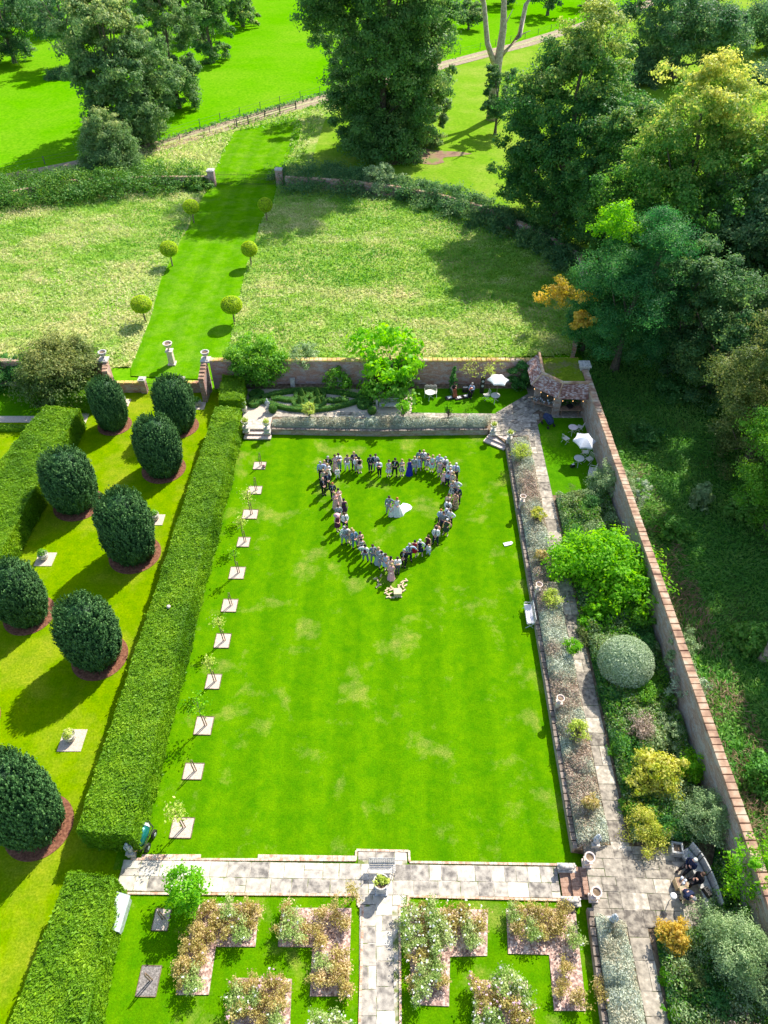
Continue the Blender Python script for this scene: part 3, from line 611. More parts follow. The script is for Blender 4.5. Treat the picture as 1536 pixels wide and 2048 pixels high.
ptree(1110, 452, -20, 250, 'tall leafy tree with yellow-tipped top just outside the curving boundary wall', L_beech, 33, name='beech_tree', nclump=420, per=220, leaf=.42, cr=.095, t0=.03, uneven=.35, tip=(.55,.5), prof='point')
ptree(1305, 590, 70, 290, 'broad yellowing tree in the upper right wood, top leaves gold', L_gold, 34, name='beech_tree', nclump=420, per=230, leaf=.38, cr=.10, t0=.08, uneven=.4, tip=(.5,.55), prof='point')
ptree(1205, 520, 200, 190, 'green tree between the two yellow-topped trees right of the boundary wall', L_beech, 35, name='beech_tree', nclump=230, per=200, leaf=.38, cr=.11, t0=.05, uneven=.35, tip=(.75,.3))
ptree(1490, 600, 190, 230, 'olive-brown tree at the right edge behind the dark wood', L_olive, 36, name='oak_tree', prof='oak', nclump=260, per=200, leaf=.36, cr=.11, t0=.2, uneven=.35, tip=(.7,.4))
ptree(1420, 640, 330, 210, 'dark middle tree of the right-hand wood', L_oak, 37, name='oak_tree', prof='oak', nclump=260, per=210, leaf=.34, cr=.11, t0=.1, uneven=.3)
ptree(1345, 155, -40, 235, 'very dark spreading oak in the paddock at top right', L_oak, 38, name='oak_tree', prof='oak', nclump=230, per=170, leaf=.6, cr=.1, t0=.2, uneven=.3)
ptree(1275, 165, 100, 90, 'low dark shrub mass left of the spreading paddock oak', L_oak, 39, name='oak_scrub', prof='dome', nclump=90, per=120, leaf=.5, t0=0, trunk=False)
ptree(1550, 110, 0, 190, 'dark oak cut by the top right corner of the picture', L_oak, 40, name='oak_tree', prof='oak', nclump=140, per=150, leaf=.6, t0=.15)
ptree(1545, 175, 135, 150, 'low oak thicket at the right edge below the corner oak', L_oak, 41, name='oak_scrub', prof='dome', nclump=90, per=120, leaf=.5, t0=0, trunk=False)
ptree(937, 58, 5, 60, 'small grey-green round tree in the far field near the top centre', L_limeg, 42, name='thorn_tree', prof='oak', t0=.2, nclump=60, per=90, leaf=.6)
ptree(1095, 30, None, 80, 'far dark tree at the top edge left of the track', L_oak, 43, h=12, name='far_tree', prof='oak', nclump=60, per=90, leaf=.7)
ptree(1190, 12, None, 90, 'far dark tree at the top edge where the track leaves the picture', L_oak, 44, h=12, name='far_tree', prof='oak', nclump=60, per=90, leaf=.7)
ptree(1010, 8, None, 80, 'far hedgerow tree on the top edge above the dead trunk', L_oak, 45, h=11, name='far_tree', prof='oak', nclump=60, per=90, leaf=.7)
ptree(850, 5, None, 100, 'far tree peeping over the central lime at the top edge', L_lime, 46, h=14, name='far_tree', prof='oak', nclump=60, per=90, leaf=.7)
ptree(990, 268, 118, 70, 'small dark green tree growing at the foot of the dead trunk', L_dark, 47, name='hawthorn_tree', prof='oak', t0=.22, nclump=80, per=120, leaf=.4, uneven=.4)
# dead tree
p = G(985, 238, 0); t = thing('dead_tree', 'bare bleached dead tree with forked trunk in the paddock', 'tree', (p.x,p.y,-.05)); mb = MB()
mb.tube([(0,0,0),(-.2,0,4),(0,0,8),(.3,0,13),(-.1,.3,18),(.2,.2,22)], [1.1,.8,.7,.55,.35,.1], 9)
mb.tube([(0,0,7),(-2,0,11),(-3,.3,16),(-4.2,.2,20),(-4.0,.2,23)], [.5,.42,.35,.22,.06], 8)
mb.tube([(.2,0,9),(3,.2,12),(3.4,.1,16),(5.5,.3,19),(6.5,0,22),(9.5,0,23.5)], [.45,.4,.34,.26,.15,.05], 8)
for a, b in (((-3,.3,16),(-4.8,0,17.6)), ((5.5,.3,19),(4.6,.3,21.5)), ((6.5,0,22),(6.6,0,25)), ((.3,0,13),(1.5,0,15.5)), ((3,.2,12),(4.6,0,12.7))): mb.tube([a, b], [.16,.03], 5)
mb.build('trunk', m_deadwood, t, smooth=True)
# near trees outside the right wall
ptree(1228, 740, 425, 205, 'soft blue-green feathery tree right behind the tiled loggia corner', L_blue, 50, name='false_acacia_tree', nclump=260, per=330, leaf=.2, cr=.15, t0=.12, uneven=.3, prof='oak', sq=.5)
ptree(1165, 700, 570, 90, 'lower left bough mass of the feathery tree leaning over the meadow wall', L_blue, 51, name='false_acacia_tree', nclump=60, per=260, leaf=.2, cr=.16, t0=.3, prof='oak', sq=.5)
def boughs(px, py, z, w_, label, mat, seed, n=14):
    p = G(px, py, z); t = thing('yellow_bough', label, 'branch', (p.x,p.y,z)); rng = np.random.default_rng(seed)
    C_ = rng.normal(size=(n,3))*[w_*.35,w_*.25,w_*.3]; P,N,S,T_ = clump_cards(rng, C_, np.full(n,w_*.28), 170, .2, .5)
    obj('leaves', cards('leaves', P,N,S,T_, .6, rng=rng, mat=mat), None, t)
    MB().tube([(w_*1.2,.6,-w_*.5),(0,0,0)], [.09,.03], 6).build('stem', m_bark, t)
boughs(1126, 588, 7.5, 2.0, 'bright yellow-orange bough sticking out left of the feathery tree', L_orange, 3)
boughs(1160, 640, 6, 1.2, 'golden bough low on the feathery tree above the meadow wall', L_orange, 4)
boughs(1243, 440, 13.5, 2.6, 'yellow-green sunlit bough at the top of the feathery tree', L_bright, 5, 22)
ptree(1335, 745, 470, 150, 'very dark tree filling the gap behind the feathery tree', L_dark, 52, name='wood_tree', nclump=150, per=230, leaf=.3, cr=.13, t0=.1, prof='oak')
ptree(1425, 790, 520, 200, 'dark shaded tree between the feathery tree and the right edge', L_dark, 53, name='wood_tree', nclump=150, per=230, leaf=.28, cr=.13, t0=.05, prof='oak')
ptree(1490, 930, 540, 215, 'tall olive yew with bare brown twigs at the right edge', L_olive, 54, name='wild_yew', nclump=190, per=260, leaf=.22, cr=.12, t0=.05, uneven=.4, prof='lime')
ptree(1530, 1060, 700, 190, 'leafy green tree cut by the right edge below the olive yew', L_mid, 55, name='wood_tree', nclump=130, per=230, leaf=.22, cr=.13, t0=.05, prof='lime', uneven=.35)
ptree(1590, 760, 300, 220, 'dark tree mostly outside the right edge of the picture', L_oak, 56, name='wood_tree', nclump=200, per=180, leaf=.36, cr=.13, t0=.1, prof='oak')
for i, (x, y, h, wd) in enumerate([(33,31,17,9),(31,20,17,9),(35,40,20,11),(30,9,16,9),(38,14,20,10),(42,28,22,12),(36,50,20,11),(44,60,22,13),(30,-2,16,9)]):
    tree('wood_tree', 'wood tree standing out of the picture to the right, shading the undergrowth', (x,y,0), h, wd, L_oak, 'oak', .12, 70+i%3, 150, 170, .36, group='wood trees off to the right', key='shade%d' % (i%3))
# ---------------- yews and hedges ----------------
def yew_mesh(seed, h=5.2, R=2.15):
    rng = np.random.default_rng(seed); pf = lambda t: np.where(t > .36, np.clip(1-np.abs((t-.36)/.64)**3.2, 0, 1)**(1/2.3), 1-.22*((.36-t)/.36)**1.6)
    nz, na = 60, 120; T_, A = np.meshgrid(np.linspace(0,1,nz), np.linspace(0,2*np.pi,na,endpoint=False), indexing='ij')
    def rad(t, a): return R*pf(t)*(1+.15*(fbm(a*2.2, t*3.5, seed, 3)-.5)*2)
    r = rad(T_, A)*.93; P = np.stack([np.cos(A)*r, np.sin(A)*r, .12+h*T_*.98], -1)
    core = grid_mesh('core', P, True, True)
    K = 2300; t = 1-rng.random(K*2)**1.25*1.0; a = rng.random(K*2)*2*np.pi; k = rng.random(K*2) < np.maximum(pf(t), .3); t = t[k][:K]; a = a[k][:K]; K = len(t)
    r = rad(t, a)*(.93+.05*rng.random(K)); C_ = np.stack([np.cos(a)*r, np.sin(a)*r, .1+h*t*.97], -1)
    ax = unit(np.stack([np.cos(a)*(.35+.2*t), np.sin(a)*(.35+.2*t), np.full(K,1.)], -1)+rng.normal(size=(K,3))*.12); L_ = .55*(.6+.8*rng.random(K))
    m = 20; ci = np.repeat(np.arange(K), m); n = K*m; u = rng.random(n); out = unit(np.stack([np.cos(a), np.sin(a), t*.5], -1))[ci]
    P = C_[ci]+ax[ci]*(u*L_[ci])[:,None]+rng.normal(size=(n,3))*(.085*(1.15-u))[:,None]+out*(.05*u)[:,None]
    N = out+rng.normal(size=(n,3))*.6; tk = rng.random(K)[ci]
    return core, cards('sprays', P, N, .155*(.6+.7*rng.random(n)), .35*tk+.35*u+.25*rng.random(n), .5, T=ax[ci]*1.5, rng=rng), h, R  # tone rises towards each plume tip: sunlit tips put into the colour
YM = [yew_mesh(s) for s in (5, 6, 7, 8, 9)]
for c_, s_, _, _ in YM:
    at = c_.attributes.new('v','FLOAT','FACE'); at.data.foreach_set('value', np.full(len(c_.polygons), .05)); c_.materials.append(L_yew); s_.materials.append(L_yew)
YEWS = [((176, 257, 755, 868), 'first tall clipped yew on the left, nearest the small gate'), ((303, 395, 752, 873), 'tall clipped yew in front of the low brick wall, right of the small gate'), ((263, 368, 830, 962), 'clipped yew between the gate-side yew and the long hedge, third in the right row'), ((80, 198, 895, 1036), 'clipped yew beside the left hedge, below the nearest-gate yew'), ((190, 314, 980, 1140), 'clipped yew right beside the long hedge in the middle of the yew garden'), ((-25, 97, 1118, 1262), 'clipped yew partly cut by the left edge, above the cut-off gravel circle'), ((111, 245, 1190, 1350), 'clipped yew with the longest clear shadow, left of the middle of the long hedge'), ((-45, 118, 1503, 1708), 'nearest clipped yew, large and cut by the left edge at lower left'), ((-190, -32, 1300, 1490), 'clipped yew standing off the left edge in its round bed')]
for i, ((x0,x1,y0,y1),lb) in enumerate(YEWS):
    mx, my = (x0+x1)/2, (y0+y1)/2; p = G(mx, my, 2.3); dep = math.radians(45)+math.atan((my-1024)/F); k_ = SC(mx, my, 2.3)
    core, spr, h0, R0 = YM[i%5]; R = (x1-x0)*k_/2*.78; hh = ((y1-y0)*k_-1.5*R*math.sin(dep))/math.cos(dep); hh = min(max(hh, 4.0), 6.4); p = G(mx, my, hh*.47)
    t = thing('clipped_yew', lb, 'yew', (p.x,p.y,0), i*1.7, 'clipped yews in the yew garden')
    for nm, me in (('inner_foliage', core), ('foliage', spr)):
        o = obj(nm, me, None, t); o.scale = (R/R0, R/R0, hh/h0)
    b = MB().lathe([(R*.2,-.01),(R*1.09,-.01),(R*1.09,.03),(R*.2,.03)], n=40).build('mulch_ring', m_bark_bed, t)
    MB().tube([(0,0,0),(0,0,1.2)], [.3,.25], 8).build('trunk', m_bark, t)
def hedge(name, label, corners, h, mat=None, dens=520, leaf=.09, seed=1, taper=.06, zb=0, mat2=None, group=None, cat='hedge', rough=.15):
    """corners: 4 world xy (near-left, near-right, far-right, far-left) of the base"""
    mat = mat or L_hedge; rng = np.random.default_rng(seed); c = [np.array([p[0], p[1]], float) for p in corners]; org = sum(c)/4
    t = thing(name, label, cat, (org[0], org[1], zb), 0, group); c = [p-org for p in c]
    L = max(np.linalg.norm(c[3]-c[0]), .5); Wd = np.linalg.norm(c[1]-c[0])
    # profile round the section: s in 0..1 : up the left side, across the top, down the right side
    per = np.array([h, Wd, h]); tot = per.sum(); k1 = h/tot; k2 = (h+Wd)/tot
    def surf(u, s, off=0):
        a = c[0][None]*(1-u[:,None])+c[3][None]*u[:,None]; b = c[1][None]*(1-u[:,None])+c[2][None]*u[:,None]
        x = np.clip((s-k1)/(k2-k1), 0, 1); z = np.where(s < k1, s/k1, np.where(s > k2, (1-s)/(1-k2), 1.))*h
        xx = taper/Wd*1.0*z/h; x = np.clip(x, xx, 1-xx)
        P = a*(1-x)[:,None]+b*x[:,None]; nz = (s > k1)&(s < k2)
        side = np.where(s < .5, -1., 1.)[:,None]*unit(b-a); N = np.where(nz[:,None], np.array([[0,0,1.]]), np.concatenate([side, np.full((len(u),1), .1)], 1))
        P3 = np.concatenate([P, z[:,None]], 1)
        w_ = (fbm((P3[:,0]+P3[:,2])*.8, (P3[:,1]+P3[:,2]*.7)*.8, seed, 3)-.5)*2*rough+(fbm(P3[:,0]*3, (P3[:,1]+P3[:,2])*3, seed+9, 2)-.5)*rough
        return P3+N*(w_+off)[:,None], N
    nu = max(6, int(L/.35)); ns = max(10, int(tot/.3)); U, S_ = np.meshgrid(np.linspace(0,1,nu), np.linspace(0,1,ns), indexing='ij')
    P, _ = surf(U.ravel(), S_.ravel(), -.05); me = grid_mesh('inner', P.reshape(nu,ns,3))
    # end caps
    bm = bmesh.new(); bm.from_mesh(me); bm.verts.ensure_lookup_table()
    for r in (0, nu-1):
        try: bm.faces.new([bm.verts[r*ns+j] for j in range(ns)][::(1 if r else -1)])
        except Exception: pass
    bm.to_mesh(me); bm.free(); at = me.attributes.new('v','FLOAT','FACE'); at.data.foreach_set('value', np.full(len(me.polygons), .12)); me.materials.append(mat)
    obj('inner_growth', me, None, t)
    n = int(L*tot*dens); P, N = surf(rng.random(n), rng.random(n), 0); P += N*rng.uniform(-.05,.05,n)[:,None]
    for e, w0, w1 in ((0, c[0], c[1]), (1, c[3], c[2])):     # ends
        m_ = int(Wd*h*dens); x = rng.random(m_); q = w0[None]*(1-x[:,None])+w1[None]*x[:,None]
        d = unit((c[3]-c[0])[None])*(1 if e else -1); Q = np.concatenate([q+d*rng.uniform(-.02,.07,(m_,1)), rng.random((m_,1))*h], 1)
        P = np.concatenate([P, Q]); N = np.concatenate([N, np.repeat(np.append(d[0], .2)[None], m_, 0)])
    m_ = len(P); tone = .55*fbm((P[:,0]+org[0])*1.5, (P[:,1]+org[1])*1.5, seed+3, 3)+.5*rng.random(m_)
    Tn = np.repeat(np.array([[-.5,-.6,.35]]), m_, 0)+rng.normal(size=(m_,3))*.5
    st = rng.random(m_) < .025; P = P+N*(st*rng.uniform(.03,.14,m_))[:,None]; sz = leaf*(.6+.8*rng.random(m_))*np.where(st, 1.8, 1)
    pt = fbm((P[:,0]+org[0])*.35, (P[:,1]+org[1])*.35, seed+11, 2); tone = tone-.35*np.clip((pt-.62)*6, 0, 1)+.15*(pt < .35)
    obj('foliage', cards('foliage', P, N+rng.normal(size=(m_,3))*.55, sz, tone, .5, T=Tn, rng=rng, mat=mat), None, t)
    return t
def hcorn(nl, nr, fr, fl, z): return [tuple(G(p[0], p[1], z)[:2]) for p in (nl, nr, fr, fl)]
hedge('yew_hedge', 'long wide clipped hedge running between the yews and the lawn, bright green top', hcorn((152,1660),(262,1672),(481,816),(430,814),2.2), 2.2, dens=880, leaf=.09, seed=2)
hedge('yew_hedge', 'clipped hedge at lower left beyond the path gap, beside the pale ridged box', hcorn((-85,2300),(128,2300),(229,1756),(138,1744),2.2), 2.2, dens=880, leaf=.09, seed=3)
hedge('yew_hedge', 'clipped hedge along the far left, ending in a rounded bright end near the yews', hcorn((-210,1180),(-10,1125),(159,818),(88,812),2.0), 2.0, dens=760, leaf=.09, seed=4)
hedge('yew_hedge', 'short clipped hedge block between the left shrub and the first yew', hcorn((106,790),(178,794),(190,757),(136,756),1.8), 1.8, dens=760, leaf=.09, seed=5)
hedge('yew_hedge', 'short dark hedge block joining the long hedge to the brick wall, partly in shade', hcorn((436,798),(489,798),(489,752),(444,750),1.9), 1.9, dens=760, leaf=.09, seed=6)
hedge('box_edging', 'thin low clipped edging below the gravel walk at far left', hcorn((-60,856),(78,856),(78,848),(-60,848),.4), .4, dens=500, leaf=.08, seed=7)
# small brown bare patch/tennis-ball like object on hedge
p = G(337,1213,2.32); tag(MB().lathe([(.02,-.1),(.11,-.04),(.13,.03),(.08,.1),(.01,.12)], n=12).build('cut_stump', m_terra, loc=(p.x,p.y,2.3)), 'small pale pink ball lying on top of the long hedge', 'ball')
# ---------------- saplings in gravel squares ----------------
SQ = [((504,535),(924.5,939)),((493,527),(973,988.5)),((482,519),(1020,1038)),((472,503),(1075,1094)),((456,493),(1134.6,1158)),((441,478),(1199,1224)),((427,464),(1268,1296)),((409,445),(1349,1378)),((387,429),(1434,1469.5)),((364,410),(1527,1559)),((339,390),(1636,1676)),((304,343),(1818,1861)),((274,322),(1932,1992))]
CR = {2:(1.0,2.6,150,L_lemon),3:(.8,2.7,120,L_lemon),4:(.75,2.6,80,L_bright),6:(.8,2.6,110,L_lemon),7:(.7,2.6,110,L_lemon),8:(1.3,2.9,150,L_bright),10:(1.0,2.6,170,L_lemon)}
WH = ['first','second','third','fourth','fifth','sixth','seventh','eighth','ninth','tenth','eleventh']
for i, ((x0,x1),(y0,y1)) in enumerate(SQ):
    c = G((x0+x1)/2, (y0+y1)/2, 0); wd = (x1-x0-3)*SC(c.x, (y0+y1)/2, 0)*.93 if 0 else (G(x1-2,(y0+y1)/2,0)-G(x0+3,(y0+y1)/2,0)).length*.93; dp = (G(x0,y0,0)-G(x0,y1,0)).length
    mb = MB(); mb.box((0,0,.0), (wd, dp, .05)); 
    for s in (-1,1): mb.box((s*wd/2,0,.01), (.03,dp,.07), 0, 1); mb.box((0,s*dp/2,.01), (wd,.03,.07), 0, 1)
    o = mb.build('gravel_bed', [m_gravel_d if i == 12 else m_gravel, m_soil], None, (c.x,c.y,.012)); o.rotation_euler[2] = YAW
    tag(o, ('%s gravel square in the row beside the long hedge, counted from the top' % WH[i]) if i < 11 else ['pale gravel square with a stake beside the small green tree in the rose garden','dark gravel square in shade at the lower left of the rose garden'][i-11], 'gravel bed', 'gravel squares round the young trees')
    rng = np.random.default_rng(i+100)
    if i < 11: lab = ('staked sapling with a small pale leafy crown in the %s gravel square from the top' if i in CR else 'bare staked stem in the %s gravel square from the top') % WH[i]
    else: lab = ['slanting bare stake in the pale gravel square of the rose garden','thin bare stake in the dark gravel square of the rose garden'][i-11]
    t = thing('sapling', lab, 'sapling', (c.x+.05,c.y,0), 0, 'young trees along the long hedge')
    hgt = 1.5 if i not in CR else CR[i][1]
    mb = MB(); mb.tube([(0,0,0),(-.03,.02,hgt*.5),(.03,0,hgt*.92)], [.035,.03,.012], 6)
    if i in CR:
        for k in range(7):
            a = k*2.4; mb.tube([(0,0,hgt*.55+.05*k),(math.cos(a)*.35*CR[i][0],math.sin(a)*.35*CR[i][0],hgt*.8+.05*k)], [.014,.006], 4)
    mb.build('stem', m_twig, t); MB().tube([(.12,.03,0),(.1,.02,1.2 if i in CR else 1.35)], [.03,.03], 6).box((.05,.02,1.0),(.14,.03,.04)).build('stake', m_wood, t)
    if i in CR:
        r, hh, n, mt = CR[i]; n = int(n*1.3); d = rng.normal(size=(n,3))*[r*.27,r*.27,r*.3]+[0,0,hh*.8]
        obj('crown', cards('crown', d, rng.normal(size=(n,3))+[0,0,.6], .15*(.6+.7*rng.random(n)), rng.random(n), .6, rng=rng, mat=mt), None, t)
# urns on gravel squares in the yew garden
for (px,py,w_,lb) in ((91,1119,1.25,'planted stone pot on a gravel square between the left yews and the middle yew'),(145,1481,1.35,'planted stone pot on a gravel square beside the lower part of the long hedge'),(313,1040,1.1,'planted pot partly behind the third yew on its gravel square'),(247,806,1.1,'pot hidden behind the first yew near the small gate'),(398,812,1.1,'dark pot on a gravel square behind the gate-side yew')):
    c = G(px,py,0); o = MB().box((0,0,0),(w_,w_,.05)).build('gravel_bed', m_gravel, None, (c.x,c.y,.012)); tag(o, 'gravel square under the '+lb.split(' on ')[0].split(' behind')[0].split(' partly')[0]+{91:' at the left side of the yew garden',145:' at the bottom of the yew garden',313:' right of the third yew',247:' near the small gate, left',398:' near the small gate, right'}[px], 'gravel bed', 'gravel squares under the yew garden pots')
    t = thing('planted_pot', lb, 'pot', (c.x-.1,c.y+.1,0), 0, 'pots between the yews'); MB().lathe([(.2,.04),(.27,.1),(.34,.3),(.3,.45),(.36,.5),(.33,.5),(.29,.44)], n=16).build('pot', m_stone, t)
    rng = np.random.default_rng(px); n = 300; d = unit(rng.normal(size=(n,3))+[0,0,.4]); P = d*[.36,.36,.3]*rng.uniform(.5,1,(n,1))+[0,0,.62]
    obj('plant', cards('plant', P, d, .11, rng.random(n), .6, rng=rng, mat=L_mid if px != 145 else L_lemon), None, t)
# lollipop topiaries on the avenue
for i, (bx,by,tx,ty,r,lb) in enumerate([(388,446,381,400,.98,'farthest lollipop topiary on the left of the avenue, on pale grass'),(345,532,340,488,.98,'middle lollipop topiary on the left of the avenue'),(292,645,288,595,1.02,'nearest lollipop topiary on the left of the avenue'),(534,442,528,398,.9,'farthest lollipop topiary on the right of the avenue, standing in shade'),(503,532,500,489,.9,'middle lollipop topiary on the right of the avenue'),(469,646,467,590,1.05,'nearest lollipop topiary on the right of the avenue')]):
    p = G(bx,by,0); t = thing('topiary_tree', lb, 'topiary', (p.x,p.y,0), i, 'lollipop topiaries lining the avenue')
    if 'topi' not in MESHC:
        rng = np.random.default_rng(8); n = 5200; d = unit(rng.normal(size=(n,3))); P = d*[1,1,.82]*(1+rng.uniform(-.05,.05,(n,1)))+[0,0,2.05]; P[:,2] += np.clip(.12-np.abs(d[:,0])-np.abs(d[:,1]),0,1)*1.5*(d[:,2]>0)
        MESHC['topi'] = cards('crown', P, d+rng.normal(size=(n,3))*.5, .12, rng.random(n), .55, rng=rng, mat=L_box2)  if 0 else cards('crown', P, d+rng.normal(size=(n,3))*.5, .12, rng.random(n), .55, rng=rng, mat=leafmat('clipped_gold_green_leaves', (.16,.34,.006), (.46,.64,.015), (.75,.85,.06), .4))
        th, ph = np.meshgrid(np.linspace(.02,3.12,14), np.linspace(0,6.283,22,endpoint=False), indexing='ij'); Q = np.stack([np.sin(th)*np.cos(ph)*.93,np.sin(th)*np.sin(ph)*.93,np.cos(th)*.76+2.05],-1)
        MESHC['topc'] = grid_mesh('inner', Q, True, True); MESHC['topc'].materials.append(L_box)
        MESHC['tops'] = MB().tube([(0,0,-.1),(.02,.01,1),(0,0,1.7)],[.09,.07,.06],8).mesh('stem')
    for nm, k in (('crown','topi'),('inner_growth','topc')): o = obj(nm, MESHC[k], None, t); o.scale = (r,r,1)
    obj('stem', MESHC['tops'], m_twig, t)
# ---------------- parterre ----------------
def lowhedge(name, label, pts, w_, h, seed=1, mat=None, z=TZ, group='clipped box hedges of the parterre', cat='box hedge', closed=False):
    rng = np.random.default_rng(seed); mat = mat or L_box; P = [Vector((p[0],p[1],0)) for p in pts]; o0 = P[0]; P = [p-o0 for p in P]; N_ = len(P); vs = []; 
    t = thing(name, label, cat, (o0.x,o0.y,z), 0, group); mb = MB(); C_ = []; NN = []
    sec = [(-1,0),(-1,.8),(-.7,1),(.7,1),(1,.8),(1,0)]
    for i, p in enumerate(P):
        d = (P[(i+1)%N_ if closed else min(i+1,N_-1)]-P[(i-1)%N_ if closed else max(i-1,0)]).normalized(); n = Vector((-d.y,d.x,0))
        for a, b in sec: vs.append(p+n*a*w_*.46+Vector((0,0,b*h*.95)))
    k = len(sec); rngi = range(N_ if closed else N_-1)
    mb.add(vs, [(i*k+j,((i+1)%N_)*k+j,((i+1)%N_)*k+j+1,i*k+j+1) for i in rngi for j in range(k-1)], 0, .1)
    if not closed: mb.add(vs, [tuple(range(k))[::-1], tuple((N_-1)*k+j for j in range(k))], 0, .1)
    mb.build('inner_growth', mat, t)
    A = np.array([p[:] for p in P]); 
    if closed: A = np.vstack([A, A[:1]])
    seg = np.linalg.norm(np.diff(A, axis=0), axis=1); Lt = seg.sum(); n = int(Lt*(w_+2*h)*380); s = rng.random(n)*Lt; cs = np.concatenate([[0], np.cumsum(seg)]); ii = np.clip(np.searchsorted(cs, s)-1, 0, len(seg)-1)
    f = (s-cs[ii])/seg[ii]; Q = A[ii]*(1-f[:,None])+A[ii+1]*f[:,None]; dr = (A[ii+1]-A[ii])/seg[ii][:,None]; nn = np.stack([-dr[:,1],dr[:,0],0*s],-1)
    u = rng.random(n)*(w_+2*h); x = np.where(u < h, -1, np.where(u > h+w_, 1, (u-h)/w_*2-1)); zz = np.where(u < h, u, np.where(u > h+w_, w_+2*h-u, h))
    Q = Q+nn*(x*w_/2)[:,None]; Q[:,2] += zz; Nn = np.where(((u>h)&(u<h+w_))[:,None], np.array([[0,0,1.]]), nn*np.sign(x)[:,None]); Q += Nn*rng.uniform(-.03,.03,(n,1))
    obj('foliage', cards('foliage', Q, Nn+rng.normal(size=(n,3))*.5, .075, rng.random(n), .6, rng=rng, mat=mat), None, t); return t
def TP(px, py): return G(px, py, TZ+.3)
def arc(p0, p1, p2, n=22):   # quadratic through p1 at middle
    a, b, c = [TP(*p) for p in (p0, p1, p2)]; q = b*2-(a+c)/2; return [a*(1-t)**2+q*2*t*(1-t)+c*t*t for t in np.linspace(0,1,n)]
lowhedge('box_hedge', 'front curve of the long eye-shaped box hedge in the parterre', arc((524,798),(618,818),(728,795)), .42, .4, 1)
lowhedge('box_hedge', 'back curve of the long eye-shaped box hedge in the parterre', arc((524,793),(618,778),(728,793)), .42, .4, 2)
lowhedge('box_hedge', 'left inner spear-shaped box hedge inside the parterre eye', [TP(*p) for p in ((542,796),(556,794),(572,797),(588,797))], .5, .35, 3)
lowhedge('box_hedge', 'right inner spear-shaped box hedge inside the parterre eye', [TP(*p) for p in ((652,797),(668,799),(682,797),(696,799))], .5, .35, 4)
for i, (px,py,rx,lb) in enumerate([(600,803,13,'front left'),(636,803,13,'front right'),(604,788,13,'back left'),(635,788,13,'back right')]):
    c = TP(px,py); r = rx*SC(px,py,TZ); lowhedge('box_ring', lb+' box ring round a cone in the middle of the parterre', [c+Vector((math.cos(a)*r,math.sin(a)*r,0)) for a in np.linspace(0,6.283,20,endpoint=False)], .34, .35, 10+i, closed=True, cat='box ring')
    rng = np.random.default_rng(i); n = 900; tt = rng.random(n)**1.3; a = rng.random(n)*6.283; rr = .34*(1-tt)+.02; P = np.stack([np.cos(a)*rr,np.sin(a)*rr,tt*.95],-1)
    t = thing('box_cone', lb+' small clipped box cone in the middle of the parterre', 'topiary', (c.x,c.y,TZ), 0, 'box cones'); obj('foliage', cards('foliage', P, np.stack([np.cos(a),np.sin(a),.5+0*a],-1)+rng.normal(size=(n,3))*.4, .08, rng.random(n), .6, rng=rng, mat=L_box), None, t)
    MB().lathe([(.3,0),(.16,.45),(.02,.9)], n=12, cv=.1).build('inner_growth', L_box, t)
for i, (px,py,rx,lb) in enumerate([(508,804,12,'box spiral at the front left end of the parterre'),(728,807,13,'box spiral at the front right end of the parterre'),(512,788,13,'box spiral at the back left end of the parterre in shade'),(731,788,12,'box spiral at the back right end of the parterre under the broad-leaved tree')]):
    c = TP(px,py); r = rx*SC(px,py,TZ); lowhedge('box_spiral', lb, [c+Vector((math.cos(a)*r*(1-a/16),math.sin(a)*r*(1-a/16),0)) for a in np.linspace(0,10.5,34)], .34, .42, 20+i, cat='box spiral')
def ballbush(px, py, z, r, label, mat, seed=1, n=None, leaf=.07, name='box_ball', sq=1.0, cat='topiary'):
    p = G(px,py,z); t = thing(name, label, cat, (p.x,p.y,z)); rng = np.random.default_rng(seed); n = n or int(900*r*r*14)
    d = unit(rng.normal(size=(n,3))); k = 1+rng.uniform(-.05,.06,(n,1)); P = d*r*k*[1,1,sq]+[0,0,r*sq*.92]; P = P[P[:,2] > 0]; d = d[:len(P)] if 0 else unit(P-[0,0,r*sq*.92]); n = len(P)
    obj('foliage', cards('foliage', P, d+rng.normal(size=(n,3))*.6, leaf*(.6+.8*rng.random(n)), .5*fbm(d[:,0]*3+5,d[:,2]*3+d[:,1]*2,seed,2)+.5*rng.random(n), .6, rng=rng, mat=mat), None, t)
    MB().lathe([(r*.92*math.sin(a),-r*.9*sq*math.cos(a)+r*sq*.92) for a in np.linspace(.3,3.1,10)], n=18, cv=.08).build('inner_growth', mat, t); return t
ballbush(546,824,TZ,.38,'little round box ball beside the statue at the left end of the parterre', L_box, 3)
ballbush(744,827,TZ,.38,'little round box ball at the right end of the parterre near the stone bench', L_box, 4)
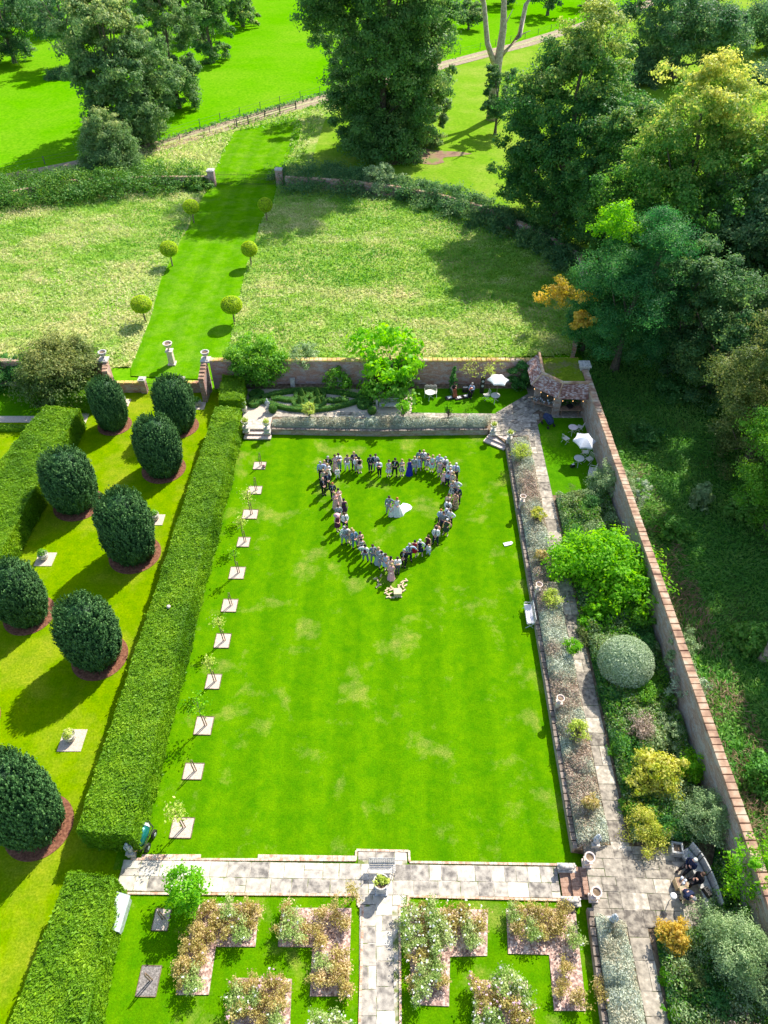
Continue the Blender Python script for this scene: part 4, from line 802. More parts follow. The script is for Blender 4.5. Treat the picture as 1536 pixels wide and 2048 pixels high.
# statues
def statue(px, py, z, h, label, mat=None, rz=0):
    p = G(px,py,z); t = thing('garden_statue', label, 'statue', (p.x,p.y,z), rz); s = h/1.5
    MB().box((0,0,.2*s),(.4*s,.4*s,.4*s)).box((0,0,.43*s),(.46*s,.46*s,.06*s)).build('plinth', m_stone, t)
    mb = MB(); mb.tube([(0,0,.45*s),(.02*s,0,.7*s),(0,0,.95*s),(0,-.01*s,1.15*s),(0,0,1.26*s)],[.15*s,.13*s,.1*s,.14*s,.05*s],10)
    mb.tube([(0,0,1.24*s),(0,-.01*s,1.3*s),(0,-.01*s,1.38*s),(0,0,1.46*s)],[.045*s,.075*s,.085*s,.03*s],9)
    for q in (-1,1): mb.tube([(q*.13*s,0,1.15*s),(q*.2*s,-.05*s,.98*s),(q*.08*s,-.16*s,.92*s)],[.045*s,.038*s,.028*s],7); mb.tube([(q*.06*s,0,.75*s),(q*.09*s,-.03*s,.45*s)],[.08*s,.06*s],7)
    mb.build('figure', mat or m_lead, t, smooth=True); return t
statue(490,823,TZ,1.4,'weathered standing statue at the very left end of the parterre'); statue(537,824,TZ,1.45,'pale standing statue next to the box ball at the left of the parterre')
statue(266,1708,0,1.5,'lead statue beside the green mower at the lower end of the long hedge'); statue(240,1800,0,1.5,'dark and white statue at the top end of the pale ridged box')
statue(1187,1690,TZ,1.4,'pale statue half inside the lavender above the paved court'); statue(1218,1848,TZ,1.5,'dark statue standing at the top of the lower lavender border')
urn('step_urn', 493,862,TZ,.9,'planted urn left of the top left steps, with pale yellow flowers', ped=.25, plant=L_lemon); urn('step_urn', 535,864,TZ,.9,'planted urn right of the top left steps, with pale yellow flowers', ped=.25, plant=L_lemon)
urn('step_urn', 986,868,TZ,.8,'planted urn left of the angled steps', ped=.25, plant=L_lemon); urn('step_urn', 1018,884,TZ,.8,'planted urn right of the angled steps, with pale yellow flowers', ped=.25, plant=L_lemon)
urn('step_urn', 1172,1728,TZ,.68,'big pale urn at the upper side of the brick steps by the paved court', ped=.3, mat=m_terra); urn('step_urn', 1185,1797,TZ,.68,'big pale urn at the lower side of the brick steps by the paved court', ped=.3, mat=m_terra)
for px,py,lb in ((1042,1016,'pale stone urn in the right lavender border, farthest of three'),(1073,1192,'pale stone urn in the right lavender border just above the white bench'),(1114,1418,'pale stone urn in the right lavender border, nearest of three')):
    urn('border_urn', px, py, TZ, .62, lb, ped=.6, mat=m_terra)
# lions
for px,py,lb in ((1133,1736,'stone lion lying on a block at the upper side of the brick steps'),(1142,1803,'stone lion lying on a block at the lower side of the brick steps')):
    p = G(px,py,0.3); t = thing('stone_lion', lb, 'statue', (p.x,p.y,0), YAW, 'stone lions'); t.scale = (.75,.75,.75); MB().box((0,0,.2),(1.1,.5,.4)).box((0,0,.43),(1.2,.6,.07)).build('plinth', m_stone, t)
    mb = MB(); mb.tube([(.4,0,.6),(.1,0,.62),(-.2,0,.68),(-.38,0,.78)],[.14,.17,.19,.14],10); mb.tube([(-.34,0,.8),(-.47,0,.86),(-.6,0,.8)],[.2,.17,.07],10)
    for s in (-1,1): mb.tube([(-.25,s*.13,.6),(-.6,s*.12,.51)],[.08,.05],7); mb.tube([(.35,s*.17,.56),(.1,s*.2,.51)],[.1,.05],7)
    mb.tube([(.5,0,.6),(.62,.1,.55),(.5,.2,.52)],[.04,.03,.03],6); mb.build('lion', m_stone, t, smooth=True)
# ---------------- lavender and borders ----------------
def border(name, label, poly, h, mats, dens, seed, z=TZ, leaf=.12, mounds=1.6, kind=None):
    rng = np.random.default_rng(seed); org = sum((Vector((p[0],p[1],0)) for p in poly), Vector())/len(poly); org.z = z
    t = thing(name, label, 'border', org); x, y = scatter([(p[0],p[1]) for p in poly], dens, rng)
    xs = np.array([p[0] for p in poly]); 
    m1 = fbm(x*mounds, y*mounds, seed, 2); ed = np.ones(len(x))
    P2 = [np.array([p[0],p[1]]) for p in poly]
    for i in range(len(P2)):
        a, b = P2[i], P2[(i+1)%len(P2)]; d = b-a; L = np.linalg.norm(d); tt = np.clip(((x-a[0])*d[0]+(y-a[1])*d[1])/L**2,0,1); dist = np.hypot(x-a[0]-d[0]*tt, y-a[1]-d[1]*tt); ed = np.minimum(ed, np.clip(dist/.3,0,1)**.5)
    kc = max(4, int(len(x)/dens/.55)); cid = rng.integers(0, len(x), kc); dm = np.full(len(x), 9.)
    for c_ in cid: dm = np.minimum(dm, np.hypot(x-x[c_], y-y[c_])/(.45+.35*((c_*7919)%97)/97))
    top = h*(.35+.55*m1+.45*np.sqrt(np.clip(1-dm**2,0,1)))*(.4+.6*ed); zz = top*(1-.45*rng.random(len(x))**2)
    P = np.stack([x-org.x, y-org.y, zz], -1); sel = rng.random(len(x)); pat = fbm(x*.8+9, y*.8, seed+4, 2)+rng.normal(size=len(x))*.12
    cuts = np.quantile(pat, np.linspace(0,1,len(mats)+1)[1:-1]) if len(mats) > 1 else []
    which = np.searchsorted(cuts, pat)
    for j, (nm, m_) in enumerate(mats):
        k = which == j; n = k.sum(); Tn = rng.normal(size=(n,3))*.6+[0,0,.9]
        obj(nm, cards(nm, P[k], rng.normal(size=(n,3))+[0,-.2,.9], leaf*(.6+.8*rng.random(n)), .5*m1[k]+.5*rng.random(n), .45, T=Tn, rng=rng, mat=m_), None, t)
    mb = MB(); mb.slab([(p[0]*.97+org.x*.03-org.x, p[1]*.985+org.y*.015-org.y) for p in poly], 0, h*.22, 0, .2); mb.build('inner_growth', mats[0][1], t)
    return t
def toff(p, x): return Vector((p.x+x, p.y, 0))
LAV = [('silver_foliage',L_lavb),('foliage',L_lav),('brown_stalks',L_lavs)]
border('lavender_border', 'long grey lavender border between the lawn retaining wall and the stone path on the right', [toff(W0,.12), toff(W1,.12), G(1217,1690,TZ), G(vp(1290,2043,1000),1000,TZ), G(vp(1290,2043,880),880,TZ)], .75, LAV, 900, 31, leaf=.11)
border('lavender_border', 'grey-green lavender border beside the rose garden at lower right', [toff(W2,.12)+Vector((0,-.35,0)), toff(W4,.1), G(1345,2400,TZ), G(1287,2043,TZ), G(1247,1850,TZ)], .85, LAV[:2], 1000, 32, leaf=.10)
border('lavender_border', 'silvery lavender border on top of the retaining wall at the far end of the lawn', [p+Vector((0,.12,0)) for p in TF]+[G(985,834,TZ+.3), G(545,838,TZ+.3)], .7, [('silver_foliage',L_lavb),('foliage',L_lav)], 900, 33, leaf=.12)
# ---------------- shrubs ----------------
def shrub(px, py, z, wpx, hm, mat, label, seed, prof='dome', leaf=.14, n=70, per=110, cr=.17, uneven=.3, t0=.02, name='shrub', trunk=False, sq=.8, cat='shrub', dens=1.0, asp=.6, tip=None, rmin=.45):
    p = G(px, py, z); wd = wpx*SC(px, py, z); k = max(12, int(n)); 
    return tree(name, label, (p.x,p.y,z), hm, wd, mat, prof=prof, t0=t0, seed=seed, nclump=k, per=per, leaf=leaf, cat=cat, trunk=trunk, cr=cr, uneven=uneven, key='%s_%d' % (name, seed), sq=sq, asp=asp, tip=tip, rmin=rmin, tr=.07)
S = shrub
S(520,762,TZ,118,4.3,L_mid,'leafy green tree leaning over the left end of the brick garden wall',201,'vase',.2,130,150,.13,t0=.1,name='garden_tree',trunk=True,cat='tree',tip=(.4,.35),uneven=.4)
S(782,772,TZ,155,5.4,L_bright,'broad-leaved tree with loose bright green leaves behind the stone bench',202,'vase',.42,75,34,.12,t0=.22,name='garden_tree',trunk=True,cat='tree',uneven=.5,asp=.8)
S(780,790,TZ,120,1.9,L_mid,'dark low growth with big leaves round the foot of the broad-leaved tree',203,'dome',.34,50,40,.17,asp=.8)
S(617,752,TZ,66,3.1,L_willow,'grey-green climber topping the brick wall behind the parterre',204,'vase',.15,50,100,.15,t0=.35,trunk=True,name='wall_shrub')
S(676,775,TZ,60,1.9,L_mid,'sprawling green climber low on the brick wall right of the parterre centre',205,'dome',.2,35,60,.2,name='wall_shrub')
S(905,784,TZ,17,2.9,L_deep,'narrow dark conifer against the brick wall behind the cellist',206,'cone',.12,50,90,.2,uneven=.1,name='conifer')
S(1036,775,TZ,42,2.7,L_deep,'dark ivy mass on the brick wall left of the tiled loggia',207,'oak',.18,60,90,.18,name='ivy')
S(955,772,TZ,92,2.9,L_lemon,'pale-flowered climbing rose spread along the top of the brick wall above the musicians',208,'vase',.13,34,28,.13,t0=.6,trunk=False,name='climbing_rose',uneven=.6)
S(130,785,0,165,4.8,L_olive,'big mixed autumn-tinted shrub tree at far left above the shaded lawn',209,'oak',.2,170,150,.13,trunk=True,name='garden_tree',cat='tree',tip=(.5,.4),uneven=.35)
S(90,770,0,90,3.6,L_mid,'dark green shrub under the autumn-tinted shrub tree at far left',210,'dome',.18,70,120,.16)
S(165,760,0,90,4.3,L_olive,'right half of the autumn-tinted shrub clump next to the ramped brick wall',211,'oak',.18,80,130,.14,name='garden_tree',tip=(.5,.4))
for i, (px, w_) in enumerate(((10,90),(-60,100),(60,60))):
    S(px,768,0,w_,2.9,L_deep,['thick ivy over the far left brick wall, at the very edge of the picture','ivy clump on the far left wall, outside the edge','ivy clump on the far left wall beside the autumn shrub'][i],215+i,'oak',.16,70,110,.17,name='ivy')
# low plants below the wall
S(225,790,0,1,1,L_mid,'x',219) if 0 else None
# planting right of the path, from top to bottom
SHR = [
 (1205,985,80,2.6,L_willow,'green shrub against the wall just below the tea lawn','dome',.13,90,120),
 (1150,1005,70,.9,L_olive,'low brownish plants at the lower end of the tea lawn','dome',.12,50,80),
 (1180,1020,60,1.2,L_deep,'dark low shrub between the tea lawn and the bright sumac','dome',.12,50,90),
 (1232,1000,60,3.0,L_willow,'shrub spilling over the wall top above the bright sumac','vase',.13,60,110),
 (1262,1035,44,3.9,L_silver,'variegated climber hanging over the wall right of the sumac','vase',.13,30,80),
 (1210,1160,190,3.3,L_bright,'large bright lime green sumac with frond-like leaves in the right border','dome',.3,150,95),
 (1172,1130,115,2.4,L_bright,'left lobe of the bright lime green sumac by the path','dome',.28,60,90),
 (1252,1208,100,3.1,L_bright,'lower right lobe of the bright green sumac against the wall','dome',.28,60,90),
 (1195,1235,62,1.6,L_bright,'small yellow-green sumac sucker below the big bright one','dome',.26,36,80),
 (1270,1250,70,1.5,L_mid,'mid green shrub between the sumac and the silver ball','dome',.15,50,90),
 (1175,1280,50,.8,L_olive,'low rusty brown plants left of the silver ball','dome',.1,40,70),
 (1290,1300,60,1.2,L_deep,'dark shrub behind the silver ball','dome',.13,50,90),
 (1345,1330,62,3.2,L_willow,'ivy climbing over the wall right of the silver ball','oak',.13,60,110),
 (1292,1390,95,1.1,L_mid,'spreading green shrub just below the silver ball','dome',.14,80,90),
 (1360,1400,62,2.9,L_silver,'pale-leaved climber against the wall below the wall ivy','vase',.12,30,80),
 (1225,1400,58,.9,L_deep,'dark blue-green plant by the path below the silver ball','dome',.12,50,80),
 (1275,1468,80,1.3,L_lavs,'dusty pink fading flower clump in the right border','dome',.1,60,80),
 (1335,1480,62,1.5,L_willow,'grey-green shrub right of the dusty pink flowers','dome',.1,50,100),
 (1240,1500,48,.9,L_mid,'feathery green plant at the path edge below the dusty pink flowers','dome',.12,40,80),
 (1305,1560,105,2.0,L_yellow,'yellow and orange leaved shrub with bare stems in the right border','vase',.22,90,60),
 (1372,1555,80,1.5,L_bright,'bright green shrub right of the yellow and orange one','dome',.16,50,80),
 (1255,1560,50,1.0,L_mid,'low green growth left of the yellow and orange shrub','dome',.12,40,80),
 (1258,1622,46,.7,L_mid,'ferny low plant by the path above the golden shrub','dome',.12,40,70),
 (1285,1660,84,1.3,L_yellow,'round golden-leaved shrub beside the paved court','dome',.12,90,90),
 (1408,1650,112,2.4,L_willow,'willowy grey-green shrub above the curved bench','dome',.11,120,150),
 (1345,1660,60,1.1,L_deep,'dark green plant between the golden shrub and the willowy shrub','dome',.12,50,90),
 (1468,1768,120,3.4,L_bright,'glossy bright green small tree leaning over the wall by the curved bench','vase',.17,75,70),
 (1455,1915,145,3.3,L_willow,'big grey-green willow-like shrub below the curved bench','dome',.11,170,170),
 (1340,1880,62,1.5,L_orange,'amber-leaved shrub at the corner of the paved court','dome',.13,70,90),
 (1378,1965,75,1.0,L_olive,'rusty mixed perennials below the amber shrub','dome',.12,60,90),
 (1330,1960,30,.5,L_bright,'low bright green ground plants edging the lower path','dome',.1,30,60),
 (1345,2030,34,.5,L_bright,'low bright green ground plants at the bottom edge of the lower path','dome',.1,30,60),
 (1420,2010,90,1.1,L_deep,'dark mixed perennials in the lower right corner','dome',.12,80,90),
 (1500,1990,95,1.8,L_willow,'grey-green shrub in the bottom right corner','dome',.11,90,110),
 (1450,2080,110,1.3,L_lavs,'dusty brown perennials cut by the bottom edge','dome',.1,70,90),
 (1545,2080,100,1.8,L_mid,'green shrub at the very bottom right corner','dome',.12,70,90),
 (1380,2090,60,.9,L_mid,'leafy perennials cut by the bottom edge right of the path','dome',.12,50,80),
 (1520,1850,70,2.6,L_mid,'green climber against the wall at the lower right edge','dome',.14,50,90),
]
for i, (px,py,wp_,hm,mt,lb,pf,lf,n,per) in enumerate(SHR): S(px,py,TZ,wp_*1.06,hm,mt,lb,300+i,pf,lf*.82,int(n*.8),int(per*1.5),.15,uneven=.95,sq=.8,trunk=(pf=='vase'),rmin=.25,asp=.5)
ballbush(1241,1348,TZ,1.55,'large clipped silver variegated ball in the right-hand border', L_silver, 9, 14000, .09, 'silver_ball_shrub', .92)
border('ground_cover', 'dark green low planting filling the right-hand border between path and wall', [G(vp(1338,2043,r)+2,r,TZ) for r in (995,1300,1690)]+[G(1400,1690,TZ), RA+rd*34+Vector((0,0,TZ)), RA+rd*13+Vector((0,0,TZ))], .9, [('foliage',L_deep),('green_foliage',L_mid),('rusty_foliage',L_olive),('pale_foliage',L_willow)], 420, 41, leaf=.14)
border('ground_cover', 'low green planting filling the lower right corner bed', [G(1306,1862,TZ),G(1400,1860,TZ),RA+rd*38.5,RA+rd*50,G(1380,2300,TZ)], .9, [('foliage',L_deep),('green_foliage',L_mid),('rusty_foliage',L_olive),('pale_foliage',L_willow)], 460, 42, leaf=.12)
# standard roses in the lavender
for i, (px,py,w_,hm,mt,lb) in enumerate([(1040,925,44,1.6,L_lemon,'pale-flowered standard rose at the top of the right lavender border'),(1070,1050,30,1.6,L_yellow,'golden standard rose in the right lavender border near the farthest urn'),(1100,1215,40,1.5,L_lemon,'rounded cream standard rose right of the white bench'),(1078,1130,26,1.4,L_rose,'thin pink standard rose in the upper middle of the right lavender border'),(1140,1310,34,1.4,L_bright,'yellow-green standard rose in the middle of the right lavender border'),(1150,1480,44,1.5,L_lemon,'sparse yellowish standard rose below the nearest border urn'),(1172,1620,30,1.4,L_rose,'thin standard rose near the lower end of the right lavender border'),(620,840,24,1.7,L_lemon,'small standard tree in the silvery top border, left of centre'),(806,840,26,1.9,L_bright,'small pale green standard tree in the silvery top border near the stone bench'),(896,838,14,1.5,L_bright,'tiny standard tree in the silvery top border below the cellist')]):
    S(px,py,TZ,w_,hm,mt,lb,400+i,'ball',.1,26,60,.2,t0=.5,name='standard_rose',trunk=True,uneven=.4)
# ---------------- rose garden beds ----------------
BEDS = [('first L-shaped wood-chip bed at the left of the rose garden',[(400,1807),(519,1808),(511,1894),(432,1894),(418,1990),(352,1990),(372,1894)]),
 ('second L-shaped wood-chip bed, left of the middle path',[(564,1816),(703,1817),(697,1993),(620,1993),(625,1895),(556,1894)]),
 ('wood-chip bed at the bottom between the first two L-shaped beds',[(470,1956),(584,1958),(570,2300),(440,2300)]),
 ('L-shaped wood-chip bed right of the middle path',[(812,1816),(976,1820),(974,1912),(900,1914),(898,2013),(826,2010)]),
 ('rightmost L-shaped wood-chip bed below the brick steps',[(1012,1818),(1150,1818),(1172,2022),(1108,2022),(1098,1910),(1016,1908)]),
 ('wood-chip bed with pink and white roses at the bottom right of the rose garden',[(950,1960),(1055,1962),(1075,2300),(935,2300)]),
 ('narrow wood-chip bed at the bottom edge left of the middle path',[(618,2042),(700,2042),(694,2300),(606,2300)])]
for lb, pts in BEDS:
    P = [G(*p) for p in pts]; o0 = P[0]; mb = MB(); mb.slab([((p-o0).x,(p-o0).y) for p in P], 0, .05); o = mb.build('mulch_bed', m_mulch, None, (o0.x,o0.y,.012)); tag(o, lb, 'flower bed', 'wood-chip beds of the rose garden')
def rosemesh(key, h, wd, mat, seed, n=420, leaf=.085, fl=None, nf=0):
    rng = np.random.default_rng(seed); st = MB(); rr = random.Random(seed); tips = []
    for k in range(9):
        a = rr.random()*6.283; b = rr.uniform(.2,1)*wd/2; tip = Vector((math.cos(a)*b, math.sin(a)*b, h*rr.uniform(.6,1))); st.tube([(0,0,0),tip*.5+Vector((0,0,.1*h)),tip],[.014,.011,.006],4); tips.append(tip)
    ci = rng.integers(0, 9, n); C_ = np.array([t_[:] for t_ in tips]); f = .35+.65*rng.random(n)**.6; P = C_[ci]*f[:,None]+rng.normal(size=(n,3))*[.1,.1,.07]
    fo = cards(key, P, rng.normal(size=(n,3))+[0,0,.7], leaf*(.6+.8*rng.random(n)), rng.random(9)[ci]*.5+.5*rng.random(n), .65, rng=rng, mat=mat)
    me = [('foliage', fo), ('stems', st.mesh('stems'))]; me[1][1].materials.append(m_twig)
    if nf:
        P = C_[rng.integers(0,9,nf)]+rng.normal(size=(nf,3))*[.12,.12,.06]+[0,0,.06]; P = np.repeat(P, 5, 0)+rng.normal(size=(nf*5,3))*.02
        me.append(('blossom', cards('blossom', P, rng.normal(size=(nf*5,3))*.7+[0,0,1], .08, rng.random(nf*5), .9, rng=rng, mat=fl)))
    return me
RM = {'y1': rosemesh('ry1',.95,1.0,L_rose,1,950,fl=L_pet_p,nf=2), 'y2': rosemesh('ry2',.8,1.1,L_rose,2,800), 'g1': rosemesh('rg1',1.1,1.1,L_roseg,3,1000,fl=L_pet_w,nf=3), 'g2': rosemesh('rg2',.85,.9,L_rose,4,700),
 'w1': rosemesh('rw1',1.2,1.2,L_roseg,5,1000,fl=L_pet_w,nf=12), 'w2': rosemesh('rw2',1.0,1.1,L_rose,6,850,fl=L_pet_w,nf=6), 'p1': rosemesh('rp1',1.2,1.2,L_rose,7,850,fl=L_pet_p,nf=14), 'p2': rosemesh('rp2',1.1,1.1,L_roseg,8,850,fl=L_pet_w,nf=8), 'b': rosemesh('rb',.9,1.1,L_rose,9,700), 't': rosemesh('rt',1.9,1.3,L_rose,10,420)}
def rose(kind, px, py, lb, grp, k):
    p = G(px,py,.1); t = thing('rose_bush', lb, 'rose bush', (p.x,p.y,.04), k*2.1, grp)
    for nm, me in RM[kind]: obj(nm, me, None, t)
    s = .85+.3*((k*37)%10)/10; t.scale = (s,s,s)
ROSEB = [(0,'yyg','yellowing rose bush in the leftmost L-shaped bed',[(408,1826),(432,1830),(458,1822),(484,1826),(508,1824),(400,1856),(426,1862),(456,1858),(484,1866),(380,1890),(402,1900),(372,1925),(396,1934),(366,1960),(390,1965),(410,1880),(500,1850)]),
 (1,'ybg','thin rose bush in the bed left of the middle path',[(575,1830),(566,1862),(590,1872),(612,1868),(645,1830),(672,1836),(640,1880),(690,1850),(650,1930),(676,1920),(640,1960),(668,1965),(690,1975),(690,1940),(590,1840)]),
 (2,'ygp','rusty green rose bush in the lower left bed',[(482,1975),(510,1970),(540,1976),(568,1975),(475,2005),(505,2010),(535,2004),(562,2008),(480,2036),(520,2040),(552,2036)]),
 (3,'wwg','white-flowering rose bush right of the middle path',[(815,1835),(838,1826),(862,1832),(888,1835),(820,1862),(846,1858),(872,1864),(900,1856),(930,1850),(955,1848),(826,1890),(852,1888),(880,1892),(834,1925),(866,1930),(826,1965),(852,1960),(884,1962),(838,1992),(915,1835),(940,1880)]),
 (4,'gyb','green rose bush in the rightmost L-shaped bed',[(1022,1832),(1046,1826),(1070,1830),(1096,1826),(1120,1832),(1030,1862),(1060,1866),(1090,1866),(1112,1856),(1130,1935),(1120,1980),(1150,2000),(1142,1880)]),
 (5,'ppw','pink-flowering rose bush in the lower right bed',[(958,1975),(985,1968),(1012,1975),(1040,1976),(955,2005),(984,2000),(1014,2008),(1044,2004),(958,2036),(990,2040),(1024,2038),(1052,2036)]),
 (6,'wp','pale rose bush at the bottom edge',[(632,2052),(655,2050),(680,2054),(645,2070),(672,2074)])]
KK = {'y':('y1','y2'),'g':('g1','g2'),'w':('w1','w2'),'p':('p1','p2'),'b':('b','b')}
for bi, pat, lb, pts in ROSEB:
    ORD = ['first','second','third','fourth','fifth','sixth']; rows = []
    for q_ in sorted(pts, key=lambda q_: q_[1]):
        if rows and q_[1]-rows[-1][0][1] < 15: rows[-1].append(q_)
        else: rows.append([q_])
    for k, (px,py) in enumerate(pts):
        r_ = next(i for i, r in enumerate(rows) if (px,py) in r); c_ = sorted(rows[r_]).index((px,py))
        rose(KK[pat[k%len(pat)]][k%2], px, py, ('%s, row %s, %s from left' % (lb, ORD[min(r_,5)], ORD[c_])) if len(rows[r_]) > 1 else '%s, alone in the %s row' % (lb, ORD[min(r_,5)]), 'rose bushes of bed %s' % 'abcdefg'[bi], k+bi*5)
rose('t', 672, 1822, 'tall straggly rose at the top of the second bed, reaching over the stone path', None, 3); rose('t', 705, 1800, 'arching yellowish rose spray at the corner of the crossing paths', None, 5)
rose('y1', 1196, 1985, 'single yellowish standard rose leaning by the lower lavender border', None, 2)
S(384,1800,0,88,2.6,L_bright,'small bright yellow-green tree beside the pale path at lower left',450,'ball',.15,60,60,.16,t0=.25,name='garden_tree',trunk=True,cat='tree')
# ---------------- ivy on boundary walls, meadow growth ----------------
for i, (px,py,w_,h_,lb) in enumerate([(60,395,130,1.9,'ivy hump on the boundary wall at the left edge'),(150,386,130,2.0,'rounded ivy hump on the boundary wall left of the iron gate'),(225,382,120,1.9,'ivy hump on the boundary wall below the round evergreen bush'),(-40,405,120,1.8,'ivy hump on the boundary wall outside the left edge'),(320,372,110,1.3,'thin ivy along the boundary wall nearest the iron gate pier'),(395,372,50,1.2,'rusty low ivy against the left iron gate pier'),
 (620,366,100,1.5,'dark ivy hump on the shaded wall right of the iron gate'),(700,372,110,1.5,'dark ivy hump under the huge central lime'),(765,380,60,2.8,'spiky pale green shrub on the boundary wall below the huge lime'),(820,392,80,1.8,'ivy hump on the curving wall right of the spiky shrub'),(880,408,90,1.7,'second ivy hump along the curving wall'),(950,432,80,1.7,'ivy hump halfway along the curving wall'),(1010,456,80,1.6,'dark ivy on the curving wall in tree shade'),(1075,490,80,1.5,'dark ivy below the yellow-tipped tree'),(1130,522,70,1.4,'last dark ivy hump before the feathery tree'),(480,368,1,.1,'')]):
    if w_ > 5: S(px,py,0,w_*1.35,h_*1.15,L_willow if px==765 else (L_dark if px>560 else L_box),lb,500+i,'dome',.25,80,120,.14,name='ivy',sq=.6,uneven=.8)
def mead_tone(x, y, seed): return np.clip(.5+1.5*(fbm(x*.11, y*.2, seed, 2)-.5)+1.3*(fbm(x*.6, y*1.0, seed+3, 3)-.5)+.18*(x < -22)+.02, 0, 1)
def scatter_stuff(name, poly, dens, hgt, mat, seed, hole=None, size=(.2,.45), z0=0, asp=.35, zfun=None, patch=None):
    rng = np.random.default_rng(seed); x, y = scatter([(p[0],p[1]) for p in poly], dens, rng)
    if hole is not None: k = ~inpoly(x, y, hole); x, y = x[k], y[k]
    if patch: k = fbm(x*patch, y*patch, seed, 3) > rng.uniform(.3,.62,len(x)); x, y = x[k], y[k]
    n = len(x); hh = hgt*(.3+fbm(x*.35, y*.35, seed+1, 3))*rng.uniform(.3,1,n); z = z0+hh*.6+(zfun(x,y) if zfun else 0)
    lean = np.stack([fbm(x*.15, y*.15, 61, 2)-.5, fbm(x*.15, y*.15, 62, 2)-.5, np.full(n,.35)], -1)
    me = cards(name, np.stack([x,y,z],-1), rng.normal(size=(n,3))*.6+[0,-.3,.8], rng.uniform(*size,n), (mead_tone(x,y,seed)*.8+.25*rng.random(n)-.02 if 'grass' in name and 'dead' not in name else .5*fbm(x*.8,y*.8,seed+2,3)+.5*rng.random(n)), asp, T=lean*2+rng.normal(size=(n,3))*.3, rng=rng, mat=mat)
    return obj(name, me)
rz_ = lambda x, y: .30*(fbm(x*.55, y*.55, 3, 4)-.4)
tag(scatter_stuff('meadow_grass', MEADOW, 34, .5, L_straw, 5, AVE, zfun=rz_), 'pale rough uncut meadow grass either side of the mown avenue', 'grass', kind='stuff')
UG = [RA+RN*.6, RB+RN*.6, RB+RN*14, G(1900,1200,0), G(2000,600,0), G(1540,560,0), G(1200,560,0), G(1172,640,0)]
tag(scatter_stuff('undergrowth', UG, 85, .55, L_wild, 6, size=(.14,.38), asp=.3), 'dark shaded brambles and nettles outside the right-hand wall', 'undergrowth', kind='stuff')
tag(scatter_stuff('dead_grass', [RA+RN*.6+rd*9, RA+RN*.6+rd*45, RA+RN*5+rd*45, RA+RN*4+rd*9], 90, .7, L_brown, 8, size=(.2,.6), asp=.1, patch=.5), 'tan dead grass along the outer foot of the right-hand wall', 'dead grass', kind='stuff')
tag(scatter_stuff('verge_grass', [G(*p) for p in [(0,350),(170,330),(330,290),(480,246),(590,222),(680,195),(640,240),(600,330),(560,350),(590,250),(470,262),(430,345),(300,352),(130,360),(0,385)]], 8, .5, L_straw, 9, size=(.3,.7)), 'rough pale grass between the boundary wall and the farm track', 'grass', kind='stuff')
rr = random.Random(5)
for i, (px,py,w_,h_,mt,lb) in enumerate([(1395,1010,40,2.2,L_willow,'pale young shrub standing in the undergrowth outside the wall'),(1345,1070,60,1.5,L_wild,'scrubby sunlit bush just outside the wall beside the dead grass'),(1290,880,70,1.4,L_deep,'dark bramble mound outside the wall near the tea lawn'),(1480,1030,70,1.6,L_wild,'leafy bramble mound at the foot of the right edge trees'),(1500,1290,80,1.6,L_wild,'bramble mound near the broken white stump'),(1520,1560,90,1.6,L_wild,'bramble mound at the right edge above the bright glossy tree'),(1350,790,90,1.3,L_deep,'dark sapling growth beneath the very dark trees')]):
    S(px,py,0,w_,h_,mt,lb,550+i,'dome',.2,50,80,.17,name='wild_bush')
p = G(1524,1320,0); mb = MB(); mb.tube([(0,0,0),(.1,.1,1.2),(.0,.3,2.2)],[.28,.24,.2],9); tag(mb.build('broken_stump', m_deadwood, loc=tuple(p)), 'broken pale tree stump at the right edge of the undergrowth', 'stump')
# ---------------- loggia in the corner ----------------
def cxy(px,py,z): p = G(px,py,z); return Vector((p.x,p.y,z))
RZ, EZ = 3.75, 2.75
rdg = [cxy(1083,724,RZ), cxy(1086,747,RZ), cxy(1126,766,RZ), cxy(1170,766,RZ)]; eav = [cxy(1057,743,EZ), cxy(1063,771,EZ), cxy(1116,798,EZ), cxy(1176,799,EZ)]
rdg[0].y = yb; eav[0].y = yb; 
for q in (rdg[3], eav[3]): q.x = (RA+rd*((RA.y-q.y)/-rd.y)).x-.02
inn = [Vector((q.x+ox, q.y+oy, RZ)) for q, ox, oy in zip(rdg, (.35,.35,.12,0), (0,.15,.35,.35))]
lo = Vector((eav[1].x, eav[1].y, TZ)); t = thing('loggia', 'corner garden loggia with angled tiled roof and mossy flat middle, against the two brick walls', 'pavilion', lo)
m_tile = M('clay_roof_tiles', [(.26,.13,.10),(.44,.26,.2),(.6,.52,.47)], 2.2, .9, .9, 7, lo=.36, hi=.66, useV=.35)
mb = MB(); rr = random.Random(2)
for i in range(3):
    a, b, c, d = eav[i], eav[i+1], rdg[i+1], rdg[i]; rows = 16
    nn = (b-a).cross(d-a).normalized()
    if nn.z < 0: nn = -nn
    for r in range(rows):
        f0, f1 = r/rows, (r+1)/rows; p0, p1 = a.lerp(d, f0), b.lerp(c, f0); p2, p3 = b.lerp(c, f1), a.lerp(d, f1); cols = max(3, int((p1-p0).length/.17))
        for k in range(cols):
            u0, u1 = k/cols, (k+1)/cols; q = [p0.lerp(p1,u0), p0.lerp(p1,u1), p3.lerp(p2,u1), p3.lerp(p2,u0)]; up = nn*(.05+rr.uniform(-.008,.012)); lowr = nn*.012
            V_ = [q[0]+up, q[1]+up-(q[1]-q[0])*.06, q[2]+lowr-(q[1]-q[0])*.06, q[3]+lowr]; V_ += [v-nn*.05 for v in V_]
            mb.add([v-lo for v in V_], [(0,1,2,3),(4,7,6,5),(0,4,5,1),(1,5,6,2),(3,7,4,0)], 0, rr.random())
o = mb.build('roof', m_tile, t)
mb = MB()
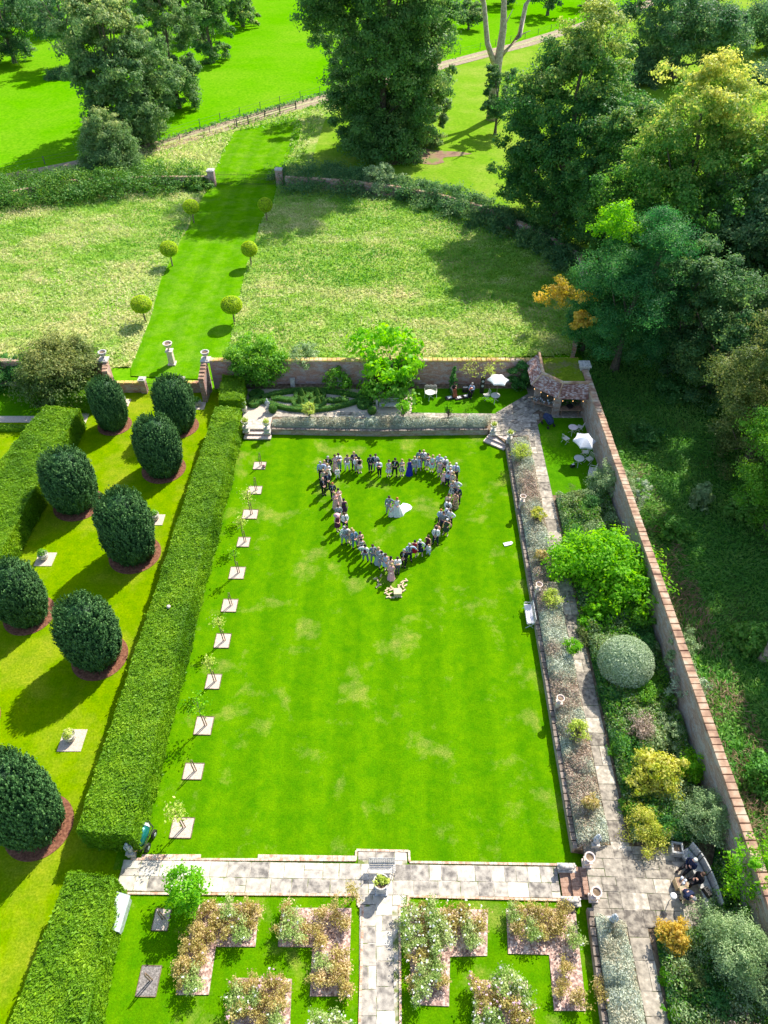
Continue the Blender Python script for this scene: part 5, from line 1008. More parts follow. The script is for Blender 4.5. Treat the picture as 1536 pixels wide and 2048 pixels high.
for i in range(3): mb.tube([rdg[i]-lo+Vector((0,0,.05)), rdg[i+1]-lo+Vector((0,0,.05))], .12, 8)
for i in (1,2): mb.tube([eav[i]-lo+Vector((0,0,.07)), rdg[i]-lo+Vector((0,0,.07))], .07, 6)
mb.build('ridge_tiles', m_cope, o)
mb = MB(); 
for i in range(3): 
    a, b = rdg[i]-lo, rdg[i+1]-lo; c, d = inn[i+1]-lo, inn[i]-lo; dz = Vector((0,0,-.5)); mb.add([a,b,c+dz,d+dz], [(0,1,2,3)])
mb.build('inner_slope', m_cope, t)
mz = MB(); pts = [inn[0], inn[1], inn[2], inn[3], Vector((RA.x+.1, yb, 0))]; mz.poly([(p.x-lo.x,p.y-lo.y,0) for p in pts], RZ-TZ-.45); mz.build('mossy_flat_roof', grassmat('roof_moss', (.12,.2,.01), (.2,.28,.02), (.2,.16,.1), .5,.6,.6,6), t)
def post(a, w_, h): 
    MB().box((a.x-lo.x,a.y-lo.y,h/2),(w_,w_,h)).build('brick_pier', m_brick_r, t)
post(cxy(1066,807,TZ)+Vector((.25,.1,0)), .5, EZ-TZ+.15); post(cxy(1109,832,TZ)+Vector((.05,.25,0)), .55, EZ-TZ+.1); 
q = cxy(1168,832,TZ); post(Vector((q.x-.1,q.y+.2,0)), .35, EZ-TZ+.1)
fl = [cxy(1062,812,TZ), cxy(1108,836,TZ), cxy(1172,836,TZ), Vector((RA.x+.1, yb,0)), Vector((cxy(1062,812,TZ).x, yb, 0))]
mb = MB(); mb.slab([(p.x-lo.x,p.y-lo.y) for p in fl], 0, .07); mb.build('floor', m_slab_d, t)
a = cxy(1066,807,TZ)-lo; b = cxy(1109,832,TZ)-lo; c = cxy(1170,832,TZ)-lo; mb = MB()
for u, v in ((a,b),(b,c)):
    for s in (0,): mb.bar(u+Vector((.1,.2,EZ-TZ-.05)), v+Vector((0,.2,EZ-TZ-.05)), .08)
mb.build('eaves_beam', m_wood, t)
for i in range(7):   # small lit bulbs under the eaves
    e = eav[1].lerp(eav[2], (i+.5)/4) if i < 4 else eav[2].lerp(eav[3], (i-3.5)/3)
    t2 = MB().lathe([(.01,-.05),(.025,-.02),(.03,.02),(.01,.05)], n=8).build('fairy_bulb', None, None, (e.x-.02,e.y-.1,e.z-.12)); m = MATS.get('bulb')
    if m is None: m, n_, b_ = _base('bulb'); b_.inputs['Base Color'].default_value = (1,.6,.25,1); b_.inputs['Emission Color'].default_value = (1,.5,.15,1); b_.inputs['Emission Strength'].default_value = 1.5; MATS['bulb'] = m
    t2.data.materials.append(m); tag(t2, 'tiny warm bulb hanging under the loggia eaves', 'light bulb', 'bulbs under the loggia eaves')
def trestle(px, py, L, rz, label):
    p = cxy(px,py,TZ+.75); t = thing('trestle_table', label, 'table', (p.x,p.y,TZ+.07), rz); MB().box((0,0,.75),(L,.65,.05)).build('table_top', m_wood, t)
    for s in (-1,1):
        for s2 in (-1,1): MB().bar((s*L*.38,-.28*s2,0),(s*L*.38,.2*s2,.72),.025).build('leg', m_wood, t)
    return p
p1 = trestle(1088,806,2.1,-.52,'trestle table set with bottles and glasses under the left bay of the loggia'); p2 = trestle(1141,818,1.9,0,'trestle table in the dark right bay of the loggia')
m_glass = M('green_bottle_glass', [(.02,.06,.04),(.05,.1,.07)], 5, .15, 0, spec=.8); m_clear = M('pale_glass', [(.55,.6,.66),(.7,.74,.8)], 5, .1, 0, spec=.8)
bm_ = MB().lathe([(.045,0),(.045,.2),(.015,.26),(.015,.32)], n=8).mesh('bottle'); gm_ = MB().lathe([(.04,0),(.008,.01),(.008,.1),(.045,.14),(.04,.22)], n=8).mesh('glass')
rr = random.Random(4)
for i in range(26):
    f = (i/26-.5)*1.9; g = rr.uniform(-.25,.25); x = p1.x+math.cos(-.52)*f-math.sin(-.52)*g; y = p1.y+math.sin(-.52)*f+math.cos(-.52)*g; bt = i%3 == 0
    o = obj('bottle' if bt else 'drinking_glass', bm_ if bt else gm_, m_glass if bt else m_clear, None, (x,y,TZ+.85)); tag(o, 'small dark bottle on the loggia trestle table' if bt else 'drinking glass on the loggia trestle table', 'bottle' if bt else 'glass', 'bottles on the loggia table' if bt else 'glasses on the loggia table')
p = cxy(1134,812,TZ+.9); o = MB().lathe([(.12,0),(.26,.16),(.3,.2),(.24,.18)], n=16).build('dark_bowl', m_iron, None, (p2.x-.1,p2.y,TZ+.86)); tag(o, 'dark round bowl on the right-bay table of the loggia', 'bowl')
S(1140,806,TZ,50,1.4,L_deep,'potted dark foliage inside the right bay of the loggia',460,'dome',.16,26,50,.2)
# ---------------- garden furniture ----------------
def rtable(px,py,z,r,label,mat,h=.72,top=None):
    p = G(px,py,z); t = thing('round_table', label, 'table', (p.x,p.y,z)); MB().lathe([(r,h-.02),(r+.01,h),(r,h+.02)], n=28).build('table_top', top or mat, t)
    for k in range(3):
        a = k*2.094+.3; MB().tube([(math.cos(a)*.08,math.sin(a)*.08,h-.05),(0,0,h*.5),(math.cos(a)*r*.9,math.sin(a)*r*.9,0)],[.02,.025,.02],6).build('leg', mat, t)
    return t
def chair(px,py,z,rz,label,mat,wide=.44,arch=False,name='garden_chair',cat='chair',seat=None):
    p = G(px,py,z); t = thing(name, label, cat, (p.x,p.y,z), rz)
    mb = MB(); n = 5
    for k in range(n): mb.box((0,-.2+.1*k,.45),(wide,.075,.02))
    mb.build('seat', seat or mat, t); mb = MB(); nb = int(wide/.09)
    for k in range(nb+1): x = -wide/2+wide*k/nb; mb.bar((x,.22,.46),(x,.3,.92),.012)
    mb.bar((-wide/2,.22,.5),(wide/2,.22,.5),.018); mb.bar((-wide/2,.3,.92),(wide/2,.3,.92),.018)
    if arch:
        m_ = max(1, int(wide/.3))
        for k in range(m_): c = -wide/2+wide*(k+.5)/m_; mb.tube([(c+math.cos(a)*wide/m_/2,.3,.9+math.sin(a)*.14) for a in np.linspace(0,math.pi,8)], .014, 5)
    mb.build('backrest', mat, t)
    for x in (-wide/2,wide/2):
        MB().bar((x,-.22,.45),(x,.24,0),.016).build('leg', mat, t); MB().bar((x,.24,.45),(x,-.26,0),.016).build('leg', mat, t)
    if wide > .9:
        for x in (-wide/2,wide/2): MB().bar((x,-.22,.65),(x,.26,.65),.02).bar((x,-.22,.45),(x,-.22,.65),.016).build('armrest', mat, t)
    return t
def parasol(px,py,z,r,h,label,tilt=(0,0),canopy=None):
    p = G(px,py,z); t = thing('parasol', label, 'umbrella', (p.x,p.y,z)); MB().bar((0,0,0),(0,0,h+.05),.022).build('pole', m_wood, t); MB().lathe([(.25,0),(.25,.06),(.05,.1)], n=16).build('base', m_iron, t)
    N = 6; R = Matrix.Rotation(tilt[0],3,'X') @ Matrix.Rotation(tilt[1],3,'Y'); ap = Vector((0,0,h)); mb = MB(); vs = []
    def pt(k, f):
        a0 = 2*math.pi*math.floor(k)/N; a1 = a0+2*math.pi/N; g = k-math.floor(k); q = Vector((math.cos(a0),math.sin(a0),0))*(1-g)+Vector((math.cos(a1),math.sin(a1),0))*g
        q *= r*f*(1-.10*math.sin(math.pi*g)*f); q.z = -.42*f**1.3+.0*g; return R @ q+ap
    M_ = 36; F_ = 5; vs = [pt(N*j/M_, i/F_) for i in range(F_+1) for j in range(M_)]
    mb.add(vs, [(i*M_+j,(i+1)*M_+j,(i+1)*M_+(j+1)%M_,i*M_+(j+1)%M_) for i in range(F_) for j in range(M_)])
    vl = [v+Vector((0,0,-.13)) for v in vs[-M_:]]; b = len(mb.v); mb.add(vs[-M_:]+vl, [(j,M_+j,M_+(j+1)%M_,(j+1)%M_) for j in range(M_)]); mb.build('canopy', canopy or m_canvas, t)
    for k in range(N): MB().bar(ap-Vector((0,0,.05)), pt(k,.98)-Vector((0,0,.03)), .012).build('rib', m_wood, t)
    return t
chair(861,793,TZ,.0,'white metal bench with looped back against the brick wall, left of the cellist', m_cream, 1.05, True, 'metal_bench', 'bench')
rtable(859,798,TZ,.42,'small white metal table in front of the looped-back bench', m_cream)
rtable(989,804,TZ,.4,'round cream table under the white parasol near the brick wall', m_cream)
chair(972,798,TZ,-1.3,'white folding chair left of the parasol table near the brick wall', m_cream)
parasol(992,795,TZ,.95,2.35,'white six-sided parasol on the shaded lawn near the brick wall',(-.05,.06))
rtable(1143,868,TZ,.38,'round table with pinkish top on the tea lawn below the loggia', m_cream, top=M('pinkish_table_top',[(.6,.5,.48),(.7,.62,.6)],6,.5,.1))
chair(1158,862,TZ,-2.2,'folding chair right of the pinkish-topped table', m_cream); chair(1130,885,TZ,2.2,'folding chair lower left of the pinkish-topped table', m_cream)
rtable(1155,930,TZ,.4,'round table below the grey-white parasol on the tea lawn', m_cream)
parasol(1161,918,TZ,.93,2.3,'grey-white six-sided parasol on the tea lawn by the right wall',(.12,.08), M('shade_toned_canvas',[(.62,.63,.66),(.7,.7,.73)],5,.8,.1))  # white canvas greyed and cooled, the shade is put into its colour
chair(1176,893,TZ,-2.6,'folding chair behind the grey-white parasol next to the wall', m_cream); chair(1176,926,TZ,-1.0,'folding chair right of the parasol table, facing the table', m_cream); chair(1168,912,TZ,-1.6,'folding chair tucked under the edge of the grey-white parasol', m_cream)
chair(1181,952,TZ,-1.9,'white slatted bench at the shrubby lower end of the tea lawn', m_cream, 1.1, False, 'garden_bench', 'bench')
p = G(1145,934,TZ); t = thing('shoulder_bag', 'black bag with a white paper on the tea lawn beside the parasol table', 'bag', (p.x,p.y,TZ)); MB().box((0,0,.14),(.4,.22,.28),.4,tap=.8).build('bag_body', m_iron, t); MB().box((0,0,.29),(.2,.12,.02),.4).build('paper', m_white, t)
# pushchair / dark pram
p = G(1095,850,TZ); t = thing('pushchair', 'dark blue folded pushchair standing on the grass in front of the loggia', 'pushchair', (p.x,p.y,TZ), .5); m_navyf = M('navy_fabric',[(.01,.02,.06),(.03,.05,.12)],6,.7,.1)
mb = MB(); mb.tube([(-.05,.45,.7),(0,.1,.75),(0,-.3,.5),(0,-.45,.4)],[.28,.34,.3,.2],12); mb.build('hood', m_navyf, t); MB().tube([(.0,.5,.6),(0,.75,1.0)],[.02,.02],6).tube([(-.25,.75,1.0),(.25,.75,1.0)],.025,6).build('handle', m_iron, t)
for sx in (-1,1):
    for sy in (-.45,.35):
        MB().tube([(sx*.3,sy,.14),(sx*.35,sy,.14)],[.14,.14],14).build('wheel', m_iron, t)
# stone bench by the tree, in shade
chair(778,818,TZ,0,'ornate grey wooden bench with curved back under the broad-leaved tree', m_teak, 1.7, False, 'garden_bench', 'bench')
p = G(785,808,TZ); o = MB().box((0,0,0),(.3,.2,.06)).build('folded_cloth', m_white, None, (p.x,p.y-.05,TZ+.49)); tag(o,'white cloth left on the grey bench under the broad-leaved tree','cloth')
for px,py,lb in ((754,812,'small pale stone post left of the grey bench'),(586,772,'stone block against the foot of the brick wall, left of the two'),(680,772,'stone block against the foot of the brick wall, right of the two')):
    p = G(px,py,TZ); MB_ = MB().box((0,0,.35),(.4 if px>560 and px!=754 else .2,.35,.7),tap=.85).box((0,0,.73),(.44 if px!=754 else .24,.38,.08)); tag(MB_.build('stone_block', m_stone, None, (p.x,p.y,TZ)), lb, 'stone block')
# white bench beside the right lavender
m_cush = M('off_white_cushion',[(.72,.66,.64),(.8,.76,.74)],4,.8,.1)
t = chair(1056,1236,0,-math.pi/2+YAW,'white painted bench facing the lawn against the right retaining wall', m_white, 1.6, False, 'garden_bench', 'bench', m_cush)
MB().box((0,.0,.48),(1.5,.42,.05)).build('cushion', m_cush, t)
# planter and bench at the path crossing
m_teak2 = M('pale_teak', [(.42,.40,.37),(.62,.59,.55)], 5, .8, .3, coord='Object'); p = G(765,1736,0); t = chair(764,1742,0.06,0,'grey slatted bench with white sunlit back behind the big round planter at the path crossing', m_teak2, 1.3, False, 'garden_bench', 'bench')
mb = MB()
for k in range(5): mb.box((0,.235+.016*k,.53+.09*k),(1.3,.02,.045),rx=-.17)
mb.build('back_slats', m_teak2, t)
p = G(761,1784,0); t = thing('planter', 'big grey round planter of yellow-green plants on a square block where the paths cross', 'planter', (p.x+.03,p.y+.1,.07), .0); t.scale = (1,1,.86)
MB().box((0,0,.45),(.52,.52,.9),tap=.92).box((0,0,.93),(.58,.58,.07)).box((0,0,.05),(.62,.62,.1)).build('block', m_lead, t)
MB().lathe([(.22,.97),(.26,1.0),(.3,1.1),(.34,1.25),(.38,1.3),(.38,1.35),(.32,1.35),(.3,1.28)], n=28).build('bowl', m_stone, t); MB().lathe([(.31,1.26),(.31,1.29)], n=20).build('soil', m_soil, t)
rng = np.random.default_rng(3); n = 420; d = unit(rng.normal(size=(n,3))+[0,0,.6]); k = rng.integers(0,9,n); cc = rng.normal(size=(9,3))*[.14,.14,.05]; P = cc[k]+rng.normal(size=(n,3))*.06+[0,0,1.38]; obj('plant', cards('plant', P, d, .12, rng.random(n), .7, rng=rng, mat=L_lemon), None, t)
# ridged pale box by the lower hedge
a = G(222,1872,0); b = G(245,1797,0); c = (a+b)/2; t = thing('ridged_storage_box', 'long low pale box with a pitched top standing against the lower hedge', 'storage box', (c.x,c.y,0), math.atan2((b-a).y,(b-a).x)-math.pi/2)
L_ = (b-a).length*.92; mb = MB(); mb.box((0,0,.35),(1.0,L_,.7)); mb.build('body', m_lead, t); mb = MB(); y = L_/2+.04
mb.add([(-.55,-y,.7),(.55,-y,.7),(.55,y,.7),(-.55,y,.7),(0,-y,1.15),(0,y,1.15)], [(0,1,4),(2,3,5),(0,3,2,1)]); mb.build('gable', m_iron, t)
MB().add([(-.58,-y,.69),(0,-y,1.17),(0,y,1.17),(-.58,y,.69)], [(0,1,2,3)]).build('left_lid', M('pinkish_lid',[(.42,.35,.31),(.56,.48,.43)],3,.8,.3), t); MB().add([(.58,-y,.69),(.58,y,.69),(0,y,1.175),(0,-y,1.175)], [(0,1,2,3)]).build('right_lid', M('pale_grey_panel',[(.36,.41,.41),(.46,.51,.5)],3,.5,.2), t)
# mower
m_green = M('green_enamel',[(.0,.10,.09),(.01,.2,.17)],3,.3,.05,metal=.3,spec=.6)
p = G(287,1684,0); t = thing('roller_mower', 'green barrel-bodied machine with black wheels parked on the lawn by the hedge', 'mower', (p.x-.05,p.y+.1,0), -.25)
MB().tube([(0,-.5,.5),(0,-.3,.56),(0,.25,.6),(0,.5,.56)],[.24,.36,.36,.28],20).build('barrel', m_green, t, smooth=True); MB().tube([(0,.5,.6),(0,.62,.62)],[.3,.2],16).box((0,.62,.65),(.3,.08,.06)).build('cap', m_lead, t)
MB().tube([(-.38,-.55,.4),(-.38,.6,.45)],.03,6).tube([(.38,-.55,.4),(.38,.6,.45)],.03,6).tube([(-.38,.6,.45),(0,.8,.5),(.38,.6,.45)],.03,6).box((0,-.6,.36),(.6,.1,.1)).build('frame', m_iron, t)
for sy in (-.35,.35): MB().tube([(.44,sy,.22),(.56,sy,.22)],[.23,.23],18).build('wheel', m_iron, t); MB().tube([(.56,sy,.22),(.575,sy,.22)],[.1,.1],12).build('hub', m_lead, t)
for sy in (-.35,.35): MB().tube([(-.56,sy,.22),(-.44,sy,.22)],[.23,.23],18).build('wheel', m_iron, t)
MB().tube([(-.2,-.6,.4),(-.15,-.75,.5),(.1,-.75,.52),(.15,-.6,.4)],.035,6).build('brass_fitting', M('brass',[(.5,.32,.12),(.7,.5,.25)],5,.4,.1,metal=.6), t)
# wooden block tower (table of blocks) on the lawn
m_pine = M('pine_blocks',[(.50,.37,.22),(.68,.54,.36)],4,.8,.2,useV=.5)
p = G(795,1189,0); o = MB().box((0,0,.2),(.5,.48,.36),.05).box((0,0,.37),(.53,.51,.03),.05).build('wooden_crate', m_pine, None, (p.x,p.y,0)); tag(o, 'square pale wooden crate among the scattered blocks on the lawn', 'crate')
bl = MB().box((0,0,.045),(.27,.09,.09)).mesh('wooden_block'); rr = random.Random(8)
BP = [(773,1181),(777,1178),(782,1181),(787,1179),(799,1171),(804,1165),(809,1163),(811,1172),(806,1175),(798,1176),(800,1180),(803,1183),(772,1186),(776,1190),(781,1188),(808,1182),(783,1196),(789,1195),(795,1193),(800,1194),(806,1168),(776,1195),(755,1174),(759,1170),(751,1158),(756,1163),(762,1152),(783,1176),(798,1173),(813,1161)]
for i, (px,py) in enumerate(BP):
    p = G(px,py,0); o = obj('wooden_block', bl, m_pine, None, (p.x,p.y,.39 if (abs(px-792)<7 and py>1180 and py<1190) else .005)); o.rotation_euler[2] = rr.uniform(0,3.14)
    far = px < 765; tag(o, 'loose pale wooden block lying in the guests\' shadow, apart from the crate' if far else 'pale wooden game block lying round the wooden crate on the lawn', 'wooden block', 'loose blocks in the shadow' if far else 'wooden blocks round the crate')
p = G(1014,1089,0); o = MB().box((0,0,.04),(.5,.3,.05),.3).box((.3,.1,.04),(.25,.2,.06),1).build('litter_paper', m_white, None, (p.x,p.y,.01)); tag(o,'crumpled white paper lying on the right side of the lawn','paper')
p = G(528,935,0); o = MB().lathe([(.02,0),(.13,.05),(.14,.14),(.04,.24)], n=12).build('football', M('maroon_ball',[(.25,.03,.06),(.5,.4,.42)],9,.5,0), None, (p.x,p.y,.04)); tag(o,'dark maroon ball lying on the first gravel square','ball')
# curved bench and box in the court
def P5(px,py,z=TZ): return G(px,py,z)
cb = [(1368,1700),(1386,1722),(1402,1752),(1414,1782),(1424,1815)]; q = [P5(a,b,TZ+.45) for a,b in cb]; o0 = Vector((q[2].x,q[2].y,TZ)); t = thing('curved_bench', 'long curved grey wooden bench under the bright glossy tree at the edge of the court', 'bench', o0)
for nm, dx, wd_, za, zb_ in (('seat',0,.5,.38,.45),('backrest',.36,.07,.1,1.0),('plinth',.02,.36,0,.37)):
    mb = MB(); nn = 18; prev = None; PP = []
    for k in range(nn+1):
        f = k/nn*4; i = min(3,int(f)); u = f-i; PP.append(q[i].lerp(q[i+1],u)-o0)
    for k in range(nn):
        d = (PP[k+1]-PP[k]); d.z = 0; c = (PP[k]+PP[k+1])/2; n2 = Vector((-d.y,d.x,0)).normalized(); n2 = n2 if n2.x > 0 else -n2; c = c+n2*dx; mb.box((c.x,c.y,(za+zb_)/2),(d.length*1.06-.015,wd_,zb_-za),math.atan2(d.y,d.x),0,.5)
    mb.build(nm, m_teak, t)
p = P5(1357,1772); t = thing('crate', 'open tan wooden crate holding glass jars in front of the curved bench', 'crate', (p.x,p.y,TZ+.05), .08); MB().box((0,0,.25),(.52,.45,.5)).build('box', M('tan_ply',[(.5,.34,.16),(.62,.46,.26)],4,.8,.1), t); MB().box((0,0,.505),(.46,.39,.01)).build('inside', m_wood, t)
for i in range(3): o = MB().lathe([(.07,0),(.07,.14),(.05,.18)], n=12).build('jar', m_clear, None, (p.x+.02+.13*(i%2),p.y-.08+.12*i,TZ+.57)); tag(o,'clear glass jar standing on the tan crate','jar','jars on the tan crate')
p = P5(1349,1703); t = thing('picture_frame_planter', 'square lead-grey planter with dark inside at the upper edge of the court', 'planter', (p.x,p.y,TZ+.05), -.15); mb = MB()
for a, b, c_, d_ in ((0,.24,.56,.08),(0,-.24,.56,.08)): mb.box((a,b,.25),(c_,d_,.5))
for s in (-1,1): mb.box((s*.24,0,.25),(.08,.42,.5))
mb.build('planter_body', m_teak, t); MB().box((0,0,.2),(.42,.42,.3)).build('soil', m_soil, t)
p = P5(1346,1793,TZ+.7); t = thing('white_lamp', 'small white round-headed stand beside the crouching gardener in the court', 'stand', (p.x,p.y,TZ+.05)); MB().lathe([(.02,.7),(.16,.72),(.14,.8),(.02,.86)], n=16).build('head', m_white, t); MB().bar((0,0,0),(0,0,.72),.02).build('stem', m_lead, t)
p = P5(1418,1785,TZ+.5); t = thing('handbag', 'black bag lying on the lower part of the curved bench', 'bag', (p.x-.1,p.y,TZ+.46), .4); MB().box((0,0,.12),(.3,.5,.24),tap=.7).build('bag_body', m_iron, t); MB().tube([(0,-.15,.24),(0,0,.36),(0,.15,.24)],.012,5).build('strap', m_iron, t)
# ---------------- fences by the track ----------------
def fence(name, pts, h, sp, rails, label, mat=m_fence, pr=.05):
    P = [G(a,b,0) for a,b in pts]; o0 = P[0]; t = thing(name, label, 'fence', (o0.x,o0.y,-.05)); L = 0; pos = []
    for a, b in zip(P[:-1], P[1:]):
        n = max(1, int((b-a).length/sp)); pos += [a.lerp(b, k/n) for k in range(n)]
    pos.append(P[-1]); rl = MB()
    for p in pos[:95]: MB().box((p.x-o0.x,p.y-o0.y,h/2),(pr*2,pr*2,h)).build('post', mat, t)
    for r in rails:
        for a, b in zip(pos[:-1], pos[1:]): rl.bar((a.x-o0.x,a.y-o0.y,h*r),(b.x-o0.x,b.y-o0.y,h*r), .035 if pr > .06 else .012)
    rl.build('rails' if pr > .06 else 'wires', mat, t)
fence('rail_fence', [(474,255),(497,248),(530,236),(560,227),(592,218)], 1.35, 2.6, (.25,.5,.75,.95), 'dark post and rail fence with a gate beside the farm track', pr=.1)
fence('wire_fence', [(0,344),(90,328),(170,312)], 1.15, 4, (.5,.9), 'thin wire fence on posts along the far side of the track at left')
fence('wire_fence', [(320,276),(400,252),(480,229),(560,206),(640,186),(700,170)], 1.15, 4, (.5,.9), 'thin wire fence on posts along the far side of the track in the middle')
fence('wire_fence', [(880,118),(960,98),(1050,76),(1150,46)], 1.15, 4.5, (.5,.9), 'thin wire fence on posts along the far side of the track at upper right')
fence('wire_fence', [(300,297),(360,282),(420,266),(470,252)], 1.1, 5, (.5,.9), 'thin wire fence on the near side of the track, left of the rail fence')
tag(scatter_stuff('track_hedgerow', [G(*p) for p in [(320,280),(480,232),(640,188),(706,170),(706,180),(640,196),(480,240),(320,288)]], 10, .8, L_dark, 19, size=(.3,.6), asp=.5), 'low scrubby growth under the wire fence of the track', 'scrub', kind='stuff')
# ---------------- people ----------------
def skin_mesh(name, nodes, edges, root, sub=1, flat=.78):
    me = D.meshes.new(name); keys = list(nodes); idx = {k: i for i, k in enumerate(keys)}
    me.from_pydata([nodes[k][0] for k in keys], [(idx[a], idx[b]) for a, b in edges], []); o = D.objects.new('tmp', me); COL.objects.link(o)
    sm = o.modifiers.new('s', 'SKIN'); sm.use_smooth_shade = True
    if not me.skin_vertices: me.skin_vertices.new()
    for k in keys:
        r = nodes[k][1]; sv = me.skin_vertices[0].data[idx[k]]; sv.radius = (r, r); sv.use_root = (k == root)
    s2 = o.modifiers.new('u', 'SUBSURF'); s2.levels = sub
    dg = C.evaluated_depsgraph_get(); ev = o.evaluated_get(dg); out = D.meshes.new_from_object(ev); out.name = name
    D.objects.remove(o); D.meshes.remove(me)
    if flat:
        for v in out.vertices:
            if abs(v.co.x) < .3 and .8 < v.co.z < 1.5 and abs(v.co.y) < .25: v.co.y *= flat
    return out
ARMS = {'side': ((.25,.01,1.13),(.27,-.04,.88),(.27,-.06,.80)), 'clasp': ((.26,-.02,1.15),(.10,-.22,1.03),(.035,-.26,1.01)), 'hip': ((.40,.06,1.18),(.2,-.07,1.03),(.15,-.11,1.0)), 'hold': ((.24,-.06,1.14),(.12,-.26,1.25),(.07,-.28,1.31)), 'out': ((.38,.02,1.28),(.52,-.04,1.10),(.56,-.06,1.04)), 'shade': ((.33,-.1,1.42),(.16,-.16,1.62),(.1,-.15,1.68))}
VAR = [('side','side','ap'),('clasp','clasp','cl'),('hip','side','ap'),('hold','hold','cl'),('out','side','ap'),('clasp','clasp','ap'),('shade','side','cl'),('hold','side','ap'),('hold','clasp','sit'),('hold','hold','bend')]
def pose(v):
    l, r, lg = VAR[v]; n = {}
    bend = lg == 'bend'
    T_ = (lambda x,y,z: (x, y-(z-.9)*.75 if z > .9 else y, .55+(z-.9)*.6 if z > .9 else z*.6)) if bend else ((lambda x,y,z: (x,y,z-.42)) if lg == 'sit' else (lambda x,y,z: (x,y,z)))
    n['pel'] = (T_(0,0,.95), .13); n['waist'] = (T_(0,0,1.08), .115); n['chest'] = (T_(0,0,1.3), .145); n['nb'] = (T_(0,.01,1.45), .075)
    n['neck'] = (T_(0,0,1.51), .055); n['jaw'] = (T_(0,-.025,1.58), .068); n['head'] = (T_(0,-.015,1.655), .093); n['crown'] = (T_(0,0,1.735), .06)
    e = [('pel','waist'),('waist','chest'),('chest','nb'),('nb','neck'),('neck','jaw'),('jaw','head'),('head','crown')]
    for s, sd, a in ((1,'l',l),(-1,'r',r)):
        A = ARMS[a]; n['sh'+sd] = (T_(s*.185,.01,1.41), .058)
        for k, q, rr_ in (('el',A[0],.043),('wr',A[1],.027),('ha',A[2],.036)): n[k+sd] = (T_(s*q[0],q[1],q[2]), rr_)
        d = Vector(n['ha'+sd][0])-Vector(n['wr'+sd][0]); n['hb'+sd] = (tuple(Vector(n['ha'+sd][0])+d*.35), .028)
        e += [('chest','sh'+sd),('sh'+sd,'el'+sd),('el'+sd,'wr'+sd),('wr'+sd,'ha'+sd),('ha'+sd,'hb'+sd)]
        if lg == 'sit': L = [((s*.1,-.04,.5),.09),((s*.13,-.44,.5),.066),((s*.14,-.46,.09),.042),((s*.15,-.6,.04),.036)]
        elif bend: L = [((s*.1,.02,.52),.09),((s*.2,-.36,.5),.066),((s*.18,-.15,.09),.045),((s*.19,-.29,.04),.036)]
        else:
            w_ = .17 if lg == 'ap' else .085; L = [((s*.095,0,.86),.092),((s*(.06+w_*.5),-.015,.5),.062),((s*w_,.01,.09),.042),((s*(w_+.02),-.13,.04),.036)]
        for k, q in zip(('hip','kn','an','to'), L): n[k+sd] = q
        e += [('pel','hip'+sd),('hip'+sd,'kn'+sd),('kn'+sd,'an'+sd),('an'+sd,'to'+sd)]
    return n, e, lg
def sub_skel(n, e, keep, infl, root):
    return {k: (n[k][0], n[k][1]+infl) for k in n if k in keep}, [x for x in e if x[0] in keep and x[1] in keep], root
BODY = {}
def merge(me, mb, mi=0):
    bm = bmesh.new(); bm.from_mesh(me); vs = [bm.verts.new(v) for v in mb.v]
    for f, m_ in zip(mb.f, mb.m):
        try: fc = bm.faces.new([vs[i] for i in f]); fc.material_index = m_; fc.smooth = True
        except Exception: pass
    bm.to_mesh(me); bm.free(); return me
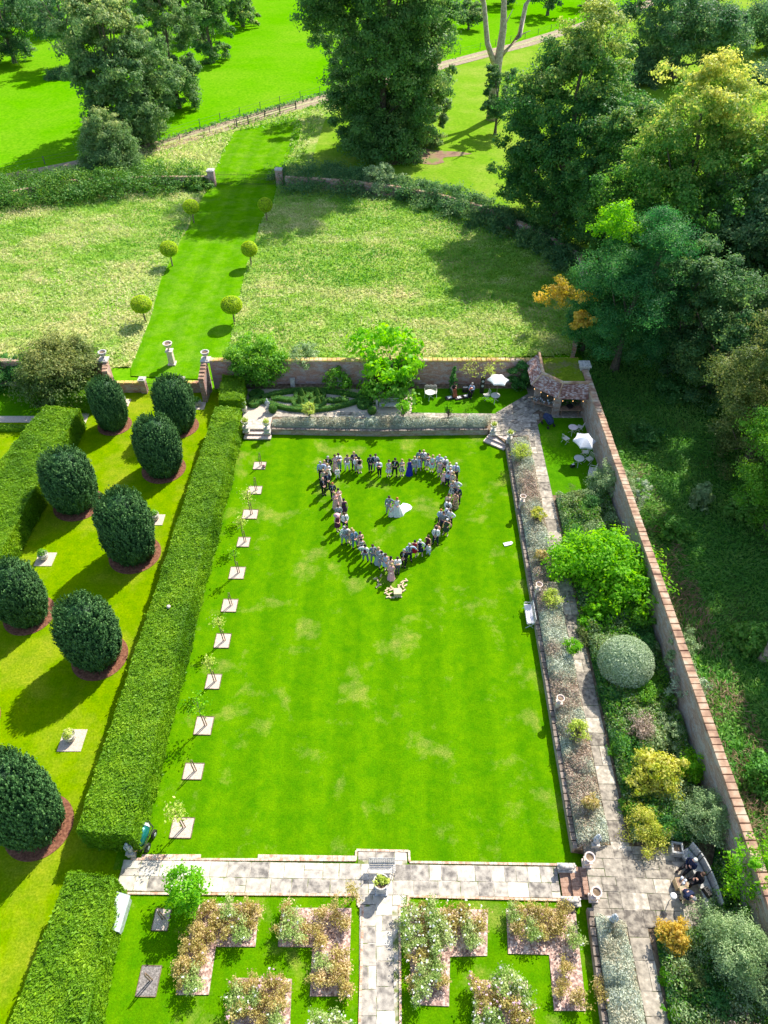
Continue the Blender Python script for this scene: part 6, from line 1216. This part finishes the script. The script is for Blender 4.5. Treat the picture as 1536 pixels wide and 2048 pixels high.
for v in range(len(VAR)):
    n, e, lg = pose(v); b = skin_mesh('body', n, e, 'pel', 2)
    mb = MB()
    for s, sd in ((1,'l'),(-1,'r')):
        ha = Vector(n['ha'+sd][0]); wr = Vector(n['wr'+sd][0]); d = (ha-wr).normalized(); sid = d.cross(Vector((0,0,1)) if abs(d.z)<.8 else Vector((0,1,0))).normalized(); nn = d.cross(sid)
        for k, L in enumerate((.062,.072,.066,.052)):
            r0 = ha+d*.02+sid*(k-1.5)*.018; mb.tube([r0, r0+d*L*.6+nn*.006, r0+d*L+nn*.022], [.0095,.0085,.006], 6)
        r0 = ha-d*.015+sid*.034; mb.tube([r0, r0+sid*.018+d*.03, r0+sid*.02+d*.055+nn*.01], [.011,.0095,.007], 6)
    hd = Vector(n['head'][0]); up = (Vector(n['crown'][0])-Vector(n['neck'][0])).normalized(); fw = Vector((0,-1,0)); fw = (fw-up*fw.dot(up)).normalized(); rt = Vector((1,0,0))
    fc = hd+fw*.082-up*.015; mb.tube([fc+up*.035, fc+up*.005+fw*.022, fc-up*.004+fw*.008],[.008,.014,.012],6)
    for s in (-1,1): mb.tube([hd+rt*s*.088-up*.02, hd+rt*s*.1+up*.01],[.014,.018],6); mb.tube([fc+rt*s*.033+up*.028-fw*.004, fc+rt*s*.033+up*.028+fw*.008],[.012,.009],8,1)
    mb.tube([fc-rt*.02-up*.04-fw*.006, fc-up*.042+fw*.006, fc+rt*.02-up*.04-fw*.006],[.005,.007,.005],6,2)
    merge(b, mb); P = {'body': b}
    P['legs'] = skin_mesh('trousers', *sub_skel(n, e, ['pel','hipl','hipr','knl','knr','anl','anr'], .024, 'pel'), 1, .85)
    P['coat'] = skin_mesh('jacket', *sub_skel(n, e, ['pel','waist','chest','nb','shl','shr','ell','elr','wrl','wrr'], .028, 'pel'), 1, .8)
    P['vest'] = skin_mesh('waistcoat', *sub_skel(n, e, ['pel','waist','chest','nb'], .045, 'pel'), 1, .8)
    cz = lambda p: Vector(p)
    ch, wa, nb = cz(n['chest'][0]), cz(n['waist'][0]), cz(n['nb'][0]); f0 = Vector((0,-1,0)) if lg != 'bend' else Vector((0,-.6,-.75)); 
    mb = MB(); q = lambda p, x, k: p+Vector((x,0,0))+f0*k
    mb.add([q(nb,-.055,.1),q(nb,.055,.1),q(ch,.045,.152),q(wa,.012,.137),q(wa,-.012,.137),q(ch,-.045,.152)],[(0,5,4,3,2,1)]); P['front'] = mb.mesh('shirt_front')
    mb = MB(); mb.add([q(nb,-.02,.112),q(nb,.02,.112),q(ch,.03,.163),q(wa,.012,.15),q(wa,-.012,.15),q(ch,-.03,.163)],[(0,5,4,3,2,1)]); P['tie'] = mb.mesh('tie')
    for sd in 'lr':
        mb = MB(); a = cz(n['an'+sd][0]); t_ = cz(n['to'+sd][0]); d = (t_-a); d.z = 0; d.normalize(); mb.tube([a-d*.05+Vector((0,0,-.04)), a+d*.05+Vector((0,0,-.035)), t_+d*.06+Vector((0,0,.003))],[.045,.05,.034],8); P['shoe'+sd] = mb.mesh('shoe', smooth=True)
    def headthing(ring, c, sc_=(1,1,1)):
        mb = MB(); mb.lathe(ring, n=14); R = Matrix((rt, -fw, up)).transposed(); mb.v = [tuple(c+R @ Vector((x*sc_[0],y*sc_[1],z*sc_[2]))) for x,y,z in mb.v]; return mb
    P['hair'] = headthing([(.1,.0),(.108,.035),(.1,.075),(.07,.108),(.02,.125)], hd-fw*.014+up*.0).mesh('hair', smooth=True)
    hl = headthing([(.1,-.02),(.11,.03),(.1,.075),(.07,.108),(.02,.125)], hd-fw*.02); hl.tube([hd-fw*.05+up*.04, hd-fw*.085-up*.06, hd-fw*.08-up*.17, hd-fw*.06-up*.25],[.08,.085,.07,.03],10); P['long'] = hl.mesh('hair', smooth=True)
    P['hat'] = headthing([(.26,.05),(.27,.06),(.11,.075),(.105,.13),(.06,.16),(.01,.165)], hd).mesh('hat', smooth=True)
    mb = MB()
    def ell(z, rx, ry, wv=0, off=0):
        return [(rx*math.cos(a)*(1+wv*math.sin(a*7+z*3)), ry*math.sin(a)*(1+wv*math.sin(a*7+z*3)), z) for a in np.linspace(0,2*math.pi,28,endpoint=False)]
    for key, bot in (('long_dress',[(.75,.21,.19,.02),(.4,.26,.24,.05),(.06,.31,.29,.08)]),('dress',[(.78,.22,.19,.03),(.52,.27,.23,.06)]),('skirt',[(.8,.21,.18,.02),(.58,.24,.2,.04)])):
        rings = [(1.45,.09,.07,0),(1.42,.15,.10,0),(1.33,.19,.135,0),(1.22,.165,.125,0),(1.09,.14,.115,0),(.95,.18,.15,.01)] if key != 'skirt' else [(1.05,.15,.12,0),(.95,.185,.155,.01)]
        rings += bot; mb = MB(); vs = []
        for z, rx, ry, wv in rings: vs += ell(z, rx, ry, wv)
        N = 28; mb.add(vs, [(i*N+j,(i+1)*N+j,(i+1)*N+(j+1)%N,i*N+(j+1)%N)[::-1] for i in range(len(rings)-1) for j in range(N)]); P[key] = mb.mesh(key, smooth=True)
    mb = MB(); hp = Vector(n['hal'][0])+Vector((-.03,-.05,0)); mb.lathe([(.02,-.05),(.07,-.02),(.08,.03),(.03,.07)], hp, 10); P['posy'] = mb.mesh('posy', smooth=True)
    for k in P:
        me = P[k]
        while len(me.materials) < (3 if k == 'body' else 1): me.materials.append(None)
    BODY[v] = P
CC = dict(navy=(.012,.02,.06), black=(.010,.010,.014), grey=(.19,.23,.28), lgrey=(.30,.33,.37), dgrey=(.08,.09,.11), white=(.78,.78,.79), pblue=(.40,.50,.68), blush=(.80,.55,.50), pink=(.78,.42,.45), peach=(.74,.42,.30), plum=(.10,.015,.06), royal=(.015,.02,.34), red=(.45,.01,.03), beige=(.70,.58,.44), mauve=(.42,.28,.34), green=(.03,.06,.045), mint=(.32,.60,.52), maroon=(.12,.015,.03), tan=(.3,.2,.1), blueg=(.13,.24,.36), cream=(.76,.71,.6), khaki=(.4,.33,.2), silver=(.38,.42,.47))
def cloth(c):
    if c in MATS: return MATS[c]
    if c.startswith('f_'):     # floral print
        a, b = c[2:].split('_'); m = M(c, [CC[a], CC[a], CC[b], CC[b]], 11, .8, .1, coord='Object', lo=.46, hi=.56, detail=2); return m
    return M(c, [tuple(x*.85 for x in CC[c]), CC[c]], 6, .8, .15, coord='Object')
HAIR = dict(br=(.07,.035,.02), dk=(.012,.01,.01), bl=(.55,.38,.16), gy=(.42,.4,.38), wh=(.75,.73,.68), gi=(.5,.17,.04), bd=None)
m_skin = M('skin', [(.62,.34,.24),(.72,.42,.31)], 5, .6, 0, coord='Object'); m_eye = M('eye', [(.03,.02,.02),(.05,.04,.03)], 5, .4, 0); m_lip = M('lips', [(.45,.13,.12),(.5,.16,.14)], 5, .5, 0)
def hairm(h): return M('hair_'+h, [tuple(x*.6 for x in HAIR[h]), HAIR[h]], 12, .6, .3, coord='Object')
def person(label, loc, hgt, v, outfit, c1, c2='white', hair='br', rz=0, tie=None, extra=(), cat='person', sc=None, group=None):
    P = BODY[v]; rp = random.Random(label); t = thing('person', label, cat, loc, rz+rp.uniform(-.3,.3), group); t.rotation_euler[0] = rp.uniform(-.05,.03); t.rotation_euler[1] = rp.uniform(-.04,.04); s = hgt/1.79; t.scale = (s*(1.0 if hgt > 1.4 else 1.08), s*(1.0 if hgt > 1.4 else 1.08), s)
    def ad(key, mt, nm=None):
        o = obj(nm or P[key].name.split('.')[0], P[key], None, t)
        for i, m_ in enumerate(mt if isinstance(mt, (list,tuple)) else [mt]): o.material_slots[i].link = 'OBJECT'; o.material_slots[i].material = m_
        return o
    ad('body', [m_skin, m_eye, m_lip], 'body')
    if outfit == 'suit': ad('coat', cloth(c1),'jacket'); ad('legs', cloth(c2 if c2 != 'white' else c1),'trousers'); ad('front', cloth('white'),'shirt_front'); ad('tie', cloth(tie or 'silver'),'tie')
    elif outfit == 'shirt':
        ad('coat', cloth(c1),'shirt'); ad('legs', cloth(c2),'trousers')
        if tie: ad('tie', cloth(tie),'tie')
    elif outfit == 'vest': ad('coat', cloth('white'),'shirt'); ad('vest', cloth(c1),'waistcoat'); ad('legs', cloth(c2),'trousers'); ad('front', cloth('white'),'shirt_front'); ad('tie', cloth(tie or c1),'tie')
    elif outfit in ('long','dress'): ad('long_dress' if outfit == 'long' else 'dress', cloth(c1),'dress')
    elif outfit == 'skirt': ad('vest', cloth(c1),'top'); ad('skirt', cloth(c2),'skirt')
    if 'cardigan' in extra: ad('coat', cloth('white' if c1 != 'white' else 'blush'),'cardigan')
    if 'posy' in extra: ad('posy', cloth('blush'),'posy')
    if 'bag' in extra: ad('posy', cloth('red'),'handbag')
    for sd in 'lr': ad('shoe'+sd, cloth('black' if outfit in ('suit','shirt','vest') else 'beige'),'shoe')
    if hair and HAIR.get(hair): ad('long' if outfit in ('long','dress','skirt') and hair not in ('wh','gy') else 'hair', hairm(hair),'hair')
    if 'hat' in extra: ad('hat', cloth('pink' if 'cardigan' not in extra else 'cream'),'hat')
    return t
def Z2(x,y): return (620+x/8.533, 880+y/8.533)
def Z3(x,y): return (780+x/8.533, 880+y/8.533)
def Z4(x,y): return (640+x/8.533, 1020+y/8.533)
def Z5(x,y): return (760+x/8.533, 1020+y/8.533)
GUESTS = [ # zoom fn, head x, head y, height, pose, outfit, colour 1, colour 2, hair, rz, tie, extra, label
 (Z2,180,375,1.78,4,'shirt','pblue','black','gy',.3,None,(),'man in pale blue shirt and black trousers at the top left corner of the heart'),
 (Z2,238,345,1.66,0,'dress','f_white_pink','','bl',.2,None,(),'woman in pink and white dress behind the pale blue shirt at the left shoulder'),
 (Z2,300,268,1.8,0,'suit','black','white','gy',.1,'silver',(),'man in black suit and pale tie standing apart above the left shoulder of the heart'),
 (Z2,300,405,1.66,3,'dress','cream','','bl',.3,None,('cardigan',),'woman in cream dress and pale cardigan on the left shoulder of the heart'),
 (Z2,215,500,1.5,1,'dress','beige','','bl',.4,None,(),'small blond woman in beige behind the two dark suits, left side'),
 (Z2,285,545,1.76,1,'suit','navy','white','br',.3,'silver',(),'man in navy suit directly behind the black-suited man on the left side of the heart'),
 (Z2,217,640,1.8,1,'suit','black','white','bd',.2,'pink',(),'bald man in black suit with hands clasped at the far left of the heart'),
 (Z2,370,735,1.66,1,'suit','navy','white','gi',.2,'silver',(),'ginger-haired man in navy jacket below the black suits on the left side'),
 (Z2,420,253,1.7,1,'long','blush','','br',.1,None,('posy',),'woman in long blush dress at upper left next to the man in grey waistcoat'),
 (Z2,487,220,1.82,3,'vest','dgrey','grey','br',0,'mauve',(),'man in grey waistcoat holding a pale round hat, upper left of the heart'),
 (Z2,465,475,1.15,0,'shirt','white','white','bl',.1,None,(),'small child all in white in front of the woman in long blush dress'),
 (Z2,625,245,1.7,4,'shirt','mauve','white','br',0,None,(),'woman in dusty mauve blouse and white trousers along the top left of the heart'),
 (Z2,753,190,1.84,0,'suit','navy','white','bl',0,'pink',(),'tall fair man in navy suit behind a boy in white shirt'),
 (Z2,785,290,1.55,1,'shirt','white','lgrey','bl',0,None,(),'boy in white shirt and light grey trousers in front of the tall navy suit'),
 (Z2,842,283,1.66,1,'skirt','black','cream','dk',0,None,(),'woman in black top and short cream skirt along the top of the heart'),
 (Z2,1025,243,1.8,1,'suit','navy','white','dk',0,'navy',(),'man in plain navy suit holding something white, left of the pale grey suit'),
 (Z2,1132,235,1.82,5,'suit','lgrey','white','br',0,'blueg',(),'man in pale grey suit beside the plain navy suit along the top of the heart'),
 (Z2,1187,333,1.76,3,'vest','navy','black','dk',0,'navy',(),'man in navy waistcoat and black trousers with one sleeve raised, left of the floral dress'),
 (Z2,1340,345,1.66,1,'dress','f_white_mauve','','br',0,None,(),'woman in white and mauve patterned dress left of the black suit at top centre'),
 (Z2,1447,308,1.84,0,'suit','black','white','dk',0,'silver',(),'man in black suit standing square at the top dip of the heart'),
 (Z2,487,828,1.68,3,'long','blush','','dk',.3,None,('posy',),'dark-haired bridesmaid in blush holding white flowers, upper of the pair on the left side'),
 (Z2,430,885,1.68,3,'long','pink','','bl',.3,None,(),'blond woman in long rosy dress, lower of the blush pair on the left side'),
 (Z2,575,1005,1.72,0,'dress','f_navy_plum','','dk',.3,None,(),'dark-haired woman in navy patterned dress on the inner left side of the heart'),
 (Z2,487,1110,1.76,5,'suit','lgrey','white','br',.4,'silver',(),'man in light grey suit below the blush pair on the left side'),
 (Z2,460,1275,1.68,1,'dress','plum','','dk',.5,None,('hat',),'woman in plum dress and wide pink hat at the lower left bulge of the heart'),
 (Z2,590,1245,1.8,5,'shirt','white','navy','br',.3,'navy',(),'man in white shirt, navy tie and navy trousers beside the plum dress'),
 (Z4,395,283,1.78,4,'vest','lgrey','lgrey','gy',.5,'silver',(),'man in light grey waistcoat and trousers, first below the plum dress'),
 (Z4,460,275,1.66,1,'dress','lgrey','','br',.4,None,(),'woman in pale grey dress next to the light grey waistcoat, lower left side'),
 (Z4,530,305,1.66,1,'dress','peach','','bl',.4,None,(),'woman in soft peach dress on the lower left side of the heart'),
 (Z4,590,343,1.8,5,'suit','blueg','white','bl',.3,'blush',(),'man in blue-grey suit on the lower left side of the heart'),
 (Z4,685,385,1.66,3,'dress','f_black_blush','','br',.3,None,(),'woman in black and blush flowered dress, lower left side'),
 (Z4,718,480,1.6,1,'dress','f_navy_white','','dk',.2,None,(),'short woman in dark patterned dress just above the plum waistcoat'),
 (Z4,770,572,1.84,4,'vest','plum','grey','dk',2.9,'plum',(),'man seen from behind in plum waistcoat, white sleeves and grey trousers'),
 (Z4,912,595,1.8,0,'suit','grey','white','br',.3,'blush',(),'man in mid grey suit, first of the grey group near the point of the heart'),
 (Z4,990,645,1.68,1,'long','silver','','bl',.2,None,(),'woman in long silver-grey dress in the grey group near the point of the heart'),
 (Z4,1050,705,1.7,0,'suit','lgrey','white','dk',.2,'navy',(),'dark-haired youth in light grey suit in the grey group near the point of the heart'),
 (Z4,1130,742,1.68,1,'dress','pblue','','br',.1,None,(),'woman in pale blue knee-length dress beside the point of the heart'),
 (Z5,185,800,1.72,0,'dress','blush','','dk',3.0,None,(),'woman with very dark long hair seen from behind at the point of the heart'),
 (Z5,190,918,1.64,1,'long','pink','','bl',0,None,('posy',),'woman in long pale pink dress at the very tip of the heart'),
 (Z5,300,795,1.76,3,'shirt','white','dgrey','br',-.1,None,(),'man in white shirt and dark grey trousers just right of the tip of the heart'),
 (Z5,415,680,1.8,1,'suit','black','white','gy',-.1,'silver',(),'grey-haired man in open black suit to the right of the tip of the heart'),
 (Z5,500,572,1.84,4,'shirt','pblue','navy','gy',-.1,'navy',(),'broad man in pale blue shirt and navy tie, lower right of the heart'),
 (Z5,585,505,1.68,0,'dress','red','','dk',-.2,None,(),'woman in bright red dress on the lower right side of the heart'),
 (Z5,700,495,1.66,2,'dress','navy','','wh',-.2,None,('cardigan',),'white-haired woman in navy dress and pale jacket on the lower right side'),
 (Z5,820,418,1.7,0,'dress','f_maroon_black','','br',-.3,None,(),'woman in strapless maroon dress behind the small child on the right side'),
 (Z5,835,588,1.1,0,'shirt','white','pblue','bl',-.2,None,(),'small child in white top and pale blue trousers on the lower right side'),
 (Z5,965,288,1.8,5,'shirt','white','navy','dk',-.2,'navy',(),'man in white shirt and navy tie with folded arms, right side above the small child'),
 (Z5,990,232,1.68,3,'dress','peach','','br',-.3,None,(),'woman in peach top half hidden behind the white shirt with navy tie'),
 (Z5,1140,150,1.66,2,'dress','green','','wh',-.4,None,(),'white-haired woman in dark green dress on the right side of the heart'),
 (Z3,925,1235,1.78,4,'shirt','grey','navy','br',-.3,None,(),'man in grey-blue shirt above the dark green dress'),
 (Z3,868,1190,1.62,1,'shirt','pblue','navy','gi',-.3,None,(),'ginger boy in pale blue shirt on the inner right side of the heart'),
 (Z3,1042,1180,1.78,2,'shirt','white','black','br',-.4,None,(),'man in loose white shirt with hand on hip at the outer right side'),
 (Z3,1000,1128,1.76,5,'vest','navy','navy','dk',-.4,'navy',(),'man in navy waistcoat behind the loose white shirt on the right side'),
 (Z3,1002,1015,1.78,5,'vest','dgrey','navy','br',-.4,'silver',(),'man in charcoal waistcoat with folded arms on the right side'),
 (Z3,1010,925,1.68,1,'dress','beige','','br',-.4,None,(),'brown-haired woman in beige on the inner right side, above the charcoal waistcoat'),
 (Z3,1132,880,1.68,1,'long','f_peach_green','','br',-.4,None,(),'woman in peach flowered long dress beside the navy suit on the outer right'),
 (Z3,1182,780,1.78,0,'suit','navy','white','gy',-.4,'navy',(),'grey-haired man in navy suit on the outer right side of the heart'),
 (Z3,1155,660,1.8,2,'shirt','white','dgrey','br',-.4,None,(),'man in big white shirt at the widest right point of the heart'),
 (Z3,1070,705,1.66,3,'dress','f_white_navy','','bl',-.3,None,(),'woman in white dress with navy print on the inner right side'),
 (Z3,1135,395,1.82,0,'shirt','pblue','black','wh',-.4,'plum',(),'white-haired man in pale blue shirt and purple tie standing apart at the right shoulder'),
 (Z3,1095,545,1.64,1,'dress','f_cream_green','','bl',-.3,None,(),'woman in cream dress with green print beneath the purple-tie man'),
 (Z3,1040,470,1.66,1,'dress','f_pink_white','','bl',-.3,None,('cardigan',),'woman in pink printed dress and white cardigan at the right shoulder'),
 (Z3,985,552,1.35,0,'shirt','pblue','navy','br',-.2,None,(),'boy in pale shirt and navy trousers beside the girl in pink, right shoulder'),
 (Z3,925,535,1.32,0,'dress','pink','','bl',-.2,None,(),'little girl in pink dress at the inner right shoulder of the heart'),
 (Z3,1010,388,1.66,1,'dress','mint','','bl',-.2,None,('cardigan',),'woman in mint dress and pale cardigan behind the girl in pink'),
 (Z3,940,285,1.82,5,'vest','navy','black','gy',-.1,'mauve',(),'tall man in navy waistcoat and black trousers, upper right of the heart'),
 (Z3,860,340,1.68,1,'dress','f_grey_blush','','gy',-.1,None,(),'woman in grey flowered dress in front of the tall navy waistcoat'),
 (Z3,838,230,1.8,4,'shirt','pblue','grey','bd',-.1,None,(),'bald man in pale blue shirt behind the grey flowered dress'),
 (Z3,725,260,1.68,1,'dress','f_mint_white','','bl',0,None,('bag',),'woman in mint and white dress with a red bag, upper right of the heart'),
 (Z3,640,225,1.68,3,'dress','f_maroon_white','','br',0,None,(),'woman in maroon and white dress between the pale shirts and the mint dress'),
 (Z3,585,170,1.8,0,'shirt','white','grey','bl',0,None,(),'man in white shirt behind the maroon dress at the top right lobe'),
 (Z3,517,165,1.84,4,'suit','grey','white','dk',0,'silver',(),'man in mid grey suit at the highest point of the right lobe'),
 (Z3,500,275,1.45,0,'dress','pblue','','bl',0,None,(),'girl in pale blue dress in front of the mid grey suit of the right lobe'),
 (Z3,410,285,1.82,0,'suit','lgrey','white','bl',.1,'silver',(),'man in light grey suit beside the royal blue dress'),
 (Z3,337,320,1.7,0,'long','royal','','br',.1,None,(),'woman in long royal blue dress along the top of the heart'),
 (Z3,205,333,1.66,3,'dress','f_navy_cream','','bl',0,None,(),'blond woman in navy and cream dress right of the black suit at the dip'),
]
for i, (zf,hx,hy,hg,v,of,c1,c2,hr,rz,tie,ex,lb) in enumerate(GUESTS):
    px, py = zf(hx, hy); p = G(px, py, hg); person(lb, (p.x, p.y, .005), hg, v, of, c1, c2 or 'white', hr, rz, tie, ex, group='wedding guests standing in a heart')
# bride, groom, flower girl
px,py = Z2(1350,962); p = G(px,py,1.8); person('groom in light grey suit in the middle of the heart', (p.x,p.y,.005), 1.8, 2, 'suit', 'grey', 'lgrey', 'br', .1, 'silver')
px,py = Z2(1472,978); p = G(px,py,1.7); t = person('bride in wide white gown with long train in the middle of the heart', (p.x,p.y,.005), 1.7, 1, 'long', 'white', '', 'gi', -.1)
rings = []; vs = []; NN = 40
for j, (z, r, off) in enumerate([(1.08,.16,0),(.9,.24,.0),(.6,.36,.02),(.3,.5,.05),(.02,.62,.08)]):
    for a in np.linspace(0,2*math.pi,NN,endpoint=False):
        k = 1+.05*math.sin(a*11+j); vs.append((r*math.cos(a)*k+off, r*.8*math.sin(a)*k, z))
mb = MB(); mb.add(vs, [(i*NN+j,(i+1)*NN+j,(i+1)*NN+(j+1)%NN,i*NN+(j+1)%NN)[::-1] for i in range(4) for j in range(NN)])
tr_ = []; mb.build('gown_skirt', cloth('white'), t, smooth=True)
mb = MB(); g = []
for i in range(10):
    for j in range(9):
        u, v = i/9, j/8; wv = .25+.75*u; x = .1+u*(1.3-.9*(abs(v-.5)*1.7)**2.2); y = .42*u+(v-.5)*1.1*wv; g.append((x, y+.1, .06+.75*(1-u)**2*(1-abs(v-.5)*.9)+.03*math.sin(v*19+u*5)))
mb.add(g, [(i*9+j,(i+1)*9+j,(i+1)*9+j+1,i*9+j+1) for i in range(9) for j in range(8)]); mb.add([(x,y,.012) for x,y,z in g], [(i*9+j,i*9+j+1,(i+1)*9+j+1,(i+1)*9+j) for i in range(9) for j in range(8)])
mb.build('train', cloth('white'), t, smooth=True)
px,py = Z2(1385,1120); p = G(px,py,1.1); person('little flower girl in white dress between the bride and groom', (p.x,p.y,.005), 1.1, 1, 'long', 'white', '', 'bl', 0)
# musicians
p = G(907,790,TZ); chair(906,785,TZ,.2,'pale chair the cellist sits on', m_cream)
person('cellist with bare arms in a dark top, seated against the brick wall', (p.x,p.y+.1,TZ), 1.68, 8, 'skirt', 'black', 'black', 'br', .3)
m_cello = M('varnished_maple',[(.24,.04,.015),(.4,.08,.03)],4,.3,.1,spec=.6)
t = thing('cello', 'red-brown cello held upright by the seated cellist', 'cello', (p.x+.1,p.y-.52,TZ+.1)); mb = MB()
pr = [(0,.13),(.1,.2),(.22,.22),(.34,.17),(.42,.14),(.52,.17),(.64,.17),(.74,.1),(.77,.04)]; vs = []
for y0 in (-.06,.06): vs += [(x*s, y0, z) for s in (1,-1) for z, x in (pr if s == 1 else pr[::-1])]
n_ = len(pr)*2; mb.add(vs, [tuple(range(n_)), tuple(range(2*n_-1,n_-1,-1))]+[(i,(i+1)%n_,n_+(i+1)%n_,n_+i)[::-1] for i in range(n_)]); mb.build('body', m_cello, t).rotation_euler = (-.35,0,.2)
MB().box((0,-.03,.92),(.04,.03,.5)).build('neck', m_iron, t).rotation_euler = (-.35,0,.2); MB().bar((0,0,0),(0,.0,-.1),.008).build('end_pin', m_iron, t)
p = G(942,792,TZ); chair(943,787,TZ,-.2,'dark chair the violinist sits on', m_iron)
person('musician in pale blue shirt and dark trousers seated playing a violin', (p.x,p.y+.1,TZ), 1.76, 8, 'shirt', 'pblue', 'black', 'gy', -.3)
o = MB().tube([(-.3,-.3,0),(-.1,-.1,.02),(0,0,.03)],[.03,.1,.08],8).build('violin', m_cello, None, (p.x,p.y-.2,TZ+1.0)); tag(o, 'violin in the hands of the seated musician in pale blue', 'violin')
def mstand(px,py,lb):
    p = G(px,py,TZ); t = thing('music_stand', lb, 'music stand', (p.x,p.y,TZ)); MB().bar((0,0,0),(0,0,.95),.015).bar((0,0,.2),(.25,.1,0),.01).bar((0,0,.2),(-.25,.1,0),.01).bar((0,0,.2),(0,-.25,0),.01).build('stand', m_iron, t); MB().box((0,0,1.0),(.5,.03,.32),rx=.5).build('desk', m_iron, t); MB().box((0,.02,1.02),(.36,.02,.26),rx=.5).build('sheet_music', m_white, t)
mstand(928,796,'black music stand between the two musicians')
for px,py,w_,m_,lb in ((899,797,.4,m_white,'white sheets on the grass left of the cello'),(918,797,.35,m_white,'white sheet on a dark case right of the cello'),(932,794,.4,m_white,'white folder on the grass in front of the violinist')):
    p = G(px,py,TZ); t = thing('sheet_music', lb, 'paper', (p.x,p.y,TZ+.015), .3); MB().box((0,0,.06),(.75,.45,.12)).build('case', m_iron, t); MB().box((0,0,.13),(w_,.3,.02)).build('paper', m_, t)
p = G(930,783,TZ); t = thing('amplifier', 'small dark box amplifier with a grey top between the musicians', 'amplifier', (p.x,p.y,TZ)); MB().box((0,0,.22),(.5,.4,.44)).build('cabinet', m_iron, t); MB().box((0,0,.45),(.42,.3,.03)).build('top_panel', m_lead, t)
p = G(963,785,TZ); t = thing('speaker_column', 'tall black loudspeaker column against the brick wall left of the white parasol', 'loudspeaker', (p.x,p.y,TZ)); MB().box((0,0,.9),(.34,.3,1.8)).build('cabinet', m_iron, t); MB().tube([(0,-.15,1.3),(0,-.165,1.3)],.12,14).tube([(0,-.15,.8),(0,-.165,.8)],.12,14).build('cone', m_lead, t)
# three people in the court
p = G(1388,1722,TZ+1.1); person('white-haired person in dark navy top sitting on the upper part of the curved bench', (p.x-.05,p.y,TZ+.04), 1.75, 8, 'shirt', 'navy', 'black', 'wh', -1.3)
p = G(1406,1752,TZ+1.1); person('brown-haired person in black sitting on the middle of the curved bench', (p.x-.05,p.y,TZ+.04), 1.7, 8, 'shirt', 'black', 'black', 'br', -1.1, extra=())
p = G(1376,1792,TZ+.9); person('grey-haired man in navy T-shirt and khaki trousers bending forward beside the willow-like shrub', (p.x,p.y+.35,TZ+.04), 1.8, 9, 'shirt', 'navy', 'khaki', 'gy', .2)
